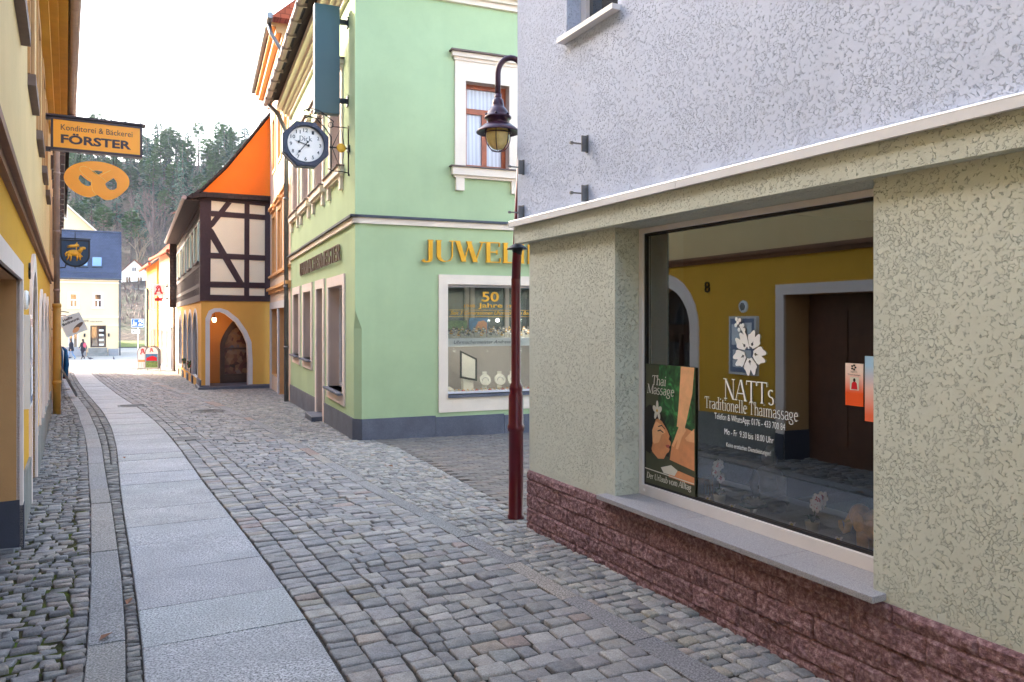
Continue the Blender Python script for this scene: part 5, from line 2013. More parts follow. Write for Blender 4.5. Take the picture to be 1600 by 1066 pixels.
# recess behind the arch, with its pointed door
b = MB()
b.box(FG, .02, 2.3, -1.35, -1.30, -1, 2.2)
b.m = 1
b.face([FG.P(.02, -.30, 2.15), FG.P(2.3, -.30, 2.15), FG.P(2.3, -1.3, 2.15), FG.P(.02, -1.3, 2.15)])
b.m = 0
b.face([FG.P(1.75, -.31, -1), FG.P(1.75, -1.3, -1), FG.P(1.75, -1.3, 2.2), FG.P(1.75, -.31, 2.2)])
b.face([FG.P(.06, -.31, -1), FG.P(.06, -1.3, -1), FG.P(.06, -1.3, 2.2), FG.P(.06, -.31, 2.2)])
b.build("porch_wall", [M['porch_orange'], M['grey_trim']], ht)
dl = archloop(.66, 1.72, -1.0, .75, 1.72, 16, True)
b = MB()
b.slab(FG, dl, -1.30, -1.20, [archloop(.80, 1.60, -.2, .7, 1.5, 16, True)], back=False)
b.box(FG, .80, 1.60, -1.27, -1.22, -1, -.2)
b.box(FG, .80, 1.60, -1.24, -1.21, .62, .68)
dd = b.build("door", M['brown_door'], ht)
M['shopdeco'] = None
t = NT("lit_goods_behind_glass")
co = t.coord()
vo = t.n("ShaderNodeTexVoronoi")
vo.inputs["Scale"].default_value = 9
t.l(co, vo.inputs["Vector"])
cc_ = t.ramp(t.noise(vo.outputs["Position"], 3.0, 2), [(0.3, srgb(26, 16, 14)), (0.45, srgb(84, 34, 26)), (0.55, srgb(128, 92, 58)), (0.7, srgb(70, 70, 90))])
t.base(cc_)
t.b.inputs["Coat Weight"].default_value = 0.6
M['shopdeco'] = t.set(0.5)
b = MB()
b.panel(FG, archloop(.80, 1.60, -.2, .7, 1.5, 16, True), [], -1.265)
b.build("pane", M['shopdeco'], dd)
b = MB()
b.box(FG, -.1, 2.1, -1.3, .25, -1.2, G(24.4) + .09)
b.build("doorstep", M['slate_plinth'], ht, bevel=.01)
lt = thing("porch_lamp", "small glowing lamp hanging under the arch of the half timbered house", "lamp", FG.P(.42, -.5, 1.5))
b = MB()
b.tube([FG.P(.42, -.5, 2.14), FG.P(.42, -.5, 1.72)], .008, 6)
b.lathe(FG.P(.42, -.5, 1.6), [(.02, .12), (.07, .09), (.075, .07), (.06, .07)], 12)
b.build("holder", M['black_iron'], lt)
b = MB()
b.lathe(FG.P(.42, -.5, 1.55), [(0, -.02), (.04, -.01), (.062, .04), (.06, .12), (0, .13)], 12)
b.build("bulb_glass", emis("lamp_glow", (1, .72, .36), 3.0), lt, True)
pl = bpy.data.lights.new("porch_light", 'POINT')
pl.energy = 1.0
pl.color = (1, .75, .45)
pl.shadow_soft_size = .08
po_ = bpy.data.objects.new("porch_light", pl)
COL.objects.link(po_)
po_.parent = lt
po_.location = (0, 0, -.05)

# upper storey
b = MB()
b.panel(FG, rect(0, GW, 2.22, ZE), [], 0)
hw_ = [(.55, 2.2), (4.3, 5.9), (7.6, 9.4), (11.6, 13.6)]
hwin = [rect(a_, b_, 3.5, 4.68) for a_, b_ in hw_]
b.panel(FH, rect(0, HL, 2.22, ZE), hwin, 0)
for h_ in hwin:
    b.rim(FH, h_, 0, -.15)
b.build("infill", M['infill'], ht)
b = MB()
PX = lambda zx: (260 + zx / 3.23 - 312.0) / (423 - 312.0) * 2.1
PZ = lambda zy: 1.65 - (290 + zy / 3.23 - 498) * .0204


def beam(pts, n_=.022):
    b.slab(FG, [(PX(x), PZ(y)) for x, y in pts], -.02, n_, back=False)


tm = .022
beam([(166, 60), (218, 60), (212, 582), (166, 582)], .03)
beam([(388, 85), (414, 85), (412, 560), (386, 560)], .026)
beam([(496, 60), (530, 60), (530, 582), (494, 582)], .03)
beam([(166, 40), (530, 62), (530, 95), (166, 80)], .034)
beam([(166, 132), (530, 140), (530, 166), (166, 160)], .023)
beam([(166, 342), (530, 348), (530, 375), (166, 370)], .023)
beam([(166, 486), (530, 488), (530, 516), (166, 516)], .023)
beam([(166, 552), (530, 556), (530, 584), (166, 584)], .034)
beam([(292, 85), (322, 88), (232, 208), (212, 226), (212, 190)], .019)
beam([(212, 214), (228, 228), (384, 490), (348, 490), (212, 270)], .019)
for u in (2.35, 3.0, 4.2, 5.4):
    b.box(FG, u, u + .2, -.02, .02, 2.22, ZE)
# long side: rails and close studding
for (za, zb_, n_) in ((2.20, 2.42, .036), (2.66, 2.78, .022), (3.30, 3.46, .03), (4.70, 4.82, .03), (5.05, 5.17, .022), (5.28, 5.5, .036)):
    b.box(FH, 0.0, HL, -.02, n_, za, zb_)
u = 0.0
while u < HL:
    inside = any(a_ - .12 < u < b_ + .02 for a_, b_ in hw_)
    b.box(FH, u, u + .14, -.02, .018, 2.42, 3.30)
    b.box(FH, u, u + .14, -.02, .018, 4.82, 5.28)
    if not inside:
        b.box(FH, u, u + .14, -.02, .018, 3.46, 4.70)
    u += .42
b.box(FH, -.03, .16, -.02, .04, 2.22, 5.5)
b.build("timber_frame", M['timber'], ht)
M['shutter'] = plain("pale_green_shutter", srgb(176, 196, 186), 0.6, 0, 0.08)
for a_, b_ in hw_:
    w = window(ht, FH, a_, b_, 3.5, 4.68, dep=.12, pane='pane', mull=2, sill=(.08, .10, .05), sillm='timber')
    q = MB()
    q.box(FH, a_ - .22, a_ - .02, .04, .075, 3.48, 4.70)
    q.build("shutter", M['shutter'], w)
    q = MB()
    q.box(FH, b_ + .02, b_ + .22, .04, .075, 3.48, 4.70)
    q.build("shutter", M['shutter'], w)
# gable and roof: swept line like the photograph's, ridge further right
prof = [(-.42, 5.42), (0, 5.74), (.7, 6.50), (1.4, 7.45), (2.1, 8.42), (4.0, 11.0)]
b = MB()
b.panel(FG, [(0.02, 5.48), (6.0, 5.48), (6.0, 8.42), (4.0, 10.9)] + [(u_ + .06, z_ - .08) for u_, z_ in reversed(prof[1:5])], [], -.02)
b.build("gable", M['ht_orange'], ht)
b = MB()
pr2 = prof + [(8.2, 5.4)]
for i in range(len(pr2) - 1):
    (ua, za), (ub, zb_) = pr2[i], pr2[i + 1]
    b.face([FG.P(ua, .10, za), FG.P(ub, .10, zb_), FG.P(ub, -HL - .1, zb_), FG.P(ua, -HL - .1, za)])
    b.face([FG.P(ua, .10, za), FG.P(ub, .10, zb_), FG.P(ub, .10, zb_ - .09), FG.P(ua, .10, za - .09)])
    b.face([FG.P(ua, .10, za - .09), FG.P(ub, .10, zb_ - .09), FG.P(ub, -.02, zb_ - .09), FG.P(ua, -.02, za - .09)])
    b.face([FG.P(ua, -HL, za), FG.P(ub, -HL, zb_), FG.P(ub, -HL, 2.2), FG.P(ua, -HL, 2.2)])
# rows of tile lips along the lane side
for k in range(9):
    ua = -.44 + k * .16
    za = np.interp(ua, [p[0] for p in prof], [p[1] for p in prof])
    b.box(FG, ua, ua + .03, -HL - .1, .1, za, za + .035)
b.build("roof", M['dark_tile'], ht)
b = MB()
b.slab(FG, [(-.30, 5.36), (-.42, 5.42), (-.30, 5.52), (.3, 5.60), (6, 5.60), (6, 5.48), (0, 5.44)], -.02, .26)
b.build("pent_eaves", M['dark_tile'], ht)
b = MB()
b.tube([FH.P(-.2, .50, 5.40), FH.P(HL + .2, .50, 5.40)], .07, 10)
b.build("gutter", M['zinc_brown'], ht)
b = MB()
b.box(FH, -.1, HL, .02, .48, 5.33, 5.36)
b.build("soffit", M['timber'], ht)
b = MB()
b.box(FG, .05, GW, -HL, -1.4, -1, 5.4)
b.build("inner_wall", M['dark_void'], ht)
# flower boxes in the arches
M['blooms'] = plain("mixed_blooms", srgb(150, 70, 60), 0.7, 0, 0.6, 30)
for i, (a_, b_) in enumerate(ac[1:3]):
    fb = thing("flower_box", ["flower box on the sill of the second arcade arch, nearer one", "flower box on the sill of the third arcade arch, farther one"][i], "flower box", FH.P(a_ + 1, 0, -.2), "flower boxes in the arcade")
    q = MB()
    z_ = ahs[i + 1][0][1]
    q.box(FH, a_ + .2, b_ - .2, -.2, .05, z_ + .02, z_ + .2)
    q.build("box", M['brown_door'], fb)
    q = MB()
    for k in range(60):
        q.ball(FH.P(random.uniform(a_ + .2, b_ - .2), random.uniform(-.2, .08), z_ + random.uniform(.2, .38)), random.uniform(.03, .06), 5, 4)
        q.m = random.choice((0, 0, 1))
    q.build("plants", [M['leaf'], M['blooms']], fb)

# ------------------------------------------------------------------ pharmacy house and the yellow house beyond
FW = Fr((-17.1, 39.2), (-0.53, 0.848), (-0.848, -0.53))
ph = thing("pharmacy_house", "pale two storey house with red tiled roof beyond the half timbered house", "house", FW.P(3, -2, -1))
hs = [rect(a_, a_ + .8, 2.2, 3.6) for a_ in (1.0, 3.0, 5.0)] + [rect(.8, 2.2, -1.2, 1.2), rect(3.0, 3.9, -1.9, 1.0), rect(4.8, 6.0, -1.0, 1.0)]
wall(ph, FW, rect(0, 6.6, -3, 5.3), hs, M['pale_house'], .2, rev=M['grey_trim'])
for h_ in hs:
    window(ph, FW, h_[0][0], h_[1][0], h_[0][1], h_[2][1], dep=.17, mull=1, pane='pane', fw=.07)
FWg = Fr(FW.P(0, 0, 0)[:2], (.848, .53), (.53, -.848))
b = MB()
b.panel(FWg, [(0, -3), (7, -3), (7, 5.3), (3.5, 9), (0, 5.3)], [], 0)
b.build("gable_wall", M['pale_house'], ph)
b = MB()
for s_ in (0, 1):
    b.face([FW.P(-.15, .45, 5.05), FW.P(6.7, .45, 5.05), FW.P(6.7, -3.5, 9.0), FW.P(-.15, -3.5, 9.0)])
b.face([FW.P(-.15, -7.4, 5.05), FW.P(6.7, -7.4, 5.05), FW.P(6.7, -3.5, 9.0), FW.P(-.15, -3.5, 9.0)])
b.tube([FW.P(-.15, .45, 5.08), FW.P(6.7, .45, 5.08)], .09, 8)
b.build("roof", M['red_tile'], ph)
b = MB()
b.box(FW, 2.2, 4.6, -2.6, -.6, 5.9, 7.6)
b.face([FW.P(2.0, -.4, 7.55), FW.P(4.8, -.4, 7.55), FW.P(4.8, -2.9, 8.6), FW.P(2.0, -2.9, 8.6)])
b.build("dormer", M['brown_door'], ph)
b = MB()
b.tube([FW.P(.15, .5, 5.05), FW.P(.15, .3, 4.8), FW.P(.12, .12, 4.5), FW.P(.12, .12, -2)], .06, 8)
b.build("downpipe", M['brown_metal'], ph)
b = MB()
b.box(FW, 0, 6.6, -.02, .06, -3, -1.0)
b.build("base_course", M['slate_plinth'], ph)

FY = Fr(FW.P(6.65, .1, 0)[:2], (-0.50, 0.866), (-0.866, -0.50))
yh = thing("yellow_end_house", "light yellow house with a red tiled roof at the end of the lane", "house", FY.P(3, -2, -1))
hs = [rect(a_, a_ + .9, 2.2, 3.5) for a_ in (.8, 2.8, 4.8)] + [rect(.7, 2.2, -1.0, 1.0), rect(3.0, 4.0, -2, .9)]
wall(yh, FY, rect(0, 7, -3, 5.0), hs, M['yellow_house'], .2, rev=M['grey_trim'])
for h_ in hs:
    window(yh, FY, h_[0][0], h_[1][0], h_[0][1], h_[2][1], dep=.17, mull=1, pane='pane', fw=.07, fr='wood_door')
b = MB()
b.panel(Fr(FY.P(0, 0, 0)[:2], (.866, .50), (.5, -.866)), [(0, -3), (7, -3), (7, 5), (3.5, 8.2), (0, 5)], [], 0)
b.build("gable_wall", M['yellow_house'], yh)
b = MB()
b.face([FY.P(-.1, .4, 4.8), FY.P(7.2, .4, 4.8), FY.P(7.2, -3.5, 8.2), FY.P(-.1, -3.5, 8.2)])
b.face([FY.P(-.1, -7.4, 4.8), FY.P(7.2, -7.4, 4.8), FY.P(7.2, -3.5, 8.2), FY.P(-.1, -3.5, 8.2)])
b.tube([FY.P(-.1, .4, 4.83), FY.P(7.2, .4, 4.83)], .09, 8)
b.build("roof", M['red_tile'], yh)
b = MB()
b.box(FY, 5.6, 6.9, .02, .10, -2, 3.6)
b.build("shop_shutter", M['dark_green'], yh)

# pharmacy sign: white box with the red letter, on a bent arm
FPS = Fr(FH.P(15.0, .06, 0)[:2], (0.897, 0.441), (0.441, -0.897))
sgn = thing("pharmacy_sign", "white square pharmacy sign with red gothic letter on a curved arm", "sign", FPS.P(-.75, 0, 3.0))
b = MB()
b.slab(FPS, rect(-1.02, -.47, 2.75, 3.32), -.07, .07)
b.build("panel", M['white_sign'], sgn, bevel=.01)
b = MB()


def gothic_a(F_, u0_, z0_, s, n_):
    for pts in ([(.10, .12), (.22, .10), (.52, .78), (.42, .84)], [(.48, .88), (.62, .86), (.74, .30), (.84, .22), (.90, .30), (.80, .10), (.66, .14), (.60, .24)],
                [(.30, .42), (.66, .46), (.66, .36), (.30, .32)], [(.34, .90), (.20, .74), (.26, .60), (.38, .62), (.30, .72), (.42, .84), (.56, .86), (.50, .94)],
                [(.04, .12), (.16, .02), (.34, .10), (.20, .20)]):
        b.slab(F_, [(u0_ + x * s, z0_ + y * s) for x, y in pts], n_ - .01, n_, back=False)
        n_ += .001


gothic_a(FPS, -1.0, 2.79, .5, .085)
b.build("red_letter", M['red_sign'], sgn)
b = MB()
b.tube([FPS.P(0, 0, 2.45), FPS.P(0, 0, 3.05), FPS.P(-.06, 0, 3.2), FPS.P(-.2, 0, 3.27), FPS.P(-.47, 0, 3.2)], .025, 8)
b.tube([FPS.P(0, 0, 2.62), FPS.P(-.85, 0, 2.62)], .02, 8)
for u in (-.85, -.6):
    b.tube([FPS.P(u, 0, 2.62), FPS.P(u, 0, 2.76)], .02, 8)
b.build("arm", M['black_iron'], sgn)
b = MB()
b.slab(FPS, [(-.92, 2.50), (-.62, 2.50), (-.6, 2.62), (-.77, 2.68), (-.94, 2.62)], -.02, .02)
b.build("pendant", M['red_sign'], sgn)


def aboard(px_, py_, rot_, w_, h_, label, kind):
    F_ = Fr((px_, py_), (math.cos(R(rot_)), math.sin(R(rot_))), (math.sin(R(rot_)), -math.cos(R(rot_))))
    g = G(py_)
    o_ = thing("pavement_board", label, "A-board", (px_, py_, g))
    lp = [(-w_ / 2, g + .1), (w_ / 2, g + .1), (w_ / 2, g + h_ - w_ * .5)] + [(w_ / 2 * math.cos(R(a_)), g + h_ - w_ * .5 + w_ / 2 * math.sin(R(a_))) for a_ in range(15, 180, 15)] + [(-w_ / 2, g + h_ - w_ * .5)]
    sc_ = lambda k: [(u * k, g + .1 + (z - g - .1) * (1 - (1 - k) * .6) + (1 - k) * .25) for u, z in lp]
    q = MB()
    q.slab(F_, lp, -.02, .02)
    q.slab(F_, lp, -.40, -.36)
    for s_ in (-1, 1):
        q.tube([F_.P(s_ * (w_ / 2 - .02), 0, g + .12), F_.P(s_ * (w_ / 2 - .02), .06, g)], .016, 6)
        q.tube([F_.P(s_ * (w_ / 2 - .02), -.38, g + .12), F_.P(s_ * (w_ / 2 - .02), -.42, g)], .016, 6)
    q.build("frame", M['zinc'], o_)
    q = MB()
    q.m = 0
    q.panel(F_, sc_(.9), [], .024)
    global b
    if kind == 0:
        q.m = 2
        q.panel(F_, rect(-w_ * .43, w_ * .43, g + .45, g + .56), [], .026)
        q.m = 3
        for k in range(5):
            q.panel(F_, rect(-w_ * .4 + k * .12, -w_ * .4 + k * .12 + .03, g + .18, g + .42), [], .026)
    else:
        q.m = 3
        q.panel(F_, rect(-w_ * .43, w_ * .43, g + .5, g + .88), [], .026)
        q.m = 2
        q.panel(F_, [(-w_ * .4, g + .52), (w_ * .38, g + .52), (w_ * .36, g + .7), (.02, g + .78), (-w_ * .38, g + .68)], [], .0275)
        q.m = 4
        q.panel(F_, rect(-w_ * .43, w_ * .43, g + .16, g + .5), [], .0265)
    q.build("poster", [M['white_sign'], M['red_sign'], M['orange_trim'] if kind == 0 else M['red_sign'], M['pink_trim'] if kind == 0 else M['pic_blue'], M['pic_green']], o_)
    b = MB()
    s_ = .34 if kind == 0 else .24
    gothic_a(F_, -s_ / 2, g + h_ - s_ - .1, s_, .04)
    b.build("red_letter", M['red_sign'], o_)


aboard(-19.5, 40.6, 6, .56, 1.28, "arched pavement board with large red letter and white notice below", 0)
aboard(-18.85, 40.2, 10, .68, 1.30, "arched pavement board with small red letter over a landscape picture", 1)

# ------------------------------------------------------------------ bakery house (left, yellow)
FB = Fr((-0.333, 0), (-0.5024, 0.8646), (0.8646, 0.5024))
UE = 18.7
bk = thing("bakery_house", "long house with yellow ground floor and cream upper floor on the left of the lane", "house", FB.P(9, -3, 0))
op = (3.2, 6.42, -.3, 1.93)
arch_door = archloop(8.2, 9.6, -.3, 1.5, 2.12)
arches = [archloop(a_, a_ + 1.25, .35 - .03 * (a_ - 9), 1.35, 1.9) for a_ in (11.1, 13.1, 15.1)]
wall(bk, FB, rect(-6, UE, -1.2, 2.42), [rect(*op)] + [arch_door] + arches, M['yellow_wall'], .38, name="lower_wall", rev=M['tan_reveal'])
uws = [(u_, u_ + 1.0) for u_ in (.7, 3.3, 5.75, 8.1, 10.5, 12.9, 15.3)]
wall(bk, FB, rect(-6, UE, 2.42, 6.0), [rect(a_, b_, 3.86, 5.25) for a_, b_ in uws], M['cream_wall'], .2, n=-.01, name="upper_wall", rev=M['tan_reveal'])
b = MB()
b.box(FB, -6, UE, -.02, .035, 2.38, 2.43)
b.box(FB, -6, UE, -.02, .07, 2.43, 2.475)
b.build("string_course", M['brown_cornice'], bk)
b = MB()
b.box(FB, -6, UE + .05, -.02, .10, 5.55, 5.72)
b.box(FB, -6, UE + .05, -.02, .20, 5.72, 5.86)
b.box(FB, -6, UE + .05, -.02, .32, 5.86, 5.93)
b.build("eaves_cove", M['ochre'], bk)
b = MB()
b.face([FB.P(-6, .36, 5.95), FB.P(UE + .1, .36, 5.95), FB.P(UE + .1, -4, 11.3), FB.P(-6, -4, 11.3)])  # unseen ridge raised so that its shadow covers the shop wall opposite
b.face([FB.P(-6, -8.5, 5.95), FB.P(UE + .1, -8.5, 5.95), FB.P(UE + .1, -4, 11.3), FB.P(-6, -4, 11.3)])
b.build("roof", M['dark_tile'], bk)
b = MB()
b.tube([FB.P(-6, .40, 5.93), FB.P(UE + .15, .40, 5.93)], .075, 14)
for u in np.arange(-5.5, UE, .62):
    b.tube([FB.P(u, .40, 5.93), FB.P(u + .02, .40, 5.93)], .081, 14, False)
b.build("gutter", M['zinc_brown'], bk, True)
FBg = Fr(FB.P(UE, 0, 0)[:2], (-0.8646, -0.5024), (-0.5024, 0.8646))
b = MB()
b.panel(FBg, [(0, -1.2), (8, -1.2), (8, 6), (4, 11.2), (0, 6)], [], 0)
b.panel(Fr(FB.P(-6, 0, 0)[:2], (-0.8646, -0.5024), (0.5024, -0.8646)), [(0, -1.2), (8, -1.2), (8, 6), (4, 11.2), (0, 6)], [], 0)
b.build("gable_wall", M['cream_wall'], bk)
# rectangular gateway: surround, dark base on the jamb, door at the back
b = MB()
b.slab(FB, rect(op[0] - .13, op[1] + .13, -.6, op[3] + .12), -.02, .02, [rect(op[0], op[1], -.7 + .1, op[3])], back=False)
b.build("gateway_surround", M['pink_trim'], bk)
b = MB()
b.box(FB, op[1] - .012, op[1] + .02, -.37, -.0, -.4, .34)
b.box(FB, op[1] + .0, op[1] + .135, -.0, .026, -.4, .30)
b.build("jamb_base", M['plinth_dark'], bk)
b = MB()
b.box(FB, op[0], op[1], -.44, -.381, -.4, op[3] + .1)
for k in range(4):
    b.box(FB, op[0] + .1 + k * .85, op[0] + .8 + k * .85, -.382, -.365, .2, 1.75)
b.build("gate", plain("reddish_gate_wood", srgb(104, 64, 46), 0.5, 0, 0.25, 7), bk)
# grey base stones
b = MB()
b.slab(FB, [(op[1] + .14, -.5), (8.03, -.5), (8.03, .40), (op[1] + .14, .46)], -.02, .02, back=False)
b.build("base_course", M['stone_grey'], bk)
b = MB()
for (ua, ub, zt_) in ((9.77, 12.0, .36), (12.004, 15, .27), (15.004, UE, .17)):
    b.slab(FB, [(ua, -1.2), (ub, -1.2), (ub, zt_ - .05), (ua, zt_)], -.02, .03, back=False)
b.build("base_course", M['stone_grey'], bk)
b = MB()
b.slab(FB, archloop(8.02, 9.78, -.5, 1.5, 2.30), -.02, .025, [archloop(8.2, 9.6, -.48, 1.5, 2.12)], back=False)
b.build("arch_surround", M['pink_trim'], bk)
b = MB()
b.slab(FB, archloop(8.2, 9.6, -.3, 1.5, 2.12), -.40, -.36, back=False)
b.box(FB, 8.2, 9.6, -.36, -.33, 1.42, 1.5)
b.box(FB, 8.87, 8.93, -.36, -.33, -.3, 1.42)
dd = b.build("door", M['brown_door'], bk)
b = MB()
b.box(FB, 8.35, 8.83, -.358, -.35, .5, 1.3)
b.box(FB, 8.97, 9.45, -.358, -.35, .5, 1.3)
b.panel(FB, archloop(8.35, 9.45, 1.56, 1.6, 2.0), [], -.352)
b.build("pane", M['pane'], dd)
b = MB()
b.tube([FB.P(8.85, -.33, .85), FB.P(8.85, -.29, .85), FB.P(8.77, -.29, .85)], .012, 8)
b.build("handle", M['zinc'], dd)
for lp in arches:
    a_, b_ = lp[0][0], lp[1][0]
    q = MB()
    q.slab(FB, archloop(a_ - .13, b_ + .13, lp[0][1] - .05, 1.35, 2.04), -.02, .025, [archloop(a_, b_, lp[0][1] - .04, 1.35, 1.9)], back=False)
    wn_ = q.build("window", M['pink_trim'], bk)
    q = MB()
    q.box(FB, a_, b_, -.36, -.32, lp[0][1], 1.92)
    q.build("pane", M['pane'], wn_)
    q = MB()
    q.box(FB, a_ + .58, a_ + .66, -.32, -.28, lp[0][1], 1.88)
    q.box(FB, a_, b_, -.319, -.285, 1.3, 1.37)
    q.build("sash", M['brown_door'], wn_)
for a_, b_ in uws:
    w = window(bk, FB, a_, b_, 3.86, 5.25, dep=.16, pane='curtain', mull=1, trans=4.8, fr='white_frame')
    q = MB()
    q.slab(FB, rect(a_ - .12, b_ + .12, 3.86, 5.40), -.03, .012, [rect(a_, b_, 3.86 + .002, 5.25)], back=False)
    q.build("surround", M['tan_reveal'], w)
    q = MB()
    q.box(FB, a_ - .10, b_ + .10, -.1, .055, 3.755, 3.858)
    q.build("sill", M['stone_sill'], w)
# downpipe: grey above, yellow standpipe below
b = MB()
b.tube([FB.P(UE - .55, .40, 5.86), FB.P(UE - .55, .37, 5.72), FB.P(UE - .55, .27, 5.48), FB.P(UE - .55, .18, 5.3), FB.P(UE - .55, .13, 5.1), FB.P(UE - .55, .13, 1.9)], .055, 12)
for z_ in (2.2, 3.4, 4.6):
    b.tube([FB.P(UE - .55, .13, z_), FB.P(UE - .55, .13, z_ + .06)], .064, 12)
b.build("downpipe", M['zinc_brown'], bk, True)
b = MB()
b.tube([FB.P(UE - .55, .13, G(15.7) - .05), FB.P(UE - .55, .13, 1.95)], .072, 12)
for z_ in (.3, 1.88):
    b.tube([FB.P(UE - .55, .13, z_), FB.P(UE - .55, .13, z_ + .08)], .082, 12)
b.build("standpipe", M['pipe_ochre'], bk, True)
b = MB()
b.box(FB, -5.9, UE - .05, -7.9, -.5, -1, 5.8)
b.build("inner_wall", M['dark_void'], bk)
b = MB()
put_text(b, FB, "8", 7.78, 7.89, 2.0, .15, .02, thick=.015)
b.build("house_number", M['black'], bk)
# small round wall lamp, glass-fronted notice case
b = MB()
b.lathe(FB.P(7.12, 0.0, 1.80), [(.075, 0), (.078, .015), (.068, .03), (.05, .03)], 20, FB.n)
wl_ = b.build("wall_lamp", M['white_sign'])
tag(wl_, "small round white wall lamp on the yellow wall above the notice case", "wall lamp")
b = MB()
b.lathe(FB.P(7.12, 0.0, 1.80), [(.052, .026), (.035, .036), (0, .04)], 16, FB.n)
o = b.build("lens", M['zinc'], wl_, True)
nc = thing("notice_case", "flat blue grey notice case with papers on the yellow wall", "notice case", FB.P(7.4, 0, 1.3))
b = MB()
b.slab(FB, rect(6.85, 7.35, .95, 1.68), 0, .05)
b.build("case", M['white_frame'], nc)
M['notice'] = plain("blue_notice", srgb(128, 140, 168), 0.25, 0, 0.1)
b = MB()
b.panel(FB, rect(6.88, 7.32, .98, 1.65), [], .052)
b.build("front", M['notice'], nc)
b = MB()
for (ua, ub, za, zb_) in ((6.92, 7.09, 1.34, 1.6), (7.12, 7.29, 1.32, 1.58), (6.93, 7.27, 1.04, 1.26)):
    b.panel(FB, rect(ua, ub, za, zb_), [], .0545)
b.build("papers", M['white_sign'], nc)

# bakery sign and hanging pretzel
FBS = Fr(FB.P(14.1, 0, 0)[:2], (0.8646, 0.5024), (0.5024, -0.8646))
bs = thing("bakery_sign", "orange bakery sign box with dark lettering on the yellow house", "sign", FBS.P(.7, 0, 4.4))
b = MB()
b.slab(FBS, rect(.10, 1.37, 4.38, 4.84), -.12, .0)
b.slab(FBS, rect(.08, 1.40, 4.35, 4.88), -.14, .012, [rect(.115, 1.365, 4.39, 4.835)])
b.slab(FBS, rect(-.05, 1.45, 4.88, 4.91), -.17, .05)
b.box(FBS, -.02, .08, -.12, .0, 4.84, 4.90)
b.box(FBS, -.02, .08, -.12, .0, 4.33, 4.39)
b.build("frame", M['sign_frame'], bs)
b = MB()
b.panel(FBS, rect(.115, 1.365, 4.39, 4.835), [], .004)
b.panel(FBS, rect(.115, 1.365, 4.39, 4.835), [], -.124)
b.build("panel", M['orange_sign'], bs)
b = MB()
put_text(b, FBS, "Konditorei & Bäckerei", .22, 1.25, 4.675, .095, .007)
b.build("lettering", M['ink_brown'], bs)
b = MB()
put_text(b, FBS, "FÖRSTER", .22, 1.23, 4.47, .135, .007, bold=.035)
b.build("lettering", M['ink_brown'], bs)
pz = thing("pretzel_sign", "big flat orange pretzel hanging on wires under the bakery sign", "sign", FBS.P(.74, -.05, 3.9))
pc = (.735, 3.93)


def pt(x, y):
    return (pc[0] + x * .475, pc[1] + y * .325)


outer = []
for i in range(60):
    a_ = 2 * math.pi * i / 60
    x, y = math.cos(a_), math.sin(a_)
    y2 = y * .92
    if y < 0:
        y2 = y * .90 - (.16 if x > 0 else .06) * math.sin(math.pi * min(1, abs(x) * 1.15)) * abs(y) + (.14 * math.exp(-(x / .14) ** 2)) * abs(y) ** 4
    outer.append(pt(x * (1.0 if y > 0 else 1.0), y2))
holeL = [pt(x, y) for x, y in ((-.50, .20), (-.40, .06), (-.30, -.05), (-.19, -.14), (-.19, -.30), (-.26, -.36), (-.36, -.34), (-.48, -.22), (-.56, -.04), (-.55, .10))]
holeR = [pt(x, y) for x, y in ((.50, .16), (.57, .05), (.61, -.10), (.60, -.34), (.53, -.44), (.40, -.47), (.30, -.38), (.25, -.22), (.26, -.12), (.38, .02))]
holeT = [pt(x, y) for x, y in ((-.17, .44), (.0, .47), (.17, .45), (.15, .37), (.05, .27), (-.05, .29), (-.12, .37))]
b = MB()
b.slab(FBS, outer, -.09, -.05, [holeL, holeR, holeT])
b.build("pretzel", M['pretzel'], pz, bevel=.006)
b = MB()
M['pretzel_edge'] = plain("pale_pretzel_edge", srgb(250, 190, 80), 0.4, 0, 0.04)
for pts in ([(-.30, .58), (-.42, .63), (-.52, .56), (-.53, .42), (-.44, .24), (-.30, .06), (-.17, -.06), (-.17, -.30), (-.15, -.55), (-.03, -.80)], [(-.25, .56), (-.10, .40), (.02, .25), (.18, .08), (.27, -.06)], [(.40, .52), (.22, .36), (.10, .22)]):
    b.tube([FBS.P(pt(x, y)[0], -.048, pt(x, y)[1]) for x, y in pts], .005, 6)
b.build("groove", M['pretzel_edge'], pz)
b = MB()
for u in (.46, .50, .98, 1.02):
    b.tube([FBS.P(u + (.0), -.07, 4.34), FBS.P(u - .01, -.07, 4.19)], .004, 6)
b.build("wire", M['black_iron'], pz)

# ------------------------------------------------------------------ brown house further down on the left
FN = Fr(FB.P(UE + .12, .0, 0)[:2], (-0.505, 0.8631), (0.8631, 0.505))
nh = thing("lamb_inn", "shaded inn with brown eaves brackets beyond the yellow house", "house", FN.P(8, -3, -1))
M['inn_wall'] = stucco("inn_stucco", srgb(196, 160, 116), 0.06, 90, 0.3, 0.1)
hs = [rect(a_, a_ + 1.0, 3.2, 4.6) for a_ in (1.5, 4.5, 7.5, 10.5, 13.5, 16.5, 19.5)] + [rect(a_, a_ + 1.3, -.8, 1.2) for a_ in (2.5, 6, 10, 14, 18)]
NLn = 25.0
wall(nh, FN, rect(0, NLn, -2.5, 6.6), hs, M['inn_wall'], .18, rev=M['tan_reveal'])
for h_ in hs:
    window(nh, FN, h_[0][0], h_[1][0], h_[0][1], h_[2][1], dep=.15, mull=1, pane='pane', fr='brown_door')
b = MB()
b.box(FN, 0, NLn, -.02, .30, 6.45, 6.6)
for u in np.arange(.3, NLn, 1.5):
    b.box(FN, u, u + .22, -.02, .28, 6.05, 6.45)
    b.box(FN, u + .7, u + .85, -.02, .20, 5.0, 5.3)
b.build("eaves", M['brown_door'], nh)
b = MB()
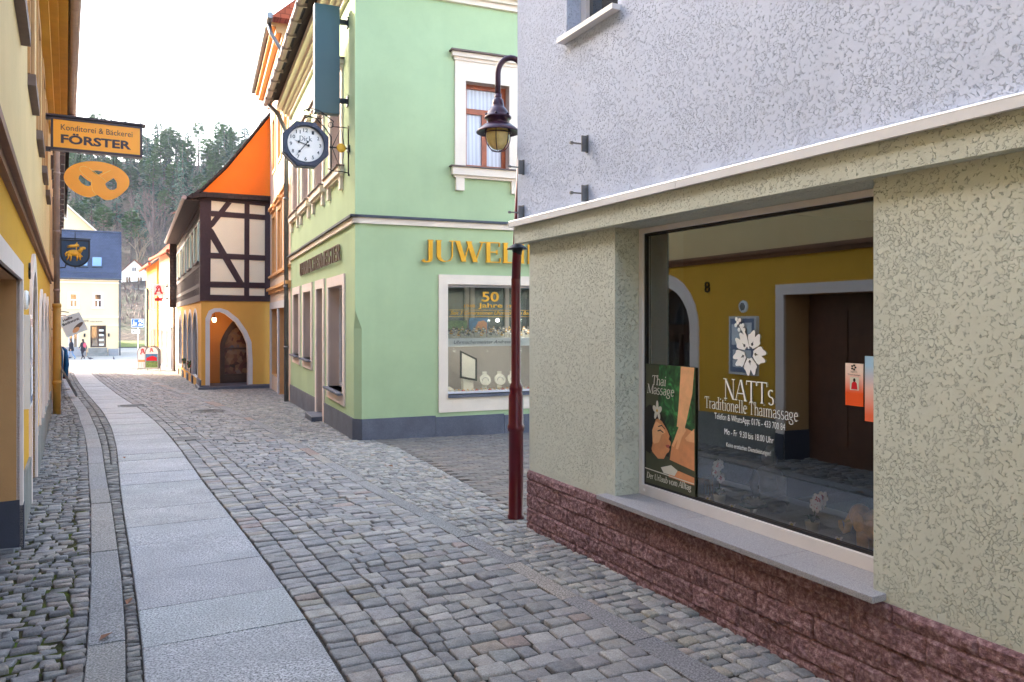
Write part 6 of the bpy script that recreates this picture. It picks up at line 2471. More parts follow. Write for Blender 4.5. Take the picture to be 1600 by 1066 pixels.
b.face([FN.P(0, .4, 6.6), FN.P(NLn, .4, 6.6), FN.P(NLn, -4, 11.6), FN.P(0, -4, 11.6)])  # ridge height, out of view, set to keep sun off the green street wall
b.face([FN.P(0, -8.4, 6.6), FN.P(NLn, -8.4, 6.6), FN.P(NLn, -4, 11.6), FN.P(0, -4, 11.6)])
b.build("roof", M['dark_tile'], nh)
FNg = Fr(FN.P(NLn, 0, 0)[:2], (-0.8631, -0.505), (-0.505, 0.8631))
b = MB()
b.panel(FNg, [(0, -2.5), (8, -2.5), (8, 6.6), (4, 11.5), (0, 6.6)], [], 0)
b.panel(Fr(FN.P(0, 0, 0)[:2], (-0.8631, -0.505), (0.505, -0.8631)), [(0, -2.5), (8, -2.5), (8, 6.6), (4, 11.5), (0, 6.6)], [], -.05)
b.build("gable_wall", M['inn_wall'], nh)
b = MB()
b.box(FN, .05, NLn - .05, -7.9, -.3, -2.4, 6.5)
b.build("inner_wall", M['dark_void'], nh)
b = MB()
b.box(FN, 1.2, 2.4, .03, .16, 3.1, 4.4)
b.build("shutter_box", M['brown_door'], nh)

# golden lamb on a blue shield
FLS = Fr(FN.P(9.6, 0, 0)[:2], (0.8631, 0.505), (0.505, -0.8631))
ls = thing("lamb_sign", "blue shield shaped inn sign with a golden lamb and banner", "sign", FLS.P(.6, 0, 3.7))
lu, lz = .58, 3.78
sc = .40
shp = [(-1, 1), (1, 1), (1, .1)] + [(math.cos(R(a_)), -.1 + 1.0 * math.sin(R(a_))) for a_ in range(0, -181, -15)] + [(-1, .1)]
sh = lambda k: [(lu + x * sc * k, lz + y * sc * k) for x, y in shp]
b = MB()
b.slab(FLS, sh(1.06), -.05, .03, [sh(.94)])
b.build("rim", M['black_iron'], ls)
b = MB()
b.slab(FLS, sh(.95), -.03, .01)
b.build("shield", M['navy'], ls)
b = MB()
lb_ = lambda pts: [(lu + x * sc, lz + y * sc) for x, y in pts]
fl = Matrix((FLS.d, FLS.n, Vector((0, 0, 1)))).transposed()
L3 = lambda x, y, n_=.03: FLS.P(lu + x * sc, n_, lz + y * sc)
b.ball(L3(-.08, -.02), (.50 * sc, .05, .26 * sc), 16, 10, fl)
b.tube([L3(.25, .05), L3(.42, .25), L3(.46, .36)], [.19 * sc, .14 * sc, .13 * sc], 10)
b.ball(L3(.56, .38), (.20 * sc, .045, .13 * sc), 12, 8, fl)
b.ball(L3(.40, .44), (.09 * sc, .03, .05 * sc), 8, 6, fl)
for (x0_, x1_, y1_) in ((-.46, -.60, -.62), (-.34, -.34, -.68), (.12, .10, -.66), (.24, .36, -.58)):
    b.tube([L3(x0_, -.12), L3((x0_ + x1_) / 2 + .05, -.4), L3(x1_, y1_)], [.10 * sc, .065 * sc, .05 * sc], 8)
b.tube([L3(.28, -.12), L3(.5, -.28), L3(.36, -.36)], [.08 * sc, .06 * sc, .045 * sc], 8)
b.tube([L3(-.55, .05), L3(-.68, -.12), L3(-.64, -.3)], [.06 * sc, .06 * sc, .04 * sc], 8)
b.tube([L3(.05, -.3), L3(.12, .86)], .02 * sc * 1.6, 6)
b.slab(FLS, lb_([(.1, .78), (-.05, .66), (-.35, .62), (-.6, .48), (-.35, .5), (-.6, .36), (-.2, .42), (.05, .44), (.3, .52), (.28, .64)]), .02, .05)
b.build("lamb", M['gold_paint'], ls, True)
b = MB()
b.tube([FLS.P(-.05, 0, 4.24), FLS.P(1.02, 0, 4.24)], .022, 8)
b.tube([FLS.P(.58, 0, 4.2), FLS.P(.58, 0, 4.5)], [.02, .004], 6)
b.tube([FLS.P(0, 0, 3.2), FLS.P(.15, 0, 3.28), FLS.P(.3, 0, 3.30), FLS.P(.34, 0, 3.45)], .02, 8)
b.tube([FLS.P(.58, 0, 3.36), FLS.P(.58, 0, 3.26)], [.03, .004], 6)
b.box(FLS, -.02, .04, -.05, .05, 3.1, 4.35)
b.build("bracket", M['black_iron'], ls)

# white banner hung on one corner
FBN = Fr(FN.P(2.35, 0, 0)[:2], (0.8631, 0.505), (0.505, -0.8631))
bn = thing("tilted_banner", "white tilted square banner with black lettering and a picture of a sausage", "banner", FBN.P(.4, 0, 1.6))
ca, sa = math.cos(R(26)), math.sin(R(26))
tb = lambda x, y: (.44 + (x * ca - y * sa), 1.52 + (x * sa + y * ca))
b = MB()
b.slab(FBN, [tb(-.25, -.24), tb(.23, -.26), tb(.25, .2), tb(-.22, .26)], -.01, .0)
b.build("cloth", M['white_sign'], bn)


class Rot(Fr):
    def __init__(self, F_, fn):
        self.F_, self.fn = F_, fn
        self.d, self.n, self.o = F_.d, F_.n, F_.o

    def P(self, u, n, z):
        x, y = self.fn(u, z)
        return self.F_.P(x, n, y)


FRB = Rot(FBN, tb)
b = MB()
put_text(b, FRB, "Heiße", -.15, .06, .13, .06, .002, bold=.03)
put_text(b, FRB, "Bockwurst", -.2, .18, .04, .065, .002, bold=.03)
b.build("lettering", M['black'], bn)
b = MB()
b.panel(FRB, ell(.08, -.1, .14, .045, 20), [], .002)
b.m = 1
b.panel(FRB, ell(.0, -.16, .09, .05, 20), [], .003)
b.build("picture", [M['stone_sill'], M['p_skin2']], bn)
b = MB()
b.tube([FBN.P(-.02, -.005, 1.86), FBN.P(.36, -.005, 1.80)], .012, 6)
b.tube([FBN.P(-.02, -.005, 1.4), FBN.P(.16, -.005, 1.4)], .012, 6)
b.build("arm", M['black_iron'], bn)

# clothes rack and leaning boards on the left pavement
cx_, cy_ = FN.P(8.2, .2, 0)[:2]
gy = G(cy_)
cr_ = thing("clothes_rack", "rack of dark red and blue clothes standing on the left pavement", "clothes rack", (cx_, cy_, gy))
b = MB()
for s_ in (-.5, .5):
    p = FN.P(8.2 + s_, .2, gy)
    b.tube([p, p + Vector((0, 0, 1.35))], .015, 6)
    b.tube([p + FN.n * .22, p - FN.n * .18], .015, 6)
b.tube([FN.P(7.7, .2, gy + 1.35), FN.P(8.7, .2, gy + 1.35)], .015, 6)
b.build("stand", M['zinc'], cr_)
M['wine_cloth'] = plain("dark_red_cloth", srgb(104, 20, 44), 0.9, 0, 0.35, 6)
M['blue_cloth'] = plain("blue_cloth", srgb(30, 92, 142), 0.9, 0, 0.25, 6)
for k in range(9):
    q = MB()
    u = 7.76 + k * .11
    for s_ in (-1, 1):
        q.tube([FN.P(u, .2 + s_ * .03, gy + 1.33), FN.P(u + random.uniform(-.02, .02), .2 + s_ * .11, gy + 1.22), FN.P(u, .2 + s_ * random.uniform(.10, .16), gy + .8), FN.P(u, .2 + s_ * .10, gy + random.uniform(.3, .5))], [.02, .05, .06, .07], 6)
    q.ball(FN.P(u, .2, gy + .9), (.05, .05, .4), 8, 6)
    q.build("garment", M['blue_cloth'] if k in (0, 1, 2) else M['wine_cloth'], cr_, True)
lb2 = thing("leaning_board", "pair of grey folded display boards leaning on the left pavement", "display board", FN.P(4.6, .3, G(18.5)))
gy2 = G(19)
b = MB()
for k in (0, 1):
    u = 4.3 + k * .45
    b.face([FN.P(u, .08, gy2 + .95), FN.P(u + .03, .08, gy2 + .95), FN.P(u + .03, .52, gy2 + .02), FN.P(u, .52, gy2 + .02)])
    b.tube([FN.P(u, .08, gy2 + .98), FN.P(u, .55, gy2)], .02, 6)
    b.tube([FN.P(u + .4, .08, gy2 + .98), FN.P(u + .4, .55, gy2)], .02, 6)
    b.face([FN.P(u, .10, gy2 + .92), FN.P(u + .4, .10, gy2 + .92), FN.P(u + .4, .50, gy2 + .12), FN.P(u, .50, gy2 + .12)])
b.build("boards", M['zinc'], lb2)

# ------------------------------------------------------------------ manholes
def disc_cover(px_, py_, w_, label, square):
    g = G(py_) + .006
    o_ = thing("manhole_cover", label, "manhole cover", (px_, py_, g))
    q = MB()
    a_ = R(118)
    F_ = Fr((px_, py_), (math.cos(a_), math.sin(a_)), (math.sin(a_), -math.cos(a_)))
    if square:
        for (u0_, u1_, n0_, n1_) in ((-w_, w_, -w_, -w_ + .05), (-w_, w_, w_ - .05, w_), (-w_, -w_ + .05, -w_ + .05, w_ - .05), (w_ - .05, w_, -w_ + .05, w_ - .05)):
            q.box(F_, u0_, u1_, n0_, n1_, g - .05, g + .006)
        for k in range(8):
            u = -w_ + .06 + k * (2 * w_ - .12) / 7.5
            q.box(F_, u, u + .025, -w_ + .05, w_ - .05, g - .05, g + .003)
        q.box(F_, -w_, w_, -w_, w_, g - .08, g - .04)
    else:
        q.lathe((px_, py_, g), [(w_, -.05), (w_, .005), (w_ - .04, .006), (w_ - .045, -.002), (w_ - .06, .003), (0, .004)], 28)
        for r_ in np.arange(.05, w_ - .08, .07):
            q.lathe((px_, py_, g), [(r_, .003), (r_, .008), (r_ + .03, .008), (r_ + .03, .003)], 24)
    q.build("lid", M['rust_iron'], o_)
    return o_


M['rust_iron'] = plain("worn_cast_iron", srgb(78, 74, 74), 0.55, 0.4, 0.25, 20, 0.3)
disc_cover(-8.75, 17.7, .30, "square iron gully grate at the edge of the smooth slabs", True)
disc_cover(-6.45, 16.3, .34, "round iron manhole cover in the cobbles towards the green house", False)
x_, y_ = street(9.2, .20)
disc_cover(float(x_), float(y_), .18, "small square iron grate among the cobbles beside the slabs", True)

# ------------------------------------------------------------------ the square: far house, gable house, signs
FF = Fr((-37.4, 73.0), (-0.89, -0.456), (0.456, -0.89))
fh = thing("corner_shop_house", "cream two storey shop house with dark slate roof across the square", "shop house", (-43, 77, -2))
FWD = 13.0
ZF0, ZFE = -3, 5.4
fwin = [(1.5, 3.05 - .2), (3.9 - .0, 5.3)]
hs = [rect(1.4, 2.05, 2.7, 3.98), rect(3.4, 4.05, 2.7, 3.98), rect(5.6, 6.3, 2.7, 3.98)]
lw = [rect(1.05, 2.35, -1.05, 1.0), rect(3.35, 4.15, -1.2, 1.0), rect(5.5, 6.5, -1.3, 1.0)]
wall(fh, FF, rect(0, FWD, ZF0, ZFE), hs + lw, M['far_cream'], .2, rev=M['far_cream'])
for h_ in hs:
    window(fh, FF, h_[0][0], h_[1][0], h_[0][1], h_[2][1], dep=.15, mull=1, trans=3.4, fw=.09, sur=.04, surw=.12, surm='cream_trim', sill=(.2, .12, .1), sillm='cream_trim')
for h_ in lw:
    window(fh, FF, h_[0][0], h_[1][0], h_[0][1], h_[2][1], dep=.15, mull=1, fw=.10, fr='brown_door' if h_ is lw[0] else 'white_frame')
b = MB()
b.box(FF, 0, FWD, -.02, .06, 1.75, 1.87)
b.box(FF, -.2, FWD, -.02, .25, ZFE - .2, ZFE)
b.box(FF, -.1, FWD, -.02, .12, ZFE - .45, ZFE - .3)
b.box(FF, 0, .9, -.02, .05, .95, 1.05)
b.build("moulding", M['cream_trim'], fh)
b = MB()
b.panel(Fr((-37.4, 73.0), (-.456, .89), (.89, .456)), [(0, ZF0), (8, ZF0), (8, ZFE), (4, 10.2), (0, ZFE)], [], 0)
b.build("gable_wall", M['far_cream'], fh)
b = MB()
b.face([FF.P(-.25, .35, ZFE), FF.P(FWD, .35, ZFE), FF.P(FWD, -4.2, 10.2), FF.P(-.25, -4.2, 10.2)])
b.face([FF.P(-.25, -8.4, ZFE), FF.P(FWD, -8.4, ZFE), FF.P(FWD, -4.2, 10.2), FF.P(-.25, -4.2, 10.2)])
b.tube([FF.P(-.25, -4.2, 10.22), FF.P(FWD, -4.2, 10.22)], .12, 8)
rf = b.build("roof", M['slate_roof'], fh)
for a_ in (1.45, 2.62):
    q = MB()
    f_ = lambda u, k, e: FF.P(u, .35 - 4.55 * k + .10 * e, ZFE + 4.8 * k + .10 * e)
    for (u0_, u1_, k0_, k1_, e_) in ((a_ - .06, a_ + .81, .22, .44, .6), ):
        q.face([f_(u0_, k0_, e_), f_(u1_, k0_, e_), f_(u1_, k1_, e_), f_(u0_, k1_, e_)])
        q.face([f_(u0_, k0_, 0), f_(u1_, k0_, 0), f_(u1_, k0_, e_), f_(u0_, k0_, e_)])
    q.m = 1
    q.face([f_(a_, .24, 1.0), f_(a_ + .75, .24, 1.0), f_(a_ + .75, .42, 1.0), f_(a_, .42, 1.0)])
    q.build("skylight", [M['dark_strip'], M['sky_pane'] if 'sky_pane' in M else M.setdefault('sky_pane', plain("sky_lit_pane", srgb(120, 150, 190), 0.08, 0, 0.03, 2, spec=1.0))], fh)
b = MB()
b.tube([FF.P(-.25, .40, ZFE - .02), FF.P(FWD, .40, ZFE - .02)], .09, 8)
for u in (-.12,):
    b.tube([FF.P(u, .3, ZFE), FF.P(u, .12, ZFE - .5), FF.P(u, .12, -2.1)], .06, 8)
for u in np.arange(.3, FWD, .55):
    b.box(FF, u, u + .03, .2, .24, ZFE + .35, ZFE + .55)
b.tube([FF.P(0, .22, ZFE + .55), FF.P(FWD, .22, ZFE + .55)], .025, 6)
b.build("gutter", M['dark_strip'], fh)
b = MB()
b.box(FF, .9, 2.6, .0, 1.0, -2.5, G(73) + .3)
b.box(FF, .95, 2.5, .0, .6, -2.5, -1.1)
b.build("steps", M['stone_grey'], fh)
b = MB()
b.box(FF, 0, .85, -.02, .07, -3, -1.2)
b.build("base_course", M['sill_granite'], fh)
b = MB()
b.box(FF, 2.7, FWD, -.02, .07, -3, -1.0)
b.build("base_course", M['sill_granite'], fh)
b = MB()
put_text(b, FF, "Haberkorn", 3.85, 2.5, 1.32, .32, .03, shear=.35)
b.build("lettering", M['sign_frame'], fh)
b = MB()
put_text(b, FF, "naturwaren", 2.4, 1.35, 1.32, .15, .03, shear=.35)
b.build("lettering", M['sign_frame'], fh)
b = MB()
for u in (2.75, .75):
    b.box(FF, u, u + .14, .0, .16, -.05, .25)
b.build("wall_light", M['black_iron'], fh)
b = MB()
for k in range(4):
    b.box(FF, 1.25, 1.7, -.14, -.10, -.9 + k * .45, -.72 + k * .45)
b.build("shelf_goods", M['p_white'], fh)
b = MB()
b.box(FF, .1, FWD, -7.9, -.3, -3, ZFE - .1)
b.build("inner_wall", M['dark_void'], fh)

gh = thing("gable_house", "tall cream gabled house rising behind the slate roof", "house", (-48, 92, 0))
FGH = Fr((-48.3, 90), (-.87, -.49), (.49, -.87))
gp = [(0, -2), (10.6, -2), (10.6, 11.4), (5.3, 16.4), (0, 11.4)]
ghw = [rect(u, u + .65, z, z + 1.4) for u in (3.4, 4.6) for z in (10.3, 13.2)]
wall(gh, FGH, gp, ghw, M['far_cream'], .2)
for h_ in ghw:
    window(gh, FGH, h_[0][0], h_[1][0], h_[0][1], h_[2][1], dep=.15, mull=1, trans=h_[0][1] + .95, fw=.08, sur=.04, surw=.14, surm='cream_trim')
b = MB()
b.face([FGH.P(-.6, .5, 11.0), FGH.P(5.3, .5, 16.65), FGH.P(5.3, -9, 16.65), FGH.P(-.6, -9, 11.0)])
b.face([FGH.P(11.2, .5, 11.0), FGH.P(5.3, .5, 16.65), FGH.P(5.3, -9, 16.65), FGH.P(11.2, -9, 11.0)])
b.m = 1
b.face([FGH.P(-.6, .5, 10.85), FGH.P(5.3, .5, 16.45), FGH.P(5.3, -.0, 16.45), FGH.P(-.6, -.0, 10.85)])
b.face([FGH.P(-.6, .52, 10.85), FGH.P(-.6, .52, 11.02), FGH.P(5.3, .52, 16.67), FGH.P(5.3, .52, 16.45)])
b.build("roof", [M['dark_tile'], M['cream_trim']], gh)
b = MB()
b.panel(Fr((-48.3, 90), (-.49, .87), (.87, .49)), rect(0, 9, -2, 11.3), [], 0)
b.box(Fr((-48.3, 90), (-.49, .87), (.87, .49)), -.4, 9, -.2, .55, 10.7, 10.82)
b.build("side_wall", M['far_cream'], gh)

# living-street sign, second blue sign, ornate red post
def post_sign(name, px_, py_, zc, w_, h_, label, kind):
    g = G(py_)
    F_ = Fr((px_, py_), (1, 0), (0, -1))
    o_ = thing(name, label, "traffic sign", (px_, py_, g))
    q = MB()
    q.tube([(px_, py_ + .06, g), (px_, py_ + .06, zc + h_ / 2 - .02)], .035, 8)
    q.build("post", M['white_sign'], o_)
    q = MB()
    q.slab(F_, rect(-w_ / 2, w_ / 2, zc - h_ / 2, zc + h_ / 2), -.03, 0)
    q.build("edge", M['white_sign'], o_)
    q = MB()
    q.panel(F_, rect(-w_ / 2 + .03, w_ / 2 - .03, zc - h_ / 2 + .03, zc + h_ / 2 - .03), [], .004)
    q.build("panel", M['blue_sign'], o_)
    q = MB()
    if kind == 0:
        e = lambda x, y, a_, b_, r_=0: q.panel(F_, [(u, zc + v) for u, v in ell(x, y, a_, b_, r_, 10)], [], .006 + abs(x) * .002 + abs(y) * .0013)
        P_ = lambda pts: q.panel(F_, [(x, zc + y) for x, y in pts], [], .007)
        e(-.30, .16, .045, .05)
        P_([(-.36, .09), (-.24, .09), (-.25, -.05), (-.20, -.22), (-.27, -.22), (-.30, -.08), (-.34, -.22), (-.41, -.22), (-.35, -.05)])
        e(-.13, .04, .032, .035)
        P_([(-.17, .0), (-.09, .0), (-.06, .06), (-.04, .04), (-.09, -.05), (-.08, -.2), (-.12, -.2), (-.14, -.1), (-.18, -.2), (-.2, -.19)])
        e(.06, -.17, .035, .035)
        P_([(.10, -.06), (.16, -.02), (.24, -.02), (.30, -.07), (.40, -.09), (.40, -.17), (.10, -.17)])
        e(.17, -.18, .045, .045)
        e(.33, -.18, .045, .045)
        P_([(.08, .08), (.08, .22), (.22, .28), (.40, .22), (.40, .02), (.30, .02), (.30, .12), (.20, .12), (.20, .06)])
    else:
        put_text(q, F_, "P", -.1, .1, zc - .14, .3, .006, bold=.03)
    q.build("pictogram", M['white_sign'], o_)
    return o_, F_


o_, F_ = post_sign("living_street_sign", -29.25, 60, 1.30, 1.0, .66, "blue and white living street sign on a thin post in the square", 0)
q = MB()
q.slab(F_, rect(-.46, .16, .50, .82), -.03, 0)
q.build("supplementary_panel", M['white_sign'], o_)
q = MB()
q.panel(F_, [(-.40, .66), (-.32, .74), (-.32, .69), (-.2, .69), (-.2, .63), (-.32, .63), (-.32, .58)], [], .004)
put_text(q, F_, "50 m", -.16, .12, .60, .11, .004)
q.build("supplementary_print", M['black'], o_)
post_sign("parking_sign", -41.5, 70, 1.32, .62, .62, "small blue square sign on the left edge of the square", 1)
post_sign("parking_sign", -24.2, 54, 1.40, .55, .7, "narrow blue sign in front of the yellow house at the end", 1)
px_, py_ = -40.0, 68.0
g = G(py_)
rp = thing("red_post", "dark red ornate signpost standing at the left of the square", "post", (px_, py_, g))
b = MB()
b.lathe((px_, py_, g), [(.16, 0), (.16, .3), (.09, .4), (.07, .9), (.06, 3.9), (.1, 3.95), (.05, 4.1), (.09, 4.3), (.02, 4.6)], 10)
b.build("pole", M['wine_red'], rp, True)
b = MB()
b.tube([(px_ - .9, py_, g + 3.75), (px_ + .5, py_, g + 3.75)], .035, 8)
b.tube([(px_ - .65 + .28 * math.cos(R(i * 30)), py_, g + 4.05 + .28 * math.sin(R(i * 30))) for i in range(13)], .03, 6, False)
b.build("crossbar", M['wine_red'], rp)


# ------------------------------------------------------------------ people
def person(px_, py_, face, pose, label, mats, extras=None):
    """one continuous skinned body, then clothing and hair; pose gives joint offsets in metres (right, forward, up)"""
    g = G(py_)
    root = thing("person", label, "person", (px_, py_, g))
    J = dict(pel=(0, 0, .93), wst=(0, 0, 1.08), chs=(0, .01, 1.30), nck=(0, .02, 1.46), hd0=(0, .03, 1.54), hd1=(0, .045, 1.63), hd2=(0, .035, 1.70),
             hL=(-.09, 0, .90), hR=(.09, 0, .90), kL=(-.10, .03, .49), kR=(.10, .03, .49), aL=(-.10, 0, .08), aR=(.10, 0, .08), tL=(-.11, .16, .03), tR=(.11, .16, .03),
             sL=(-.17, 0, 1.40), sR=(.17, 0, 1.40), eL=(-.24, -.02, 1.12), eR=(.24, -.02, 1.12), wL=(-.25, .08, .90), wR=(.25, .08, .90), pL=(-.25, .11, .83), pR=(.25, .11, .83))
    J.update(pose)
    Rd = dict(pel=.135, wst=.12, chs=.145, nck=.055, hd0=.06, hd1=.085, hd2=.075, hL=.095, hR=.095, kL=.06, kR=.06, aL=.042, aR=.042, tL=.035, tR=.035,
              sL=.065, sR=.065, eL=.043, eR=.043, wL=.03, wR=.03, pL=.034, pR=.034)
    E = [('pel', 'wst'), ('wst', 'chs'), ('chs', 'nck'), ('nck', 'hd0'), ('hd0', 'hd1'), ('hd1', 'hd2'), ('pel', 'hL'), ('pel', 'hR'), ('hL', 'kL'), ('hR', 'kR'), ('kL', 'aL'), ('kR', 'aR'),
         ('aL', 'tL'), ('aR', 'tR'), ('chs', 'sL'), ('chs', 'sR'), ('sL', 'eL'), ('sR', 'eR'), ('eL', 'wL'), ('eR', 'wR'), ('wL', 'pL'), ('wR', 'pR')]
    for s_ in 'LR':
        w_, p_ = Vector(J['w' + s_]), Vector(J['p' + s_])
        dr_ = (p_ - w_).normalized()
        for k in range(4):
            n1, n2 = 'f%s%d' % (s_, k), 'g%s%d' % (s_, k)
            J[n1] = tuple(p_ + dr_ * .045 + Vector((0, (k - 1.5) * .018, 0)))
            J[n2] = tuple(p_ + dr_ * (.075 + .012 * (k in (1, 2))) + Vector((0, (k - 1.5) * .02 + .01, 0)))
            Rd[n1], Rd[n2] = .009, .008
            E += [('p' + s_, n1), (n1, n2)]
        J['th' + s_] = tuple(w_ + dr_ * .05 + Vector((0, .05, 0)))
        Rd['th' + s_] = .01
        E.append(('p' + s_, 'th' + s_))
    ks = list(J)
    idx = {k: i for i, k in enumerate(ks)}
    cf, sf = math.cos(face), math.sin(face)
    tf = lambda v: Vector((v[0] * cf - v[1] * sf, v[0] * sf + v[1] * cf, v[2]))
    me = bpy.data.meshes.new("body")
    me.from_pydata([tuple(tf(J[k])) for k in ks], [(idx[a_], idx[b_]) for a_, b_ in E], [])
    o_ = bpy.data.objects.new("body", me)
    COL.objects.link(o_)
    md = o_.modifiers.new("skin", 'SKIN')
    sv = me.skin_vertices[0].data
    for k in ks:
        sv[idx[k]].radius = (Rd[k], Rd[k])
    sv[idx['pel']].use_root = True
    sb = o_.modifiers.new("sub", 'SUBSURF')
    sb.levels = sb.render_levels = 1
    dg = bpy.context.evaluated_depsgraph_get()
    m2 = bpy.data.meshes.new_from_object(o_.evaluated_get(dg))
    bpy.data.objects.remove(o_)
    m2.name = "body"
    for m_ in mats:
        m2.materials.append(m_)
    inv = lambda c: (c.x * cf + c.y * sf, -c.x * sf + c.y * cf, c.z)
    for p in m2.polygons:
        x, y, z = inv(p.center)
        hand_ = any((Vector((x, y, z)) - Vector(J['p' + s_])).length < .085 for s_ in 'LR')
        if z > 1.50 or hand_:
            k = 0
        elif z > .88 or (abs(x) > .19 and z > .7):
            k = 1
        elif z > .10:
            k = 2
        else:
            k = 3
        p.material_index = k
        p.use_smooth = True
    body = bpy.data.objects.new("body", m2)
    COL.objects.link(body)
    body.parent = root
    W = lambda v: Vector((px_, py_, g)) + tf(v)
    R3 = Matrix(((cf, -sf, 0), (sf, cf, 0), (0, 0, 1)))
    h = Vector(J['hd1'])
    q = MB()
    q.ball(W(h + Vector((0, -.022, .03))), (.10, .105, .105), 12, 9, R3)
    if extras and 'long' in extras:
        q.ball(W(h + Vector((0, -.075, -.10))), (.085, .05, .15), 10, 8, R3)
    q.build("hair", M['hair'], root, True)
    q = MB()
    q.ball(W(h + Vector((0, .092, -.005))), (.012, .018, .022), 6, 5, R3)
    q.build("nose", M['skin'], root, True)
    for s_ in (-1, 1):
        q = MB()
        q.ball(W(h + Vector((s_ * .09, 0, -.005))), (.012, .02, .03), 6, 5, R3)
        q.build("ear", M['skin'], root, True)
    q = MB()
    for s_ in (-1, 1):
        q = MB()
        q.ball(W(h + Vector((s_ * .034, .082, .018))), (.012, .008, .008), 6, 5, R3)
        q.build("eye", M['hair'], root, True)
    q = MB()
    q.ball(W(h + Vector((0, .083, -.045))), (.024, .008, .006), 6, 4, R3)
    q.build("mouth", M['p_lip'], root, True)
    if extras and 'pack' in extras:
        q = MB()
        q.ball(W((0, -.20, 1.22)), (.15, .09, .21), 12, 9, R3)
        q.build("backpack", M['pink_cloth'], root, True)
    if extras and 'coat' in extras:
        q = MB()
        q.lathe(W((0, .0, 0)), [(.20, .74), (.21, .82), (.17, 1.02), (.18, 1.3), (.12, 1.44), (.07, 1.5)], 14)
        q.build("jacket", mats[1], root, True)
    return root


walk1 = dict(hL=(-.09, 0, .90), kL=(-.10, .16, .50), aL=(-.10, .22, .09), tL=(-.10, .37, .04), kR=(.10, -.02, .49), aR=(.10, -.32, .16), tR=(.10, -.20, .05),
             eL=(-.24, -.10, 1.13), wL=(-.24, -.14, .90), pL=(-.24, -.14, .83), eR=(.24, .04, 1.12), wR=(.22, .22, .98), pR=(.21, .27, .93))
walk2 = dict(kL=(-.10, 0, .49), aL=(-.10, -.30, .15), tL=(-.10, -.18, .05), kR=(.10, .18, .51), aR=(.10, .26, .09), tR=(.10, .41, .04),
             eR=(.24, -.10, 1.13), wR=(.24, -.10, .90), pR=(.24, -.1, .83), eL=(-.24, .04, 1.12), wL=(-.22, .2, 1.0), pL=(-.21, .25, .96))
person(-37.3, 65.0, R(80), walk1, "walking person in dark top and light blue jeans crossing the square", [M['skin'], M['dark_cloth'], M['jeans'], M['black']], ('long', 'coat'))
person(-36.3, 65.0, R(68), walk2, "walking person in dark clothes with a pink backpack crossing the square", [M['skin'], M['dark_cloth'], M['dark_cloth'], M['black']], ('long', 'pack', 'coat'))
person(-31.0, 65.5, R(180), {}, "standing person in a dark blue jacket behind the pavement boards", [M['skin'], M['navy'], M['dark_cloth'], M['black']], ('coat',))

# fallen leaves and twigs on the kerb
M['dry_leaf'] = plain("dry_leaf", srgb(150, 104, 76), 0.8, 0, 0.25, 30)
for i, (s_, o_, lb) in enumerate(((1.05, -.97, "dry curled leaf on the left granite kerb near the camera"), (1.55, -.845, "dry curled leaf in the dark gutter strip"),
                                 (7.4, -.70, "small dark leaf at the edge of the smooth slabs"), (5.2, 2.05, "pale scrap of leaf on the side lane pavers"))):
    x_, y_ = street(s_, o_)
    z_ = G(float(y_)) + .012
    q = MB()
    a_ = random.uniform(0, 3)
    d_ = Vector((math.cos(a_), math.sin(a_), 0)) * .045
    s2 = Vector((-math.sin(a_), math.cos(a_), 0)) * .02
    p = Vector((float(x_), float(y_), z_))
    q.face([p - d_, p - d_ * .3 + s2 + Vector((0, 0, .012)), p + d_ + Vector((0, 0, .008)), p])
    q.face([p - d_, p, p + d_ + Vector((0, 0, .008)), p - d_ * .2 - s2 + Vector((0, 0, .014))])
    tag(q.build("fallen_leaf", M['dry_leaf']), lb, "leaf", "dry leaves lying in the lane")
# pigeons on the square
M['pigeon'] = plain("pigeon_grey", srgb(70, 70, 82), 0.7, 0, 0.3, 20)
for i, (x_, y_) in enumerate(((-38.9, 64.3), (-38.3, 62.9), (-37.5, 61.8), (-37.0, 59.0), (-36.2, 58.2), (-35.2, 56.6), (-34.9, 54.0), (-34.2, 53.5), (-33.8, 53.4), (-38.0, 66.0), (-35.6, 64.8), (-33.6, 64.8))):
    g = G(y_)
    q = MB()
    a_ = random.uniform(0, 6)
    R3 = Matrix(((math.cos(a_), -math.sin(a_), 0), (math.sin(a_), math.cos(a_), 0), (0, 0, 1)))
    p = Vector((x_, y_, g))
    q.ball(p + Vector((0, 0, .13)), (.14, .065, .07), 10, 7, R3)
    q.tube([p + R3 @ Vector((.10, 0, .15)), p + R3 @ Vector((.15, 0, .22)), p + R3 @ Vector((.16, 0, .25))], [.04, .028, .028], 8)
    q.ball(p + R3 @ Vector((.165, 0, .255)), (.034, .028, .028), 8, 6, R3)
    q.tube([p + R3 @ Vector((.195, 0, .255)), p + R3 @ Vector((.225, 0, .245))], [.009, .002], 5)
    q.tube([p + R3 @ Vector((-.11, 0, .12)), p + R3 @ Vector((-.25, 0, .09))], [.04, .02], 6)
    for sg in (-1, 1):
        q.tube([p + R3 @ Vector((.01, sg * .03, .0)), p + R3 @ Vector((.0, sg * .03, .09))], .008, 5)
    tag(q.build("pigeon", M['pigeon'], None, True), "grey pigeon on the bright paving of the square", "pigeon", "pigeons scattered over the square")

# ------------------------------------------------------------------ wooded hillside
def hz(x, y):
    d = y - 96
    base = -1.8 + (max(0, d) ** 1.0) * .30 + 3.0 * noise.noise((x * .012, y * .012, 1)) * min(1, max(0, d) / 30)
    if d > 30:
        base += (d - 30) * .10
    if d > 125:
        base -= (d - 125) * .36
    return base


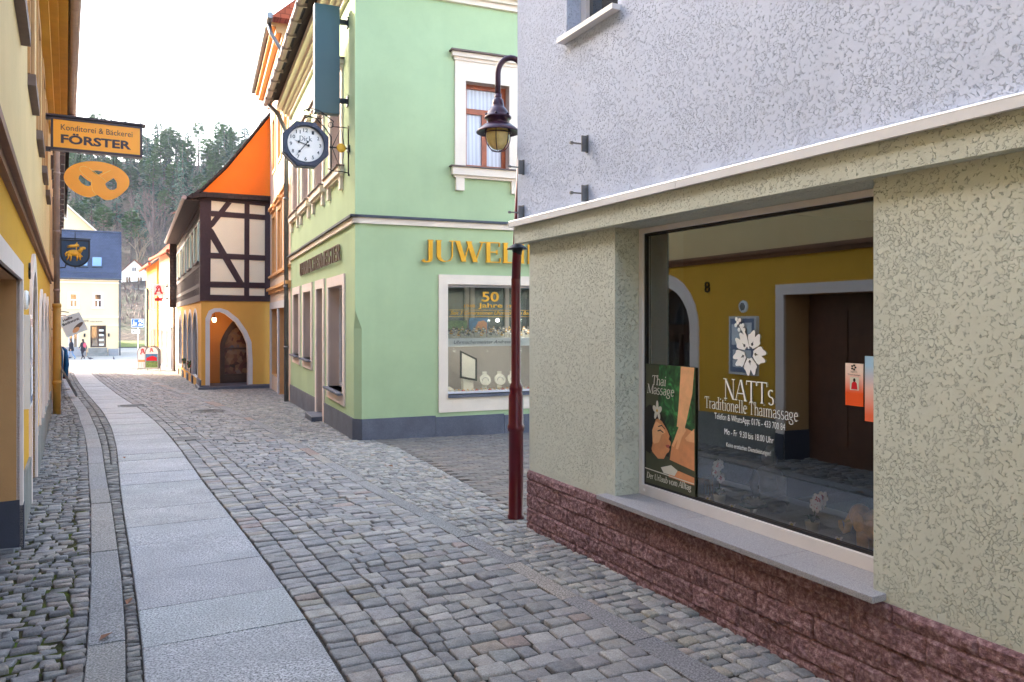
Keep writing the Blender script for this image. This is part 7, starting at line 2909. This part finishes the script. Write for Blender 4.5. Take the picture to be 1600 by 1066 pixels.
t = NT("hill_litter")
co = t.coord()
t.base(t.ramp(t.noise(co, 0.16, 7, 0.7), [(0.34, srgb(60, 56, 46)), (0.5, srgb(80, 66, 58)), (0.68, srgb(58, 68, 46))]))
t.bump(t.noise(co, 0.9, 5, .7), .8, .6)
M['hill'] = t.set(.95)
b = MB()
nx, ny = 60, 60
idx = {}
for i in range(nx + 1):
    for j in range(ny + 1):
        x, y = -230 + 330 * i / nx, 95 + 260 * j / ny
        idx[i, j] = len(b.v)
        b.v.append(Vector((x, y, hz(x, y) - (.15 if j == 0 else 0))))
for i in range(nx):
    for j in range(ny):
        b.f.append((idx[i, j], idx[i + 1, j], idx[i + 1, j + 1], idx[i, j + 1]))
        b.mi.append(0)
tag(b.build("hill", M['hill'], None, True), "steep hill rising behind the town", "hill", kind="structure")
t = NT("meadow")
co = t.coord()
t.base(t.ramp(t.noise(co, 0.5, 5, 0.7), [(0.35, srgb(92, 104, 42)), (0.65, srgb(116, 126, 60))]))
M['meadow'] = t.set(.95)
b = MB()
for i in range(8):
    y0, y1 = 92 + i * 2, 94 + i * 2
    zf = lambda y: -1.75 + max(0, y - 92) * .10
    b.face([(-60, y0, zf(y0)), (0, y0, zf(y0)), (0, y1, zf(y1)), (-60, y1, zf(y1))])
tag(b.build("meadow", M['meadow']), "green grass bank beyond the square", "grass bank", kind="structure")
b = MB()
FWL = Fr((-60, 121), (1, 0), (0, -1))
b.box(FWL, 0, 60, -.4, 0, hz(-35, 121) - 2, hz(-35, 121) + .7)
for u in np.arange(0, 60, 2.0):
    b.box(FWL, u, u + .3, -.35, .06, hz(-35, 121) - 2, hz(-35, 121) + .95)
tag(b.build("terrace_wall", M['stone_grey']), "low grey terrace wall across the slope", "wall")

wh = thing("white_cottage", "small white gabled cottage on the wooded slope", "house", (-60, 126, hz(-60, 126)))
FWH = Fr((-63.9, 125), (.94, .34), (.34, -.94))
zb_ = hz(-60, 126) - 2
zc_ = 7.2
wh_h = [rect(.9, 1.7, zc_ + .2, zc_ + 1.3), rect(2.6, 3.4, zc_ + .2, zc_ + 1.3), rect(.9, 1.7, zc_ - 2.2, zc_ - 1.0), rect(2.6, 3.4, zc_ - 2.2, zc_ - 1.0), rect(1.8, 2.5, zc_ + 2.1, zc_ + 2.9)]
wall(wh, FWH, [(0, zb_), (4.4, zb_), (4.4, zc_ + 1.8), (2.2, zc_ + 4.0), (0, zc_ + 1.8)], wh_h, M['white_house'], .15)
for h_ in wh_h:
    window(wh, FWH, h_[0][0], h_[1][0], h_[0][1], h_[2][1], dep=.1, mull=1, fw=.09)
b = MB()
b.face([FWH.P(-.4, .3, zc_ + 1.4), FWH.P(2.2, .3, zc_ + 4.15), FWH.P(2.2, -8, zc_ + 4.15), FWH.P(-.4, -8, zc_ + 1.4)])
b.face([FWH.P(4.8, .3, zc_ + 1.4), FWH.P(2.2, .3, zc_ + 4.15), FWH.P(2.2, -8, zc_ + 4.15), FWH.P(4.8, -8, zc_ + 1.4)])
b.build("roof", M['red_tile'], wh)
b = MB()
b.box(FWH, .02, 4.38, -7.8, -.16, zb_, zc_ + 1.7)
b.build("side_wall", M['white_house'], wh)


# trees: shared meshes, one object per tree
def conifer_mesh(name, h_, r_, n_, m, droop, cone=True):
    q = MB()
    q.m = 1
    q.tube([(0, 0, -1), (0, 0, h_ * .5), (0, 0, h_ * .96)], [.02 * h_, .013 * h_, .002 * h_], 6)
    q.m = 0
    for i in range(n_):
        tz = random.random() ** .8
        z = h_ * (.14 + .85 * tz) if cone else h_ * (.45 + .53 * tz)
        if cone:
            rr = r_ * (1 - tz) ** .85 + .12
        else:
            rr = r_ * math.sqrt(max(.05, 1 - (2 * tz - .9) ** 2)) * (0.75 + .35 * noise.noise((tz * 4, i * .37, r_)))
        an = random.uniform(0, 6.283)
        rr *= .85 + .3 * noise.noise((math.cos(an) * 2, math.sin(an) * 2, z * .7))
        k0 = random.uniform(.25, .75)
        p0 = Vector((math.cos(an) * rr * k0, math.sin(an) * rr * k0, z + .05))
        d_ = Vector((math.cos(an), math.sin(an), -droop + random.uniform(-.25, .25)))
        sd = Vector((-math.sin(an), math.cos(an), random.uniform(-.4, .4))) * rr * random.uniform(.14, .24)
        e = p0 + d_ * rr * (1.05 - k0)
        q.face([p0, (p0 + e) / 2 + sd, e, (p0 + e) / 2 - sd])
    return q.build(name, [m, M['bark']])


def bare_mesh(name, h_, m):
    q = MB()

    def grow(p, d_, ln, r_, lv):
        e = p + d_ * ln
        mid_ = (p + e) / 2 + Vector((random.uniform(-1, 1), random.uniform(-1, 1), 0)) * ln * .06
        if lv < 3:
            q.tube([p, mid_, e], [r_, r_ * .85, r_ * .65], 4 if lv else 6, False)
        else:
            sd = d_.cross(Vector((random.uniform(-1, 1), random.uniform(-1, 1), .3))).normalized() * max(r_, .012 * h_ / 14)
            q.face([p - sd, p + sd, e])
        if lv >= 5:
            return
        n_ = (4 if lv == 0 else random.choice((2, 3)) if lv < 3 else 3)
        for k in range(n_):
            nd = (d_ + Vector((random.uniform(-1, 1), random.uniform(-1, 1), random.uniform(-.25, .6))) * (.62 if lv else .75)).normalized()
            grow(p + d_ * ln * (1 if k < 2 else random.uniform(.5, .95)), nd, ln * random.uniform(.62, .82), r_ * .62, lv + 1)

    grow(Vector((0, 0, -.6)), Vector((0, 0, 1)), h_ * .30, h_ * .018, 0)
    return q.build(name, m)


M['bark'] = plain("grey_bark", srgb(84, 74, 70), .9, 0, .2, 8)
M['twigs'] = plain("pinkish_twigs", srgb(112, 92, 88), .9, 0, .2, 3)
M['twigs2'] = plain("pale_twigs", srgb(130, 112, 94), .9, 0, .2, 3)


def foliage(name, c):
    t = NT(name)
    co = t.coord()
    oi = t.n("ShaderNodeObjectInfo")
    f = t.noise(co, 1.1, 3, .7)
    base_ = t.ramp(f, [(.3, dim(c, .55)), (.7, dim(c, 1.45))])
    base_ = t.mix(1.0, base_, t.ramp(oi.outputs["Random"], [(0, (.75, .8, .9)), (1, (1.2, 1.15, .95))]), 'MULTIPLY')
    t.base(base_)
    t.b.inputs["Subsurface Weight"].default_value = 0
    return t.set(.8, 0, .3)


M['spruce'] = foliage("spruce_needles", srgb(42, 78, 68))
M['pine'] = foliage("pine_needles", srgb(70, 106, 66))
kinds = {'spruce': [conifer_mesh("spruce", 15, 2.7, 520, M['spruce'], .45), conifer_mesh("spruce", 12, 2.4, 440, M['spruce'], .4)],
         'pine': [conifer_mesh("pine", 12, 2.8, 520, M['pine'], -.1, False), conifer_mesh("pine", 14, 3.0, 560, M['pine'], -.1, False)],
         'bare_tree': [bare_mesh("bare_tree", 12, M['twigs']), bare_mesh("bare_tree", 13, M['twigs']), bare_mesh("bare_tree", 11, M['twigs2'])]}
LAB = {'spruce': ("dark green pointed spruce in the wood on the hillside", "spruces in the hillside wood"),
       'pine': ("light green rounded pine in the wood on the hillside", "pines in the hillside wood"),
       'bare_tree': ("bare pinkish deciduous tree in the wood on the hillside", "bare trees in the hillside wood")}
CAT = {'spruce': "conifer", 'pine': "conifer", 'bare_tree': "bare tree"}
first = {k: [True] * len(v) for k, v in kinds.items()}


def plant(kind, i, x, y, s_, label=None):
    src = kinds[kind][i]
    if first[kind][i]:
        o_ = src
        first[kind][i] = False
    else:
        o_ = src.copy()
        COL.objects.link(o_)
    o_.location = (x, y, hz(x, y) - .3)
    o_.rotation_euler = (0, 0, random.uniform(0, 6.28))
    o_.scale = (s_, s_, s_ * random.uniform(.9, 1.12))
    tag(o_, label or LAB[kind][0], CAT[kind], None if label else LAB[kind][1])
    return o_


placed = []


def ok(x, y, d_):
    if any((x - a_) ** 2 + (y - b_) ** 2 < d_ * d_ for a_, b_ in placed):
        return False
    placed.append((x, y))
    return True


def ray_xy(px_, y):
    return (px_ - 800) / 1200 * y, y


x, y = ray_xy(246, 222)
plant('spruce', 0, x, y, 1.15, "tall dark spruce standing out on the skyline of the hill")
placed.append((x, y))
for (px_, yy, i, s_, lb) in ((215, 128, 2, 1.1, "pale bare tree with a broad crown low on the hill, left of centre"), (238, 140, 0, 1.25, "bare tree with a rounded pinkish crown in front of the conifers"),
                           (262, 118, 2, 1.0, "pale bare tree just above the red roofed houses"), (300, 150, 1, 1.1, "bare pinkish tree beside the tiled eaves of the half timbered house")):
    x, y = ray_xy(px_, yy)
    plant('bare_tree', i, x, y, s_, lb)
    placed.append((x, y))
n_ = 0
tries = 0
while n_ < 280 and tries < 9000:
    tries += 1
    y = 126 + 106 * random.random()
    fx = random.uniform(-.68, -.24)
    x = fx * y
    if y < 135 and abs(x + 62) < 9:
        continue
    if not ok(x, y, 3.6 if y > 160 else 4.2):
        continue
    px_ = 800 + 1200 * x / y
    q_ = noise.noise((x * .045, y * .045, 3.3)) + (y - 160) / 55
    if q_ > .15:
        kd = random.choices(('spruce', 'pine', 'bare_tree'), (4, 5, 1.0))[0]
    else:
        kd = random.choices(('spruce', 'pine', 'bare_tree'), (3.4, 3, 2.2))[0]
    if y > 224:
        kd = random.choices(('spruce', 'pine', 'bare_tree'), (2, 1.5, 4))[0]
    plant(kd, random.randrange(len(kinds[kd])), x, y, random.uniform(.72, 1.12) * (1.0 if y > 150 else .85))
    n_ += 1
# low scrub on the slope, one tangled mass
b = MB()
for i in range(2600):
    y = 104 + 60 * random.random() ** 1.2
    x = random.uniform(-.62, -.32) * y
    z = hz(x, y)
    h_ = random.uniform(.4, 1.5)
    d_ = Vector((random.uniform(-.6, .6), random.uniform(-.6, .6), 1)) * h_
    sd = Vector((random.uniform(-1, 1), random.uniform(-1, 1), 0)) * .12
    b.face([Vector((x, y, z - .1)) - sd, Vector((x, y, z - .1)) + sd, Vector((x, y, z)) + d_])
tag(b.build("undergrowth", M['twigs']), "tangle of bare brown scrub on the lower slope", "undergrowth", kind="stuff")

# ------------------------------------------------------------------ haze over the valley
t = NT("valley_haze")
t.t.nodes.remove(t.b)
pv = t.n("ShaderNodeVolumePrincipled")
pv.inputs["Color"].default_value = (0.72, 0.84, 1.0, 1)
pv.inputs["Density"].default_value = 0.00016
pv.inputs["Anisotropy"].default_value = 0.2
t.l(pv.outputs[0], t.out.inputs["Volume"])
HAZE = True
if HAZE:
    b = MB()
    b.box(Fr((0, 0), (1, 0), (0, 1)), -260, 130, -30, 380, -6, 90)
    tag(b.build("haze", t.m), "thin bluish haze filling the valley air", "haze", kind="stuff")
